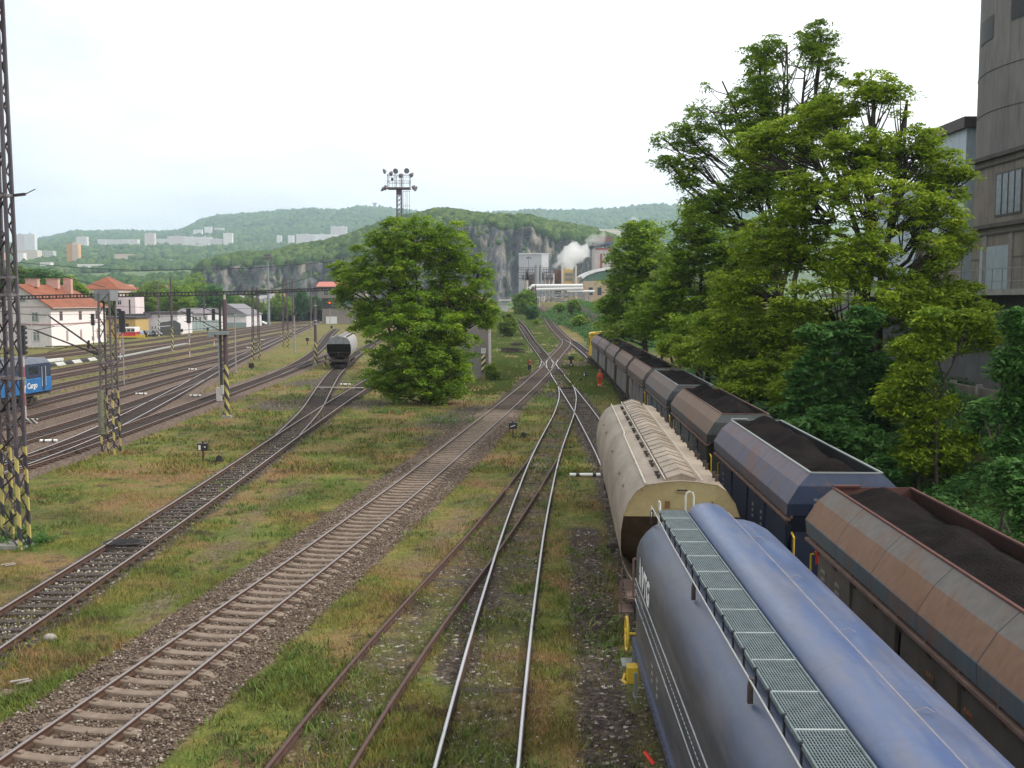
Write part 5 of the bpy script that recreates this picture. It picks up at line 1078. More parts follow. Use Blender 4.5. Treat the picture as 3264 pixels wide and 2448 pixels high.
def tree(label,base,lobes,mt,ncl,nl,cr,ls,seed,name='tree',group=None,stems=1,cat='tree',trunk_r=.2,gap=.0,flat=.45,fork=.25):
    """lobes: (x,y,z,rx,ry,rz) in metres, world"""
    rg=np.random.default_rng(seed); rr=random.Random(seed); base=Vector(base); t=thing(name,label,cat,base,0,group)
    vol=np.array([l[3]*l[4]*l[5] for l in lobes])**.72; vol/=vol.sum(); C=[]; owner=[]
    for li,l in enumerate(lobes):
        n=max(3,int(ncl*vol[li])); d=rg.normal(size=(n,3)); d/=np.linalg.norm(d,axis=1)[:,None]; r=rg.random(n)**.38
        p=np.array(l[:3])+d*r[:,None]*np.array(l[3:6]); 
        keep=[ (gap<=0 or mn.noise(Vector(q_)*.33+Vector((seed,0,0)))>-.5+gap or True) for q_ in p]
        C.append(p[np.array(keep)]); owner+= [li]*int(sum(keep))
    C=np.vstack(C); owner=np.array(owner)
    if gap>0:
        v=np.array([mn.noise(Vector(q_)*.42+Vector((seed*1.7,0,0))) for q_ in C]); kp=v>np.quantile(v,gap); C=C[kp]; owner=owner[kp]
    V,F,T=leaves(C,cr,nl,ls,rg,flat); b0=np.array(base); npmesh('crown',V-b0,F,mt,t,False,{'tint':('FACE',T)})
    tb=MB(); br=MB(); tops=sorted(lobes,key=lambda l:-l[2])
    st=[]
    zlow=min(l[2]-l[5] for l in lobes)
    for s_ in range(stems):
        tgt=Vector(tops[s_%len(tops)][:3]); off=Vector((rr.uniform(-.4,.4),rr.uniform(-.4,.4),0))*(stems>1)*1.5
        A=base+off; pts=[]; 
        for k in range(9): f=k/8; p=A.lerp(tgt,f); w_=math.sin(f*math.pi)*.35; p.x=A.x+(tgt.x-A.x)*f**1.6+rr.uniform(-w_,w_); p.y=A.y+(tgt.y-A.y)*f**1.6+rr.uniform(-w_,w_); pts.append(p-base)
        tb.tube(pts,[trunk_r*(1-.85*k/8) for k in range(9)],9); st.append(pts)
    for li,l in enumerate(lobes):
        c=Vector(l[:3])-base; sp=min(st,key=lambda P:min((p-c).length for p in P)); cand=[p for p in sp if p.z<c.z-.15*abs(c.z)] or [sp[0]]
        a=min(cand[::-1],key=lambda p:(p-c).length); m_=a.lerp(c,.5)+Vector((rr.uniform(-.3,.3),rr.uniform(-.3,.3),-.12*(c-a).length)); r0=trunk_r*.42
        br.tube([a,m_,c],[r0,r0*.75,r0*.45],6)
        own=np.where(owner==li)[0]; pk=own[rg.permutation(len(own))[:max(4,int(len(own)*.35))]]
        for j in pk:
            e=Vector(C[j])-base; s0=a.lerp(c,rr.uniform(.35,1)); mid=s0.lerp(e,.55)+Vector((0,0,-.08*(e-s0).length)); br.tube([s0,mid,e],[r0*.38,r0*.25,r0*.1],4,cap=False)
    tb.build('trunk',M_BARK,t,smooth=True); br.build('branches',M_BARK,t); return t
K=1/.6777
def lob(Y,items,dy=1.0):
    "lobes given as (x,y,rx,ry) in the 2212-wide view of the photograph, at distance Y (+offset)"
    out=[]
    for it in items:
        x,y,rx,ry=it[:4]; yy=Y+(it[4] if len(it)>4 else 0); p=at(x*K,y*K,yy); s=yy/2200; out.append((p.x,p.y,p.z,rx*s,max(rx,ry)*s*dy,ry*s))
    return out
def gb(x,Y): p=at(x*K,900,Y); return Vector((p.x,Y,hgt(p.x,Y)-.05))
# big bush in the middle
tree('large round many-stemmed tree in the centre, leafy down to the ground',gnd(1370,1285),
 lob(87,[(890,515,85,55),(975,535,65,60),(820,545,60,50),(770,595,50,40),(735,585,35,22,2),(745,640,30,28,1),(870,620,110,80),(980,640,80,80),(1035,590,28,40,1),(1040,660,40,50),(800,690,50,50),(900,730,115,80,-2),(975,740,60,70,-1),(835,800,60,45,-2),(930,800,90,60,-3),(975,800,45,40,-1),(860,840,50,28,-2),(960,845,50,25,-3),(1055,680,22,30)],.8),
 LF_MD,2300,60,.62,.14,101,'leafy_tree',None,7,trunk_r=.2,gap=.08)
# right-hand group of locust trees
GT='locust trees behind the coal train'
tree('big locust tree with a dark trunk, nearest the grey tower, overhanging branches to the right',gb(1895,48),
 lob(48,[(1720,300,90,55,2),(1640,320,70,50,2),(1800,250,70,50,1),(1890,190,60,38),(1960,215,55,35),(1850,330,90,60,-1),(1960,320,80,60),(2040,380,60,60),(1740,420,110,70),(1880,430,110,70,-2),(2010,470,85,60,-1),(2085,380,28,26),(1680,520,110,65,1),(1830,540,110,70,-2),(1980,560,90,65,-2),(2060,520,50,45),(1930,650,110,55,-3),(2060,660,90,45,-3),(2110,720,60,35,-3),(1780,650,110,65,-2),(2060,620,60,35,-2),(1620,620,100,60,1),(2000,740,90,40,-3)],.75),
 LF_AC,3000,60,.50,.10,102,'locust_tree',GT,3,trunk_r=.3,gap=.3,flat=.38)
tree('tallest locust tree of the group, open crown against the white sky',gb(1690,64),
 lob(64,[(1775,75,45,35),(1700,100,60,40),(1740,140,85,45),(1640,120,40,35),(1640,190,75,50),(1560,175,45,40),(1800,160,35,30),(1540,240,55,50),(1480,290,50,35),(1435,300,28,18),(1590,300,80,55),(1690,260,90,60),(1760,220,60,40),(1520,360,65,45),(1460,390,40,35),(1620,400,85,60),(1700,380,80,60),(1540,450,70,50),(1440,350,30,22)],.7),
 LF_MD,2100,50,.55,.11,103,'locust_tree',GT,4,trunk_r=.24,gap=.42,flat=.4)
tree('lower locust tree at the left of the group, above the far coal wagons',gb(1520,78),
 lob(78,[(1500,480,60,45),(1560,540,80,60),(1480,560,60,50),(1440,620,60,50),(1530,640,90,60),(1620,560,80,60),(1410,690,60,45),(1500,720,90,50,-3),(1600,720,90,60,-4)],.8),
 LF_MD,1200,58,.7,.15,104,'locust_tree',GT,3,trunk_r=.25,gap=.1)
tree('rounded tree left of the locust group, beside the factory view',gb(1385,108),
 lob(108,[(1390,505,50,30),(1375,550,65,42),(1430,590,55,45),(1350,600,45,40),(1390,650,75,50),(1330,660,40,35),(1320,700,35,22),(1400,700,70,30)],.9),
 LF_MD,800,56,.95,.19,105,'round_tree',None,3,trunk_r=.25,gap=.05)
tree('young green tree in front of the rounded one, over the coal train',gb(1450,92),
 lob(92,[(1450,600,45,35),(1430,650,55,40),(1470,680,60,45),(1420,700,50,30),(1370,710,45,20),(1330,715,30,16)],.9),
 LF_BR,360,50,.8,.16,106,'round_tree',None,3,trunk_r=.18,gap=.05)
tree('bushy locust growth leaning over the middle coal wagons',gb(1600,62),
 lob(60,[(1580,700,80,55),(1660,740,90,55),(1560,770,60,35),(1720,700,80,60),(1640,810,80,40,-2),(1500,760,50,30,3),(1740,790,60,45,-4),(1700,850,45,30,-5),(1460,745,40,22,8),(1600,840,60,22,-3)],.7),
 LF_AC,1500,60,.6,.12,107,'locust_tree',GT,3,trunk_r=.16,gap=.05)
tree('dark green maple sapling leaning against the coal train',gb(1840,44),
 lob(43,[(1840,720,45,35),(1800,780,60,45),(1880,800,55,45),(1760,850,60,45),(1850,880,70,45),(1790,910,60,35,-2),(1700,890,30,22),(1900,900,40,40),(1890,970,28,30,-3),(1740,800,35,30),(1720,930,60,30,-3),(1900,1010,45,30,-4),(1850,950,70,40,-3),(1770,720,40,30),(1870,680,35,30)],.7),
 LF_DK,1300,40,.36,.125,108,'maple_sapling',None,3,trunk_r=.09,gap=.08)
tree('pale green sapling cut by the right edge, in front of the concrete wall',gb(2200,30),
 lob(30,[(2195,700,28,40),(2180,790,35,45),(2215,860,40,50),(2165,880,25,35),(2200,960,40,50),(2240,760,50,70),(2140,980,40,30),(2190,1040,60,50,-3),(2120,900,30,40,2),(2230,1100,50,50,-4)],.7),
 LF_DK,800,40,.32,.09,109,'sapling',None,3,trunk_r=.06,gap=.05)
tree('leafy shrub under the overhanging branch, before the dark wall recess',gb(2000,40),
 lob(40,[(1960,800,60,35),(2010,870,50,35),(1990,750,60,30),(2030,690,60,30),(2100,690,50,25),(1940,860,50,40),(1990,930,45,35),(2030,985,60,35),(1960,985,50,30),(2090,940,40,40)],.8),
 LF_AC,800,42,.42,.1,110,'shrub',None,3,trunk_r=.08,gap=.05)
# undergrowth on the embankment at the right: too dense to count
rg=np.random.default_rng(77); C=[];
for i in range(15000):
    y=20+85*rg.random()**1.3; x0=(10.6+.028*y) if y>20 else 11; x=x0+1.6+ (14)*rg.random(); 
    C.append((x,y,hgt(x,y)+rg.uniform(.05,.7)+max(0,mn.noise((x*.25,y*.25,3)))*2.6))
V,F,T=leaves(np.array(C),.42,15,.11,rg,.7); o=npmesh('undergrowth',V,F,LF_DK,None,False,{'tint':('FACE',T)}); tag(o,'dark green nettles and brambles covering the bank beside the coal train','undergrowth',kind='stuff')
C=[]
for i in range(2600):
    y=150+150*rg.random(); xt=float(np.interp(y,[a for a,_ in FTX],[b_ for _,b_ in FTX])); x=xt+rg.uniform(3.5,22); C.append((x,y,hgt(x,y)+rg.uniform(.1,.6)+1.6*max(0,mn.noise((x*.13,y*.09,5)))))
V,F,T=leaves(np.array(C),.9,14,.28,rg,.6); o=npmesh('undergrowth',V,F,LF_DK,None,False,{'tint':('FACE',T)}); tag(o,'green scrub on the slope right of the far main track','undergrowth',kind='stuff')
def bush(sx,sy,wpx,hpx,label,mt,seed,ncl=90,name='bush',cat='bush',group=None,Y=None,nl=36,ls=None):
    g=gnd(sx,sy) if Y is None else Vector((at(sx,sy,Y).x,Y,at(sx,sy,Y).z))
    s=g.y/FPX; w_,h=wpx*s,hpx*s; rr=random.Random(seed)
    lb=[(g.x+rr.uniform(-.25,.25)*w_,g.y+rr.uniform(-.2,.2)*w_,g.z+h*rr.uniform(.35,.72),w_*rr.uniform(.2,.32),w_*.3,h*rr.uniform(.2,.28)) for _ in range(6)]+[(g.x,g.y,g.z+h*.4,w_*.42,w_*.4,h*.36),(g.x,g.y,g.z+h*.8,w_*.2,w_*.2,h*.2)]
    return tree(label,g,lb,mt,ncl,nl,max(.35,w_*.085),ls or max(.1,w_*.022),seed,name,group,3,cat,trunk_r=max(.05,w_*.018),flat=.6)
bush(1697,1022,46,52,'dark round bush left of the far main track',LF_DK,201,320,ls=.3); bush(1672,1010,85,90,'taller dark green tree beside the pipe bridge',LF_MD,202,500,'tree','tree',Y=300,ls=.4)
bush(1832,1003,50,48,'bright green bush right of the far main track, before the fence',LF_BR,203,300,ls=.34); bush(1790,994,38,26,'low green bush at the works gate',LF_MD,204,260,ls=.34); bush(1850,1042,62,38,'wide low bush on the slope above the far coal wagons',LF_MD,205,260,ls=.3)
bush(1570,1215,50,60,'light green bush right of the striped hazard board',LF_BR,206,300); bush(1618,1074,78,78,'loose bush left of the overgrown siding',LF_BR,207,480,nl=30,ls=.26); bush(1540,1050,100,110,'green tree behind the grey building, left of the siding',LF_MD,208,600,'tree','tree',Y=230,nl=30,ls=.34)
bush(1712,1036,30,20,'small bush between the two far tracks',LF_MD,209)
GY='trees along the far side of the station yard'
for i,(sx,sy,wp,hp,Y,lb) in enumerate([(560,1020,150,130,330,'round tree behind the white shed'),(690,1010,130,110,350,'tree above the gable shed roof'),(800,1015,120,90,400,'tree beside the parked white car'),(890,1018,110,95,420,'tree behind the pair of masts'),(960,1025,90,110,430,'tree left of the signal cabin'),(460,1015,110,100,320,'tree beside the tall pink house'),(620,1000,170,135,380,'tallest broad tree behind the shed'),(350,1020,90,80,300,'tree between the station house and the pink house'),(310,1050,110,120,290,'dark tree right of the station house roof'),(740,1015,90,80,410,'low tree right of the gable shed'),(130,960,190,110,260,'leafy tree above the station house roof'),(30,960,150,120,255,'leafy tree behind the near mast'),(220,960,130,85,270,'darker tree over the station house chimneys'),(1010,1010,60,70,440,'thin tree against the cabin wall'),(500,985,140,95,400,'distant tree above the white shed roof'),(1165,1035,70,90,330,'small tree right of the signal cabin')]):
    bush(sx,sy,wp,hp,lb,(LF_MD,LF_DK,LF_BR)[i%3],220+i,420,'tree','tree',GY,Y,nl=30,ls=.36)
for i,(sx,sy,w_,h,lb) in enumerate([(110,1700,70,70,'green weeds at the foot of the near mast'),(30,1690,60,80,'green weeds left of the near mast foot'),(1240,1290,120,50,'green weeds below the left side of the big bush'),(1430,1325,170,40,'green weeds below the big bush')]):
    g=gnd(sx,sy+h*.5); s=g.y/FPX; C=np.array([(g.x+rg.normal(0,.3)*w_*s,g.y+rg.normal(0,.5),g.z+abs(rg.normal(.15,.2))*h*s*.8) for _ in range(60)]); V,F,T=leaves(C,.22,16,.06,rg,.8); o=npmesh('weeds',V,F,LF_DK,None,False,{'tint':('FACE',T)}); tag(o,lb,'weeds',kind='stuff')
# ================================================================ near buildings
GL=MC['dark_glass']
def winmat(name,wall,glass,nu,nv,wu,wv,ax='X',zs=1.0,us=1.0,frame=(.6,.6,.58)):
    pass
def window(par,p,w_,h,face,fm=None,name='window',div=True,depth=.12,gm=None):
    """a framed window; face '-y' (towards the viewer) or '+x' (to the right)"""
    fm=fm or mat('window_frame_white',(.6,.58,.55)); b=MB(); x,y,z=p
    if face=='-y': bx=lambda u0,u1,d0,d1,z0,z1,q=b:q.box(x+u0,x+u1,y+d0,y+d1,z+z0,z+z1)
    else: bx=lambda u0,u1,d0,d1,z0,z1,q=b:q.box(x-d1,x-d0,y+u0,y+u1,z+z0,z+z1)
    e=.05
    bx(-w_/2,w_/2,-e,0,h/2-.08,h/2); bx(-w_/2,w_/2,-e,0,-h/2,-h/2+.08); bx(-w_/2,-w_/2+.08,-e,0,-h/2,h/2); bx(w_/2-.08,w_/2,-e,0,-h/2,h/2)
    if div: bx(-.04,.04,-e,0,-h/2+.08,h/2-.08); bx(-w_/2+.08,w_/2-.08,-e+.005,0,h*.18,h*.18+.07)
    o=b.build(name,fm,par); g=MB(); bx(-w_/2+.08,w_/2-.08,-.02,-.005,-h/2+.08,h/2-.08,g); g.build('pane',gm or GL,o); return o
# station house
M_HG=mat('plaster_shaded_gable',(.62,.58,.57),(.54,.50,.49),1.2,.9,grime=(.42,.38,.38)); M_HW=mat('plaster_sunlit_wall',(.86,.78,.76),(.76,.69,.67),1.5,.9)  # house plaster in two tones: shaded gable and sunlit long wall painted in
M_TILE=mat('roof_tiles_red',(.27,.085,.038),(.19,.06,.03),.8,.8,stretch=(1,.3,1)); M_CORN=mat('cornice_rose',(.42,.25,.24),None,3)
hx,hy=-85.4,189.0; t=thing('station_house','two storey pale station house with an orange tiled roof and chimneys, at the left','house',(hx,hy,0)); W,Dp,E,Rg=11.8,25.5,7.7,11.7
b=MB(); b.add([(-W,0,-.2),(0,0,-.2),(0,0,E),(-W/2,0,Rg-.2),(-W,0,E)],[(0,1,2,3,4)]); b.add([(-W,0,-.2),(-W,Dp,-.2),(-W,Dp,E),(-W,0,E)],[(0,1,2,3)]); b.build('gable_wall',M_HG,t)
b=MB(); b.add([(0,0,-.2),(0,Dp,-.2),(0,Dp,E),(0,0,E),(-W,Dp,-.2),(-W,Dp,E)],[(0,1,2,3),(1,4,5,2)]); b.build('long_wall',M_HW,t)
b=MB(); o_=.75; rx=-W/2
b.add([(o_,-.8,E-.45),(o_,Dp+1,E-.45),(rx,Dp-6,Rg),(rx,-.8,Rg),(-W-o_,-.8,E-.45),(-W-o_,Dp+1,E-.45)],[(0,1,2,3),(4,3,2,5),(1,5,2)])
b.add([(o_,-.8,E-.62),(o_,Dp+1,E-.62),(rx,Dp-6,Rg-.2),(rx,-.8,Rg-.2),(-W-o_,-.8,E-.62),(-W-o_,Dp+1,E-.62)],[(0,1,2,3),(4,3,2,5),(1,5,2)])
b.add([(o_,-.8,E-.45),(rx,-.8,Rg),(-W-o_,-.8,E-.45),(o_,-.8,E-.62),(rx,-.8,Rg-.2),(-W-o_,-.8,E-.62)],[(0,1,4,3),(1,2,5,4)]); rf=b.build('roof',M_TILE,t)
for cx_,cy_,wd_,z0,z1 in ((-5.5,5.0,2.3,11.2,12.6),(-5.2,13,2.3,11,12.8),(-3.9,16.8,1.5,9.0,13.0)):
    b=MB(); b.box(cx_-wd_/2,cx_+wd_/2,cy_-.5,cy_+.5,z0,z1); b.box(cx_-wd_/2-.1,cx_+wd_/2+.1,cy_-.6,cy_+.6,z1,z1+.12); b.build('chimney',mat('chimney_plaster',(.55,.33,.27),(.45,.27,.22),2,.9),rf)
b=MB(); b.tube([(o_+.06,-.8,E-.5),(o_+.06,Dp+1,E-.5)],.09,6); b.build('gutter',mat('gutter_pale',(.5,.42,.4)),t)
b=MB(); b.box(-W,.05,-.06,.0,4.05,4.3); b.box(0,.07,0,Dp,4.05,4.3); b.box(-W,.05,-.05,0,7.35,7.5); b.build('cornice',M_CORN,t)
for xw,z,w_,h in ((-2.95,5.6,1.25,1.75),(-2.8,2.0,1.25,1.75),(-8.5,5.6,1.25,1.75),(-8.5,2.0,1.25,1.75),(-5.1,8.9,1.1,1.25)): window(t,(xw,-.02,z),w_,h,'-y',gm=mat('curtained_glass',(.12,.15,.15),(.25,.28,.27),3,.2))
for yw,zz in ((4.2,5.7),(12.8,5.7),(20.8,5.7)): window(t,(.02,yw,zz),1.3,1.75,'+x',fm=mat('window_frame_rose',(.5,.33,.34)),gm=GL)
for yw,zz in ((6.6,1.9),(12.9,1.9),(21.0,1.9)): window(t,(.02,yw,zz),.8,2.0,'+x',fm=mat('window_frame_rose',(.55,.4,.4)),gm=mat('pale_glass',(.45,.42,.42)))
def block(name,label,cat,x0,x1,y0,y1,z0,z1,wm_,parts=(),roof=None,group=None):
    t=thing(name,label,cat,((x0+x1)/2,(y0+y1)/2,z0),0,group); w_,d=(x1-x0)/2,(y1-y0)/2; b=MB(); b.box(-w_,w_,-d,d,-2,z1-z0); b.build('walls',wm_,t)
    if roof:
        kind,rm,hh=roof; b=MB(); H=z1-z0
        if kind=='gx': b.prism([(-d-.4,H-.05),(-d-.4,H+.1),(0,H+hh),(d+.4,H+.1),(d+.4,H-.05)],-w_-.4,w_+.4,'x')
        elif kind=='gy': b.prism([(-w_-.4,H-.05),(-w_-.4,H+.1),(0,H+hh),(w_+.4,H+.1),(w_+.4,H-.05)],-d-.4,d+.4,'y')
        elif kind=='hip': r_=min(w_,d)*.9; b.add([(-w_-.5,-d-.5,H-.02),(w_+.5,-d-.5,H-.02),(w_+.5,d+.5,H-.02),(-w_-.5,d+.5,H-.02),(-w_+r_,0,H+hh),(w_-r_,0,H+hh)] if w_>=d else [(-w_-.5,-d-.5,H-.02),(w_+.5,-d-.5,H-.02),(w_+.5,d+.5,H-.02),(-w_-.5,d+.5,H-.02),(0,-d+r_,H+hh),(0,d-r_,H+hh)],[(0,1,5,4),(1,2,5),(2,3,4,5),(3,0,4),(0,3,2,1)] if w_>=d else [(0,1,4),(1,2,5,4),(2,3,5),(3,0,4,5),(0,3,2,1)])
        else: b.box(-w_-.3,w_+.3,-d-.3,d+.3,H+.003,H+hh)
        b.build('roof',rm,t)
    return t,w_,d
def px_block(name,label,cat,x0,x1,ytop,ybase,Y,dep,wm_,roof=None,group=None,z0=None):
    a=at(x0,ybase,Y); c=at(x1,ytop,Y); return block(name,label,cat,a.x,c.x,Y,Y+dep,(a.z if z0 is None else z0),c.z,wm_,roof=roof,group=group)
M_YW=mat('plaster_yellow',(.5,.35,.13),(.42,.29,.11),2,.9); M_DR=mat('dark_flat_roof',(.10,.085,.09),(.07,.06,.065),2,.9); M_WH=mat('whitewash',(.72,.68,.69),(.6,.57,.58),1.5,.9); M_GF=mat('grey_sheeting',(.25,.31,.31),(.2,.26,.26),1.2,.7,stretch=(6,1,.3)); M_PK=mat('plaster_pink',(.66,.5,.6),(.72,.66,.6),.3,.9,stretch=(1,1,.1))
t,w_,d=px_block('yellow_building','low yellow brick building right of the station house','building',284,430,1016,1074,243,9,M_YW,('flat',M_DR,.5),z0=0)
for x in (-4,-2,1.2,3.6): window(t,(x,-d-.01,2.2),.9,1.9,'-y',fm=M_BRN)
b=MB(); b.box(-5.4,-4.2,-d-1.5,-d-.2,0,2.6); b.build('cabinet',M_GF,t)
t,w_,d=px_block('tall_pink_house','narrow pink and cream house tower behind the yellow building','house',372,430,944,1012,285,7,M_PK,None)
for x,z in ((-1.7,4.2),(-1.7,1.7)): window(t,(x,-d-.01,z),1.1,1.3,'-y')
b=MB(); b.box(.9,1.3,-d-.06,-d-.01,1,5); b.build('stair_window',GL,t)
t,w_,d=px_block('white_shed','long white workshop with small dark windows and a flat dark roof','building',463,565,1002,1050,262,12,M_WH,('flat',M_DR,.6),z0=0)
for x in (-3.1,-2.3,-1.5,-.6,.5,1.4,2.9): window(t,(x,-d-.01,1.7),.35,.7,'-y',div=False)
t,w_,d=px_block('grey_shed','grey workshop wing under the same dark roof line, by the yellow building','building',400,462,1006,1052,258,12,mat('dull_grey_wall',(.3,.28,.28),(.25,.23,.23)),('flat',M_DR,.4),z0=0)  # wing walls a duller grey than the white workshop
t,w_,d=px_block('white_hall','white hall with a row of dark windows under a wide dark roof','building',560,662,1000,1040,300,16,M_WH,('gx',mat('sheet_roof_mauve',(.2,.17,.18),(.15,.13,.14)),1.6))
for x in (-2.4,-1.6,.5,1.3,2.5,4.2): window(t,(x,-d-.01,2.0),.5,1.7,'-y',div=False)
t,w_,d=px_block('gable_shed','grey gabled shed with a dark band, beside the thick brown post','shed',668,785,1004,1040,330,20,M_WH,('gy',mat('shed_roof',(.2,.19,.2),(.15,.14,.15)),3.6))
b=MB(); b.box(-w_,w_,-d-.4,-d-.1,-2,1.2+.0); b.box(-w_-.1,w_+.2,-d-.5,-d-.1,3.4,3.9); b.build('lower_cladding',M_GF,t)
A=gnd(555,1060); Bq=gnd(702,1049); t=thing('sheet_fence','long grey green sheet metal fence behind the far tracks','fence',(A.x,A.y,0)); dd=Bq-A; b=MB(); b.box(0,dd.length,-.05,.05,0,2.9,Matrix.Rotation(math.atan2(dd.y,dd.x),4,'Z')); b.build('panel',M_GF,t)
b=MB(); 
for i in range(12): b.box(dd.length*i/11-.06,dd.length*i/11+.06,-.14,-.05,0,2.95,Matrix.Rotation(math.atan2(dd.y,dd.x),4,'Z'))
b.build('fence_post',M_DIRTYW,t)
A=gnd(410,1076); t=thing('dark_fence','dark grey tarpaulin covered fence behind the parked cars','fence',(A.x,A.y+16,0)); s=A.y/FPX; b=MB(); b.prism([(20*s,0),(95*s,0),(95*s,2.9),(70*s,4.0),(20*s,3.0)],0,.3); b.build('panel',mat('dark_sheet',(.11,.12,.12)),t)
px_block('red_roof_house','house with a big hipped red roof above the trees','house',262,378,922,1000,320,14,mat('plaster_cream',(.6,.5,.42)),('hip',M_TILE,4.0))
for i,(x0,x1,yt,yb,Y,lb,rm,hh) in enumerate([(372,408,932,955,380,'small house with a salmon roof right of the big red roof',mat('roof_salmon',(.5,.22,.16)),3),(404,436,930,948,420,'house with a dull red roof, half hidden by trees',M_TILE,2),(472,510,928,948,430,'house with a dark red roof above the white shed',mat('roof_darkred',(.3,.07,.05)),3),(60,120,1300,1300,0,'',None,0)][:3]): px_block('small_house',lb,'house',x0,x1,yt,yb,Y,9,mat('plaster_cream',(.6,.5,.42)),('gx',rm,hh))
# signal cabin
t,w_,d=px_block('signal_cabin','tall grey signal cabin with a red roof and dark recess, beside the yard throat','signal cabin',1027,1130,950,1031,385,9,mat('cabin_render',(.27,.235,.2),(.22,.19,.17),1,.9,grime=(.17,.15,.14)),None)
H=at(1130,950,385).z-at(1027,1031,385).z
b=MB(); b.box(-w_-1.2,w_+4,-d-1.4,d,H+.003,H+4.0); b.build('upper_storey',mat('cabin_upper',(.3,.26,.22),(.2,.17,.15)),t)
for x in (-4.3,-2.0,2.0,4.6,7.0): window(t,(x,-d-1.42,H+1.9),1.7,1.9,'-y')
b=MB(); b.box(-w_-2.4,w_+5,-d-2.6,d+1,H+4.0,H+4.25); b.build('eaves',mat('eaves_dark',(.10,.07,.06)),t)
b=MB(); b.prism([(-d-2.3,H+4.25),(-d-1.6,H+4.5),(0,H+6.2),(d+1,H+4.25)],-w_-1.8,w_+4.5,'x'); b.build('roof',mat('roof_coral',(.5,.16,.11),(.4,.12,.09),1),t)
b=MB(); b.box(-w_+.1,-w_+5.6,-d-.04,-d-.005,H-4,H-.3); b.build('recess',mat('recess_dark',(.05,.045,.05)),t)
b=MB(); b.box(.8,4.6,-d-.04,-d-.005,H-2.6,H-1.0); b.build('green_window',mat('green_glass',(.12,.25,.22),None,2,.2),t)
b=MB(); b.box(-w_+1.5,-w_+5.6,-d-.3,-d-.05,-1,2.6); b.build('white_cabinet',M_WHITE,t)
# grey building behind the big bush, with hazard board
Yb=110; a=at(1500,1212,Yb); c=at(1556,1212,Yb)
t=thing('grey_building','grey rendered building with a brown brick top, mostly hidden by the big bush','building',(a.x-3,Yb,0)); w_=(c.x-a.x)+3; H=8.55+(959-985)/FPX*-Yb
b=MB(); b.box(-1,w_,0,16,-.3,8.0); b.build('walls',mat('render_mauve',(.26,.235,.225),(.2,.18,.175),1,.9,grime=(.15,.135,.13)),t)
b=MB(); b.prism([(-1.3,8.0),(w_+.4,8.0),(w_+.4,8.2),(w_*.35,10.1),(-1.3,8.2)],-.4,16.4); b.build('roof',mat('brick_brown',(.16,.06,.04),(.1,.04,.03),3,.9),t)
g=gnd(1541,1212); t=thing('hazard_board','black and yellow slanted hazard board with a white sign above, on the grey building corner','sign',(g.x,Yb-.06,0)); m_=stripes('hazard_board',(.5,.4,.2),-1,9,(.62,.52,.22),(.03,.03,.03),.62,-1.0)
b=MB(); b.box(-.22,.22,-.05,0,.9,2.75); b.build('board',m_,t); b=MB(); b.box(-.25,.25,-.05,0,2.9,3.45); b.build('sign_plate',M_WHITE,t)
b=MB()
for z in (3.05,3.2,3.33): b.box(-.18,.18,-.056,-.05,z,z+.03)
b.build('sign_text',M_SIG,t); b=MB(); b.box(-.3,.3,-.12,0,-.1,.55); b.build('kerb_stone',mat('kerb_yellow',(.32,.25,.1)),t)
# ---------------------------------------------------------------- cars and railcar
def car(sx,sy,label,col,rz,cat='car',g=None):
    g=g or gnd(sx,sy); t=thing('parked_car',label,cat,g,rz,'parked cars'); m_=mat('car_'+label[:14],col,col,2,.25)
    pr=[(-2.1,.35),(-2.1,.8),(-1.9,.95),(-1.2,1.0),(-.7,1.42),(.7,1.45),(1.5,1.0),(2.1,.85),(2.15,.35)]
    b=MB(); b.loft([[(x,y,z) for x,z in pr] for y in (-.82,.82)]); b.build('body',m_,t,bevel=.06)
    b=MB(); q=[(-1.1,1.02),(-.68,1.36),(.66,1.38),(1.35,1.02)]; b.prism(q,-.835,.835); b.build('windows',GL,t)
    for x in (-1.35,1.35):
        for y in (-.8,.8): b=MB(); b.tube([(x,y-.1,.32),(x,y+.1,.32)],.32,14); b.build('wheel',M_SIG,t)
    for y in (-.6,.6): b=MB(); b.box(2.12,2.17,y-.15,y+.15,.6,.78); b.build('headlight',M_WHITE,t)
car(444,1072,'silver blue car parked next to the red railcar',(.3,.38,.5),R(-60)); car(470,1072,'dark grey car parked before the dark fence',(.1,.11,.12),R(-50)); car(536,1060,'white van like car beside the dark post',(.65,.65,.65),R(-70)); car(830,1036,'small white car near the gantry mast, in front of trees',(.7,.72,.75),R(-10))
car(497,1072,'black car behind the striped black and white post foot',(.04,.045,.05),R(-50))
g=gnd(412,1079); t=thing('railcar','small red railcar with white window band, left of the parked cars','railcar',g,R(8)); b=MB(); b.box(-2.0,1.6,-1.2,4,.5,1.5); b.build('lower_body',mat('railcar_red',(.5,.04,.04),(.4,.03,.03),2,.4),t,bevel=.08); b=MB(); b.box(-1.95,1.55,-1.15,4,1.5,2.3); b.prism([(-2.0,2.3),(-1.7,2.55),(1.3,2.55),(1.6,2.3)],-1.25,4); b.build('upper_body',M_WHITE,t,bevel=.05)
for x in (-1.6,-.7,.2,1.1): b=MB(); b.box(x-.33,x+.33,-1.2,-1.14,1.65,2.15); b.build('window',GL,t)
b=MB(); b.box(-2.4,2.0,-1.6,-1.2,.35,.6); b.box(1.7,3.6,-1.4,-1.0,.2,.9); b.build('buffer_beam',M_YEL,t)
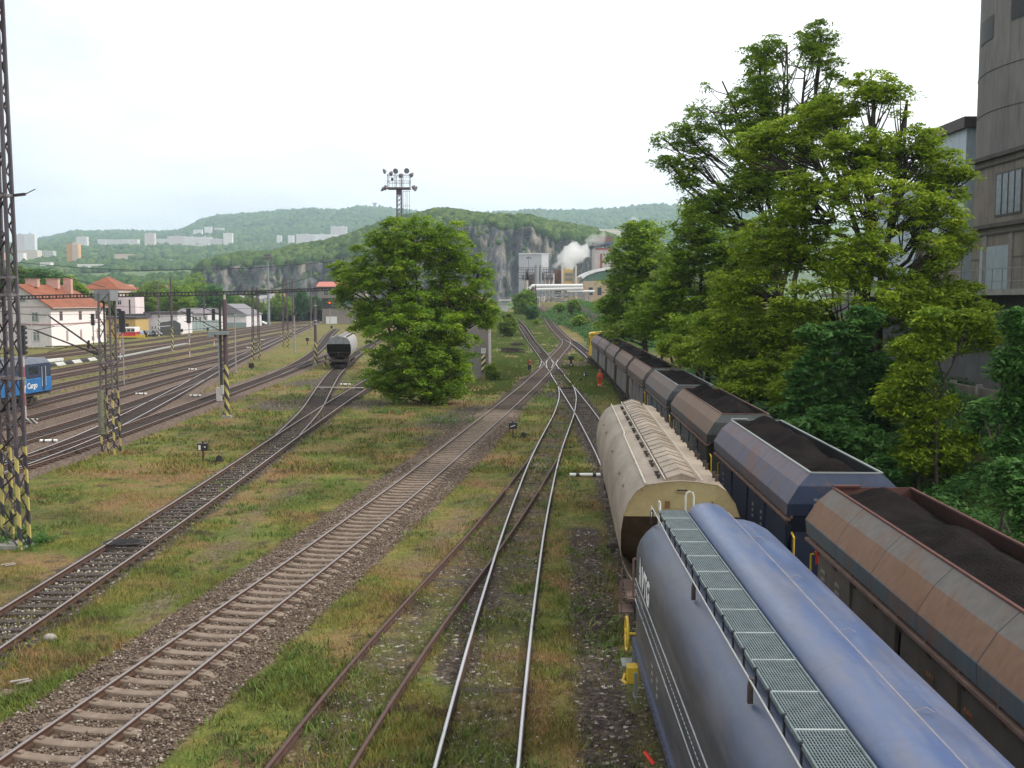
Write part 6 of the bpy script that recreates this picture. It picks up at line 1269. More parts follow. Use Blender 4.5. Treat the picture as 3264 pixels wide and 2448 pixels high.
# ---------------------------------------------------------------- silo tower and walls at the right
M_TW=mat('tower_concrete',(.20,.19,.18),(.15,.143,.137),.5,.95,bmp=.15,stretch=(1,1,.25),grime=(.095,.09,.088)); M_WB=mat('panel_concrete',(.21,.185,.15),(.16,.14,.12),.8,.95,grime=(.09,.08,.075)); M_LEDG=mat('ledge_dark',(.09,.08,.075),(.06,.055,.05),2,.9)
t=thing('silo_tower','massive round concrete silo tower on a panelled base, cut by the right edge','silo tower',(35.6,59,0)); 
b=MB(); b.cyl((0,0,16.6),8.35,22,48); b.build('round_shaft',M_TW,t,smooth=True)
b=MB(); b.box(-8.6,8,-25,1.2,9.0,16.6); b.build('base_walls',M_WB,t)
for z in (16.6,12.75): b=MB(); b.box(-8.85,8,-25,1.4,z-.12,z+.1); b.box(-8.7,8,-25,1.3,z-.5,z-.42); b.build('ledge',M_LEDG,t)
for y0 in (-1.6,-6.0,-12,-18):
    b=MB(); b.box(-8.64,-8.5,y0-2.9,y0+.1,13.2,15.6); f=b.build('window',mat('blue_window_frame',(.05,.13,.3),(.07,.16,.3),2) if y0<-2 else mat('dark_window',(.06,.065,.06)),t)
    for k in range(4):
        c_=MB(); c_.box(-8.67,-8.63,y0-2.8+k*.72,y0-2.25+k*.72,13.3,15.5); c_.build('pane',mat('grey_blue_glass',(.16,.19,.22),(.1,.12,.13),3,.25) if (k,y0)!=(0,-6.0) else mat('red_panel',(.2,.05,.04)),f)
for y0 in (-.5,-3.5,-7.5,-11.5): b=MB(); b.box(-8.66,-8.6,y0-.22,y0+.22,9,12.3); b.build('pilaster',mat('pilaster_grey',(.2,.18,.17)),t)
b=MB(); b.box(-8.63,-8.61,-25,1.2,10.9,10.94); b.build('joint_line',M_LEDG,t)
for a0,z0,z1 in ((R(171),23.4,24.7),(R(198),23.9,25.3)):
    b=MB(); P=[(8.38*math.cos(a0+R(k*2.2)),8.38*math.sin(a0+R(k*2.2))) for k in range(-3,5)]; vs=[(x,y,z) for z in (z0,z1) for x,y in P]; n=len(P); b.add(vs,[(i,i+1,n+i+1,n+i) for i in range(n-1)]); b.build('louvre_opening',mat('louvre_dark',(.03,.03,.032)),t)
b=MB(); 
for z in (19.3,21.6,27.5): b.tube([(8.36*math.cos(2*math.pi*i/48),8.36*math.sin(2*math.pi*i/48),z) for i in range(48)],.025,4,closed=True)
b.build('casting_joint',M_LEDG,t)
t=thing('loading_walkway','concrete walkway slab with a thin steel railing, at the foot of the silo tower','walkway',(27,60,0)); b=MB(); b.box(-2.2,1,-30,22,8.85,9.15); b.build('slab',M_CONB,t)
b=MB(); k=-30
while k<22: b.bar((-2.1,k,9.15),(-2.1,k,10.2),.035); k+=1.1
for z in (9.55,10.2): b.bar((-2.1,-30,z),(-2.1,22,z),.04)
b.build('railing',M_GALV,t)
b=MB(); b.box(-.05,.02,-4.6,-.9,9.2,11.6); b.build('translucent_panel',mat('plastic_sheet',(.28,.34,.36),(.22,.28,.3),1.5,.4),t)
t=thing('lower_wall','long grey lower wall with a dark doorway, under the walkway','building',(27,60,0)); b=MB(); b.box(.9,3,-34,30,-1,8.85); b.build('wall',mat('lower_wall_grey',(.17,.17,.165),(.13,.13,.13),.6,.95,grime=(.09,.09,.09)),t); b=MB(); b.box(.84,.91,-9.2,-6.8,4.2,7.6); b.build('doorway',mat('door_dark',(.03,.035,.035)),t)
t=thing('retaining_wall','weathered concrete panel wall half hidden behind the saplings','wall',(23.5,60,0)); b=MB(); k=-36
while k<14:
    b.box(-.1,.1,k+.02,k+2.98,0,4.2); k+=3
b.build('panel',M_WB,t); b=MB(); k=-36
while k<=14: b.box(-.16,.14,k-.1,k+.1,0,4.35); k+=3
b.build('wall_post',M_CONB,t)
t,w_,d=block('cladded_block','factory block with pale blue corrugated cladding seen through the locust crowns','building',29.2,46,66.5,74,0,19.6,mat('corrugated_blue',(.42,.5,.55),(.33,.4,.45),1,.5,stretch=(.5,5,.2)),roof=('flat',mat('brown_roof_edge',(.07,.055,.05)),.7))
b=MB(); b.box(-w_,w_,d+.01,d+11,-1,17.0); b.build('rear_wing',MC['corrugated_blue'],t)
b=MB(); b.box(-w_-.06,-w_-.01,-d,d,0,13); b.build('lower_band',M_WB,t)
# ================================================================ far terrain
RX=[-900,0,110,174,250,362,506,579,608,651,705,800,915,998,1077,1121,1186,1222,1269,1400,1559,1689,1870,1960,2051,2116,2400,2800,3300,4300]
RYY=[790,780,768,755,734,734.5,737,734,723,701,687,680,669,665,669,660,658,661,669,684,678,669,669,665,652,652,668,700,740,790]
def townz(x,y):
    sx=CX+FPX*x/y; rd=float(np.interp(sx,RX,RYY))+16
    s=float(np.interp(y,[430,650,800,1000,1500,2200],[961.4,945,925,893,846,802])) if y<2200 else 802+(rd-802)*sm((y-2200)/1800)**.8 if y<4000 else None
    if y<1400 and sx>600:
        kf=sm((sx-600)/90)*(1-sm((y-1000)/400)); s=s*(1-kf)+(959+3.5/y*FPX)*kf
    if s is None: z4=CH+(959-rd)/FPX*4000; return z4-.25*(y-4000)
    return CH+(959-s)/FPX*y
def grid_mesh(name,fn,us,vs,m,smooth=True):
    V=[];F=[]
    for v_ in vs:
        for u_ in us: V.append(fn(u_,v_))
    nx,ny=len(us),len(vs); I=np.arange(nx*ny).reshape(ny,nx)
    F=np.stack([I[:-1,:-1].ravel(),I[:-1,1:].ravel(),I[1:,1:].ravel(),I[1:,:-1].ravel()],1); o=npmesh(name,V,F,m,None,smooth); o['kind']='structure'; return o
M_MEAD=mat('meadow',(.11,.16,.045),(.07,.11,.03),.01,.95,space='World',lo=.35,hi=.65)
def hz(x,y): return townz(x,y)+ (4*mn.noise((x*.006,y*.006,0)) if y>600 else 0)
grid_mesh('hills',lambda u,y:(u*y,y,hz(u*y,y)),np.linspace(-.75,.62,150),np.concatenate([np.linspace(430,1000,30),np.linspace(1040,4000,110),np.linspace(4100,5200,8)]),M_MEAD)
# wooded hill with the quarry cliff
BX=[600,640,658,727,781,871,925,998,1070,1124,1240,1400,1443,1508,1563,1602,1689,1725,1798,1888,1906,1935,2050,2200,2500]
BY=[925,845,831,813,803,803,784,774,759,745,700,667,669,681,690,687,690,701,714,727,741,745,790,850,925]
CTX=[600,640,745,853,1034,1150,1300,1400,1461,1563,1610,1689,1736,1762,1830,1895,1960,2100,2500]
CTY=[950,848,842,846,832,818,770,742,727,715,735,722,750,768,765,781,800,860,950]
def hillB(sx,v_):
    u=(sx-CX)/FPX; cr=float(np.interp(sx,BX,BY))+21; ct=float(np.interp(sx,CTX,CTY))+4; ct=max(ct,cr+4)
    jut=24*mn.noise((sx*.011,0,2))+12*mn.noise((sx*.04,1,2)); zt=CH+(959-ct)/FPX*900; zc=CH+(959-cr)/FPX*1020
    if v_<=1:      # cliff face
        y=872+jut+ v_*26 + 15*mn.fractal(Vector((sx*.016,v_*2.2,5)),1,2,5)*min(1,v_*3)+7*mn.noise((sx*.09,v_*5,9)); z=-2+(zt+2)*v_
        z+=3*mn.noise((sx*.05,v_*4,1))*v_
    elif v_<=2: f=v_-1; y=900+jut*(1-f)+120*f; z=zt+(zc-zt)*math.sin(f*math.pi/2)
    else: f=v_-2; y=1020+240*f; z=zc-55*f*f
    return (u*y,y,z)
m,nt,bs=nodes('quarry_rock'); v=coords(nt,'World'); vs_=coords(nt,'World',(1,1,.5)); g=nt.nodes.new('ShaderNodeNewGeometry'); s=nt.nodes.new('ShaderNodeSeparateXYZ'); L(nt,g.outputs['Normal'],s.inputs[0])
r_=ramp(nt,noi(nt,vs_,.06,9,.72,.8),[(.35,(.085,.08,.095)),(.5,(.17,.16,.175)),(.6,(.38,.33,.27)),(.7,(.16,.15,.16))]).outputs[0]
r_=mixc(nt,.6,r_,ramp(nt,noi(nt,v,.25,8,.75),[(.35,(.45,.45,.45)),(.65,(1.3,1.25,1.2))]).outputs[0],'MULTIPLY')
gr=mth(nt,'ADD',s.outputs[2],mth(nt,'MULTIPLY',mth(nt,'SUBTRACT',noi(nt,v,.05,6,.7),.5),1.6)); r_=mixc(nt,ramp(nt,gr,[(.52,(0,0,0)),(.72,(1,1,1))]).outputs[0],r_,(.055,.085,.03))
L(nt,r_,bs.inputs['Base Color']); bs.inputs['Roughness'].default_value=.95; bump(nt,bs,noi(nt,vs_,.12,9,.8),1,6)
cl_o=grid_mesh('cliff',hillB,np.linspace(600,2500,420),np.concatenate([np.linspace(0,1,46),np.linspace(1.05,2,14),np.linspace(2.2,3,5)]),m,False)
# forest crowns as lumpy balls: one mass per hill
def ico(sub):
    import bmesh; bm=bmesh.new(); bmesh.ops.create_icosphere(bm,subdivisions=sub,radius=1); V=np.array([v.co[:] for v in bm.verts]); F=np.array([[v.index for v in f.verts] for f in bm.faces]); bm.free(); return V,F
I1,I2=ico(1),ico(2)
def crowns(name,label,P,rad,mt,seed,ic=I1,zs=1.0,amp=.28):
    rg=np.random.default_rng(seed); B,Fi=ic; n=len(P); P=np.asarray(P); rad=np.asarray(rad)
    V=B[None]*(1+rg.uniform(-amp,amp,(n,len(B),1))); V=V*rad[:,None,None]*np.array([1,1,zs]); V+=P[:,None,:]
    F=(Fi[None]+np.arange(n)[:,None,None]*len(B)).reshape(-1,3); o=npmesh(name,V.reshape(-1,3),F,mt,None,True,{'tint':('FACE',np.repeat(rg.random(n),len(Fi)))}); tag(o,label,'forest',kind='stuff'); return o
def forest_mat(name,c1,c2,c3):
    m,nt,bs=nodes(name); a=N(nt,'ShaderNodeAttribute'); a.attribute_name='tint'; v=coords(nt,'World'); n=noi(nt,v,.006,4); k=mth(nt,'ADD',mth(nt,'MULTIPLY',a.outputs['Fac'],.6),mth(nt,'MULTIPLY',n,.4))
    n2=noi(nt,v,.5,5,.8); c=ramp(nt,k,[(.15,c1),(.5,c2),(.8,c3)]).outputs[0]; c=mixc(nt,.8,c,ramp(nt,n2,[(.35,(.4,.4,.4)),(.65,(1.4,1.4,1.4))]).outputs[0],'MULTIPLY')
    L(nt,c,bs.inputs['Base Color']); bs.inputs['Roughness'].default_value=.95; bs.inputs['Specular IOR Level'].default_value=.05; bump(nt,bs,n2,1,1.5); return m
FM1=forest_mat('forest_canopy',(.04,.075,.02),(.075,.125,.03),(.13,.18,.045)); FM2=forest_mat('hill_canopy',(.035,.075,.026),(.065,.12,.036),(.115,.17,.05))
rg=np.random.default_rng(5); P=[];Rr=[]
bl_lots=[]   # footprints of the town blocks kept clear: (u0,u1,y,front depth)
TOWN=[(49,75,747,786,1900,'white tower block at the far left, left one of a pair',(.62,.56,.6)),(77,110,746,793,1900,'white tower block at the far left, right one of a pair',(.66,.64,.66)),
(40,119,797,821,1600,'long cream slab block below the pair of towers',(.6,.52,.45)),(41,75,806,833,1450,'white low block in front of the cream slab',(.75,.7,.72)),(121,169,799,812,1700,'grey low slab right of the cream one',(.45,.45,.42)),
(214,250,777,834,1500,'orange and white tower block standing alone on the slope',(.65,.36,.16)),(243,276,754,781,2400,'square white tower block behind the orange one',(.62,.57,.56)),(312,438,762,777,2500,'long row of pale blocks on the middle of the ridge',(.6,.56,.56)),
(461,492,743,781,2450,'pinkish tower block right of the long row',(.62,.54,.5)),(499,533,761,770,2700,'small pale block right of the pinkish tower',(.6,.55,.52)),(533,586,752,777,2600,'pinkish stepped block, left of the white cluster',(.6,.52,.5)),(586,671,754,779,2550,'wide white cluster of blocks on the ridge',(.68,.63,.62)),(604,665,778,794,2300,'lower white blocks in front of the wide cluster',(.66,.6,.58)),(712,740,743,768,2500,'white tower block below the wooded ridge',(.72,.66,.64)),(669,709,761,783,2500,'pale blocks left of the white tower',(.55,.5,.5)),
(280,329,806,817,1900,'white and yellow low houses on the slope',(.68,.6,.48)),(365,423,810,828,1800,'salmon coloured low blocks on the slope',(.6,.46,.38)),(246,336,842,851,1300,'long white flat building among trees',(.75,.72,.7)),(188,215,830,839,1500,'white house left of the orange tower foot',(.7,.62,.62)),(127,161,836,850,1300,'white houses with pale roofs at the left',(.68,.64,.62)),(524,553,827,834,1700,'white house on the mid slope',(.7,.66,.66)),(609,622,828,840,1500,'small white tower among trees',(.7,.6,.58)),
(944,1009,746,770,2200,'pale block row left of the white factory like slab',(.62,.58,.6)),(1003,1083,746,768,2150,'white horizontal slab with dark window bands',(.74,.72,.74)),(1054,1079,721,745,2500,'tall pale tower, left one above the white slab',(.6,.54,.54)),(1080,1105,721,752,2500,'tall pale tower, right one above the white slab',(.64,.58,.58)),(882,897,750,759,2500,'small white house left of the white slab',(.7,.66,.66)),(918,936,750,764,2500,'white block between house and slab',(.72,.68,.68)),
(616,643,732,738,3000,'white villas under the wooded ridge, left',(.7,.66,.66)),(652,674,723,734,3050,'white villa under the wooded ridge, middle',(.72,.68,.68)),(683,712,726,731,3050,'pinkish villas under the wooded ridge, right',(.62,.52,.5)),(1906,1979,731,744,1500,'pale cream houses on top behind the cliff, by the steam',(.7,.6,.5)),
(0,8,805,838,1500,'orange block cut by the left edge',(.65,.4,.2))]
def clear(x,y):
    sx=CX+FPX*x/y
    for a,c,t_,b_,d,_,_ in TOWN:
        if a-2<sx<c+2 and d-150<y<d+60: 
            if y>d-25: return False
            # keep only trees low enough not to hide the block
            if CY is not None and (959-(CH-0+0)*0) and y>d-60: return False
    return True
def addf(n,y0,y1,u0,u1,r0,r1,dens=None):
    c=0
    for _ in range(n):
        y=y0*(y1/y0)**rg.random(); x=rg.uniform(u0,u1)*y
        if not clear(x,y): continue
        if y<1000 and CX+FPX*x/y>610: continue
        nz=mn.noise((x*.004,y*.003,7))
        if y<2300 and nz<-.22: continue
        r=rg.uniform(r0,r1)*(y/1500)**.45; P.append((x,y,hz(x,y)+r*.45)); Rr.append(r)
addf(3600,440,760,-.56,-.3,3.2,5.5); addf(7000,560,1300,-.56,-.05,4.5,8.0); addf(6500,1300,2600,-.56,.03,5,8); addf(9000,2600,4100,-.56,.24,6.5,10)
crowns('forest','green woods covering the slopes and ridges behind the town',P,Rr,FM2,1,I1,.95)
P=[];Rr=[]
for i in range(5200):
    sx=rg.uniform(615,2480); v_=rg.uniform(1.0,2.15); p=hillB(sx,v_); 
    if v_<1.06 and mn.noise((sx*.03,4,4))<-.05: continue
    r=rg.uniform(2.6,5.2); P.append((p[0],p[1],p[2]+r*.35)); Rr.append(r)
for i in range(380):    # scrub on ledges of the face
    sx=rg.uniform(640,2100); v_=rg.random()**.8*.95; 
    if mn.noise((sx*.02,v_*3,14))<.12: continue
    p=hillB(sx,v_); r=rg.uniform(1.3,3); P.append((p[0],p[1]-1,p[2]+r*.2)); Rr.append(r)
for i in range(420):    # trees along the foot of the cliff
    sx=rg.uniform(640,2300); y=rg.uniform(700,850); p=((sx-CX)/FPX*y,y,0); r=rg.uniform(2.5,4.6); P.append((p[0],y,r*.6)); Rr.append(r)
crowns('forest','trees crowning the cliff and growing on its ledges',P,Rr,FM1,2,I2,1.0,.2)
# town blocks
def facade(name,c,nw=(1,1),wf=.45):
    m,nt,bs=nodes(name); v=coords(nt); s=nt.nodes.new('ShaderNodeSeparateXYZ'); L(nt,v,s.inputs[0])
    u=mth(nt,'FRACT',mth(nt,'MULTIPLY',mth(nt,'ADD',s.outputs[0],s.outputs[1]),nw[0])); w_=mth(nt,'FRACT',mth(nt,'MULTIPLY',s.outputs[2],nw[1]))
    k=mth(nt,'MULTIPLY',mth(nt,'MULTIPLY',mth(nt,'GREATER_THAN',u,.3),mth(nt,'LESS_THAN',u,.72)),mth(nt,'MULTIPLY',mth(nt,'GREATER_THAN',w_,.35),mth(nt,'LESS_THAN',w_,.8)))
    g=nt.nodes.new('ShaderNodeNewGeometry'); s2=nt.nodes.new('ShaderNodeSeparateXYZ'); L(nt,g.outputs['Normal'],s2.inputs[0]); k=mth(nt,'MULTIPLY',k,mth(nt,'LESS_THAN',s2.outputs[2],.5))
    L(nt,mixc(nt,mth(nt,'MULTIPLY',k,wf),c,tuple(x*.25 for x in c)),bs.inputs['Base Color']); bs.inputs['Roughness'].default_value=.9; return m
rb=random.Random(3)
for i,(x0,x1,yt,yb,Y,lb,c) in enumerate(TOWN):
    a=at(x0,yb,Y); e=at(x1,yt,Y); wd=e.x-a.x; h=e.z-a.z; t=thing('apartment_block' if h>14 else 'town_house',lb,'apartment block' if h>14 else 'house',((a.x+e.x)/2,Y,a.z)); m_=facade('facade_%d'%i,c,(1/3.2,1/2.9),.6)
    dp=min(16,max(9,wd*.5)); n=max(1,int(wd/(24 if h>14 else 18))) if wd>40 else 1; b=MB()
    for k in range(n):
        x_0=-wd/2+wd*k/n; x_1=-wd/2+wd*(k+1)/n-.25; dz=rb.uniform(-.10,.0)*h*(n>1); dy=rb.uniform(-3,3)*(n>1); b.box(x_0,x_1,dy,dp+dy,-12,h+dz)
    b.build('wall',m_,t)
    b=MB()
    for k in range(n):
        xm=-wd/2+wd*(k+.5)/n; b.box(xm-2,xm+2,dp*.3,dp*.7,h*.97,h+2.2)
    if h>14: b.build('lift_housing',mat('housing_grey',(.5,.48,.48)),t)
    if i==5:
        b=MB()
        for k in range(9): b.box(0,wd/2-.6,-1.2,0,k*h/9.5+2,k*h/9.5+3.1)
        b.build('balcony_row',M_WHITE,t); b=MB(); b.box(-wd/2-.02,-wd/2+wd*.42,-.3,-.0,-5,h); b.build('orange_flank',mat('orange_render',(.62,.33,.12)),t)
g=at(1196,664,4000); t=thing('lookout_tower','tiny lookout tower on the highest wooded ridge','tower',(g.x,3990,g.z-6)); b=MB(); b.box(-5,5,-5,5,0,22); b.box(-8,8,-8,8,22,26); b.build('shaft',mat('tower_pale',(.45,.45,.45)),t)
for i in range(20):   # small houses and parked vehicles of the lower town, beyond the yard
    sx=rb.choice([rb.uniform(773,890),rb.uniform(410,770),rb.uniform(560,760)]); yt=rb.uniform(917,928); Y=rb.uniform(520,640); a=at(sx,931,Y); w_=rb.uniform(1.6,3.6); h=rb.uniform(1.2,2.6)
    t=thing('small_house','small pale building in the lower town, glimpsed between trees and masts','house',(a.x,Y,hz(a.x,Y)),rb.uniform(-.5,.5),'small pale buildings of the lower town'); b=MB(); b.box(-w_,w_,-3,3,-3,h+2.5); b.build('wall',mat('pale_wall_%d'%(i%3),[(.7,.66,.66),(.62,.6,.58),(.66,.56,.5)][i%3]),t); b=MB(); b.prism([(-3.4,h+2.5),(0,h+4.6),(3.4,h+2.5)],-w_-.3,w_+.3,'x'); b.build('roof',[mat('roof_salmon',(.5,.22,.16)),mat('roof_grey',(.35,.34,.35))][i%2],t)
# ================================================================ factory at the end of the line
FY=430.0; U=lambda x,y,Y=FY:at(1600+x/5.53,780+y/5.53,Y)      # positions from the enlarged view
GZ=5.0
def fblock(name,label,x0,x1,yt,yb,Y,dep,m_,cat='building',roof=None,z0=None):
    a,c=U(x0,yb,Y),U(x1,yt,Y); return block(name,label,cat,a.x,c.x,Y,Y+dep,a.z if z0 is None else z0,c.z,m_,roof=roof)
M_FG=mat('factory_shaded_cladding',(.42,.43,.46),(.38,.39,.42),.3,.6,stretch=(1,1,.2)); M_FW=mat('factory_white',(.78,.78,.8),(.7,.7,.72),1,.6); M_SIL=mat('silo_cream',(.58,.53,.47),(.42,.37,.32),.5,.6,stretch=(1,1,.2)); M_FBR=mat('factory_brown',(.17,.08,.06),(.11,.06,.05),.5,.8); M_FST=mat('factory_steel',(.17,.16,.18),(.11,.1,.12),2,.7)
t,w_,d=fblock('process_building','large clad box building above the silos, shaded grey front, sunlit white flank',300,820,165,800,440,14,M_FG,z0=GZ)
H=U(820,165,440).z-GZ; s=440/FPX/5.53*5.53
b=MB(); b.box(w_-3.0,w_+.02,-d-.06,d,H-7.3,H-.05); b.box(-w_-.2,w_+.2,-d-.3,d,H,H+.35); b.build('sunlit_flank',M_FW,t)  # sunlight painted in: flank white, front cladding grey for its shade
def silo(x0,x1,yt,yb,label,m_=None,Y=425,name='silo'):
    a,c=U(x0,yb,Y),U(x1,yt,Y); r=(c.x-a.x)/2; t=thing(name,label,'silo',((a.x+c.x)/2,Y+r,GZ),0,'silos of the works'); h=c.z-GZ; b=MB(); b.tube([(0,0,0),(0,0,h)],r,20); b.tube([(0,0,h),(0,0,h+r*.35)],[r,r*.3],20,cap=True); b.build('shell',m_ or M_SIL,t,smooth=True)
    b=MB(); b.tube([(r*math.cos(2*math.pi*i/20),r*math.sin(2*math.pi*i/20),h+.8) for i in range(20)],.05,4,closed=True)
    for i in range(8): b.bar((r*math.cos(i*.785),r*math.sin(i*.785),h),(r*math.cos(i*.785),r*math.sin(i*.785),h+.8),.05)
    b.build('guard_rail',M_FST,t); return t
silo(392,458,505,780,'cream silo at the left of the row'); silo(470,585,535,780,'wide brown rusty silo next to the cream one',M_FBR,428); silo(742,780,520,720,'thin cream silo in the middle of the row'); silo(786,856,520,720,'cream silo, second from the right'); silo(862,925,520,720,'cream silo at the right of the row')
silo(690,752,890,1120,'cream column standing below the pipe bridge',None,405); silo(795,856,1000,1120,'short cream vessel below the pipe bridge',None,408); silo(880,935,1000,1120,'short pale vessel with a blue foot',mat('vessel_pale',(.5,.5,.5)),408)
t=thing('silo_platform','cluttered steel platform with pipes on top of the silos','steel platform',(U(610,450,420).x,420,GZ)); zt=U(600,450,420).z-GZ; b=MB(); s=420/FPX/5.53
rr=random.Random(8)
for k in range(16): 
    x=(-310+k*40)*s*5.53/5.53; b.bar((x,-.5,zt-4.5),(x,-.5,zt+1.2),.14); b.bar((x,3,zt-4.5),(x,3,zt+1.2),.14)
for z in (-3.2,-2.0,-.9,.2,1.1): b.bar((-310*s,-.5,zt+z),(300*s,-.5,zt+z+rr.uniform(-.2,.2)),.18); b.bar((-310*s,3,zt+z),(300*s,3,zt+z),.14)
for k in range(14): x=rr.uniform(-300,280)*s; b.box(x-.5,x+.5,-.8,2,zt-4,zt-4+rr.uniform(1,4.5))
b.box(-310*s,300*s,-.8,3.2,zt-3.4,zt-3.2); b.build('platform_frame',M_FST,t)
b=MB()
for x in (0,30,75): b.tube([(x*s,-1.5,zt-12),(x*s,-1.5,zt+2)],.45 if x else .9,10)
b.build('duct',mat('duct_grey',(.3,.3,.31)),t)
g=U(470,420,415); t=thing('works_lamp','lamp mast with three heads in front of the big clad box','lamp mast',(g.x,415,g.z)); b=MB(); b.tube([(0,0,-3),(0,0,4.0)],.12,6); 
for x in (-.6,0,.7): b.box(x-.3,x+.3,-.2,.2,3.6+abs(x)*-.4+.5,4.3-abs(x)*.4+.5)
b.build('mast',M_FST,t)
t,w_,d=fblock('yellow_works_building','yellow factory building with grey window grids, right of the steam',1080,1262,430,720,445,12,mat('works_yellow',(.62,.44,.17),(.55,.38,.15),1,.8),z0=GZ); H=U(1262,430,445).z-GZ
b=MB(); b.prism([(-w_,H),(0,H+1.2),(w_,H)],-d,d); b.build('gable',MC['works_yellow'],t)
for z in (H-2.4,H-4.4,H-9.6): window(t,(0.2,-d-.02,z),w_*1.55,1.6,'-y',fm=mat('grid_grey',(.4,.38,.32)),gm=mat('grid_glass',(.25,.25,.22)))
for x in (-w_-.5,w_+.9): b=MB(); b.tube([(x,-d,0),(x,-d,H+1.6)],.45,10); b.build('side_duct',M_SIL,t)
fblock('orange_works_wing','orange brown wing with a steel chute, left of the yellow works building',930,1075,450,720,450,8,M_FBR,z0=GZ)
fblock('low_beige_works_building','low beige works building between the yellow one and the green roofed hall',1290,1440,560,720,460,10,mat('works_beige',(.5,.42,.36)),z0=GZ)
t=thing('green_roof_hall','beige hall with a dark green barrel roof and white edge','hall',(U(1435,700,400).x,400,GZ)); z1=U(1440,640,400).z-GZ; z2=U(1700,440,400).z-GZ; ww=16; arc_=[(-0.2,z1)]+[(ww*(1-math.cos(a)),z1+(z2-z1)*math.sin(a)) for a in [R(x) for x in (8,20,35,50,65,80,90)]]+[(30,z2),(30,z1)]
b=MB(); b.box(0,30,0,25,-2,z1); b.build('walls',mat('hall_beige',(.46,.36,.25),(.4,.3,.22),1,.9),t); b=MB(); b.prism(arc_,0,26); b.build('barrel_roof',mat('roof_green',(.09,.17,.12),(.07,.13,.1),1,.6),t); b=MB(); b.prism([(x-1.2,z+1.2) for x,z in arc_[1:8]]+[(x-.2,z+.2) for x,z in arc_[7:0:-1]],-.4,26); b.build('roof_edge',M_FW,t)
for x in (2.0,5.4): window(t,(x+.9,-.03,z1-4.0),1.6,3.0,'-y',fm=M_BRN,div=False)
t,w_,d=fblock('hopper_house','tall pinkish grey hopper house with a rusty stain, above the green roof',1635,1960,60,480,470,18,mat('hopper_pink',(.48,.43,.42),(.4,.36,.36),.5,.9),z0=GZ); H=U(1960,60,470).z-GZ
b=MB(); b.box(-w_+2.4,-w_+3.4,-d-.06,-d-.01,H-12,H-2.5); b.box(-w_,w_,-d-.1,-d,H-.8,H); b.build('rust_streak',mat('streak_red',(.3,.08,.08)),t)
b=MB(); b.box(-w_+1,w_,-d+1,d,H+1.6,H+5.5); b.build('head_frame_box',mat('head_brown',(.2,.12,.1)),t); b=MB()
for x in np.linspace(-w_+.4,w_-.4,7): b.bar((x,-d+.3,H),(x+1,-d+.3,H+2.2),.3)
b.box(-w_,w_,-d,-d+.5,H+2.1,H+2.6); b.build('blue_frame',mat('frame_blue',(.08,.17,.28)),t)
# pipe bridge
t=thing('pipe_bridge','pipe bridge with two thick white pipes and steel trestles crossing above the line','pipe bridge',(U(1000,760,395).x,395,GZ)); O=Vector((t.location.x,395,GZ))
def pp(x,y,Y=395): return U(x,y,Y)-O
b=MB(); b.tube([pp(485,775),pp(530,725),pp(1425,718)],.62,10); b.tube([pp(590,788),pp(1430,770)],.62,10); b.tube([pp(1145,822),pp(1630,822)],.42,8); b.tube([pp(455,978),pp(455,935),pp(670,932)],.2,6); b.build('pipe',M_FW,t)
b=MB()
for y in (745,800,845,870,895): b.bar(pp(560,y),pp(1440,y+6),.35)
for x in range(640,1450,90): b.bar(pp(x,740),pp(x,1000),.28); b.bar(pp(x,850),pp(x+90,800),.15)
for x in (1175,1450,1530): b.bar(pp(x,825),pp(x,1100),.5)
for y in (870,940,1010): b.bar(pp(1440,y),pp(1540,y),.3)
b.build('trestle',mat('trestle_grey',(.25,.27,.30),(.16,.17,.2),1,.6),t)
b=MB(); rr=random.Random(4)
for k in range(16): x=rr.uniform(700,1400); y=rr.uniform(880,1000); b.tube([pp(x,y,397),pp(x+rr.uniform(60,240),y+rr.uniform(-4,4),397)],rr.uniform(.15,.4),8)
b.build('small_pipe',mat('pipe_cream',(.6,.56,.5),(.4,.36,.32),1,.5),t)
t=thing('pipe_trestle','thin grey pipe on posts running left over the siding trees','pipe',(0,0,0)); b=MB(); b.tube([U(-60,985,330),U(455,975,330),U(457,937,330),U(665,932,330)],.22,8)
for x,y in ((482,975),(665,935)): b.bar(U(x,y,330),U(x,1100,330),.25)
b.build('pipe',mat('pipe_pale',(.5,.5,.5)),t)
fblock('works_gate_house','dark cluttered plant ground floor under the pipe bridge',640,1440,985,1160,415,6,mat('plant_dark',(.13,.11,.11),(.25,.2,.17),1.5,.9,lo=.4,hi=.6),z0=GZ-1)
t=thing('concrete_fence','grey concrete slat fence on the slope right of the far track','fence',(0,0,0)); A=at(1846,985,255); Bq=at(1900,1012,215); dd=Bq-A; b=MB(); n=14
for k in range(n): p=A.lerp(Bq,k/(n-1)); gz=hgt(p.x,p.y); b.box(p.x-.1,p.x+.1,p.y-.2,p.y+.2,gz-.3,gz+1.9)
b.build('slat',mat('fence_grey',(.2,.18,.18)),t)
g=U(0,1050,360); t=thing('white_store','white flat building behind the trees, left of the far siding','building',(g.x,360,hgt(g.x,360))); b=MB(); b.box(-2.6,2.0,0,6,-1,2.4); b.build('walls',mat('store_grey',(.45,.45,.46)),t); b=MB(); b.box(-2.9,2.3,-.3,6,2.4,2.7); b.build('roof',M_GF,t)
b=MB(); g=gnd(*[1600+630/5.53,780+1290/5.53]); b.tube([(0,0,0),(-.6,0,9)],.14,6); o=b.build('wooden_pole',M_WOOD); o.location=g; tag(o,'leaning dark wooden pole between bush and far track','pole')
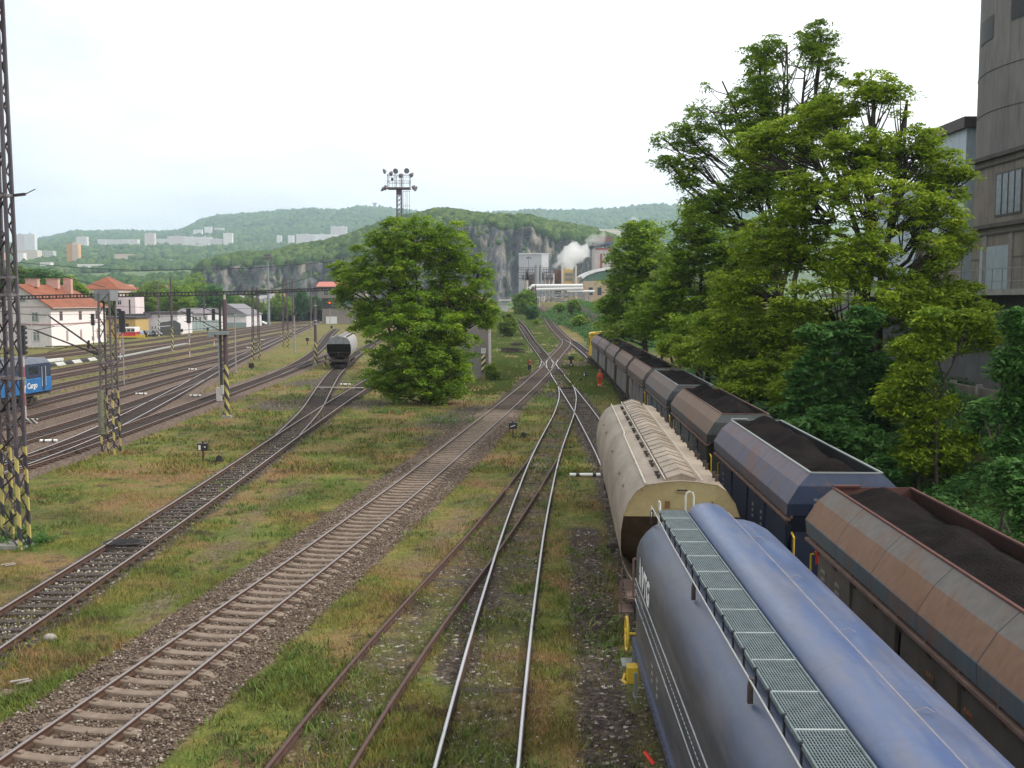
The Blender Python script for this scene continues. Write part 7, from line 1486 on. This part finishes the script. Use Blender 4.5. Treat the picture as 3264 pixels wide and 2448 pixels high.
# ---------------------------------------------------------------- steam: real volume in lumpy closed shells
def steam(label,pts,dens,seed,ca=(1,1,1)):
    rg=np.random.default_rng(seed); B,Fi=ico(3); mb=bpy.data.metaballs.new('steam'); mb.resolution=2.2; mb.render_resolution=1.6; mb.threshold=.25
    for (x,y,r) in pts:
        c=U(x,y,436); r_=r*436/FPX/5.53
        for k in range(9):
            d=rg.normal(size=3); d/=np.linalg.norm(d); e=mb.elements.new(); e.co=c+Vector(d*r_*.6*rg.random()**.5); e.radius=r_*rg.uniform(.9,1.35)
    o=bpy.data.objects.new('steam_ball',mb); COL.objects.link(o); dg=bpy.context.evaluated_depsgraph_get(); dg.update(); me=bpy.data.meshes.new_from_object(o.evaluated_get(dg)); bpy.data.objects.remove(o)
    me.name='steam_plume'; co=np.zeros(len(me.vertices)*3,dtype=np.float32); me.vertices.foreach_get('co',co); co=co.reshape(-1,3); nn=np.zeros_like(co.ravel()); me.vertices.foreach_get('normal',nn); nn=nn.reshape(-1,3)
    dsp=np.array([2.6*mn.noise(Vector(p)*.22)+1.7*mn.noise(Vector(p)*.5)+.7*mn.noise(Vector(p)*1.1) for p in co]); co+=nn*dsp[:,None]; me.vertices.foreach_set('co',co.ravel()); me.update()
    m=bpy.data.materials.new('steam_vapour'); m.use_nodes=True; nt=m.node_tree; nt.nodes.clear(); ou=nt.nodes.new('ShaderNodeOutputMaterial'); pv=nt.nodes.new('ShaderNodeVolumePrincipled'); pv.inputs['Color'].default_value=(*ca,1); pv.inputs['Density'].default_value=dens; pv.inputs['Anisotropy'].default_value=.3; L(nt,pv.outputs[0],ou.inputs['Volume'])
    me.materials.clear(); me.materials.append(m); o=bpy.data.objects.new('steam_plume',me); COL.objects.link(o); tag(o,label,'steam',kind='stuff')
steam('dense white steam plume rising to the right in front of the cliff',[(900,430,50),(960,370,75),(1040,300,95),(1080,220,105),(1130,300,110),(1200,180,120),(1180,330,90),(1280,130,115),(1320,240,100),(1420,90,95),(1430,180,80),(1180,60,90),(1290,20,80),(900,330,45),(1520,60,60)],.30,3)
steam('thin wisps of steam drifting above the cliff',[(1560,-30,80),(1500,-80,60),(1620,-150,60),(1700,-60,70),(1760,-200,60),(2300,-260,110),(2250,-120,90),(2350,-380,80),(2500,-300,110)],.09,4)
# ---------------------------------------------------------------- haze
b=MB(); b.box(-3600,3300,-120,5600,-8,470); m=bpy.data.materials.new('haze_air'); m.use_nodes=True; nt=m.node_tree; nt.nodes.clear(); ou=nt.nodes.new('ShaderNodeOutputMaterial'); pv=nt.nodes.new('ShaderNodeVolumePrincipled')
pv.inputs['Color'].default_value=(.66,.83,1.0,1); pv.inputs['Density'].default_value=.00015; pv.inputs['Anisotropy'].default_value=.2; L(nt,pv.outputs[0],ou.inputs['Volume']); o=b.build('haze',m); tag(o,'pale bluish air over the whole valley','haze',kind='stuff')
scene.cycles.volume_bounces=4; scene.cycles.transparent_max_bounces=12; scene.cycles.max_bounces=8; scene.cycles.use_denoising=True
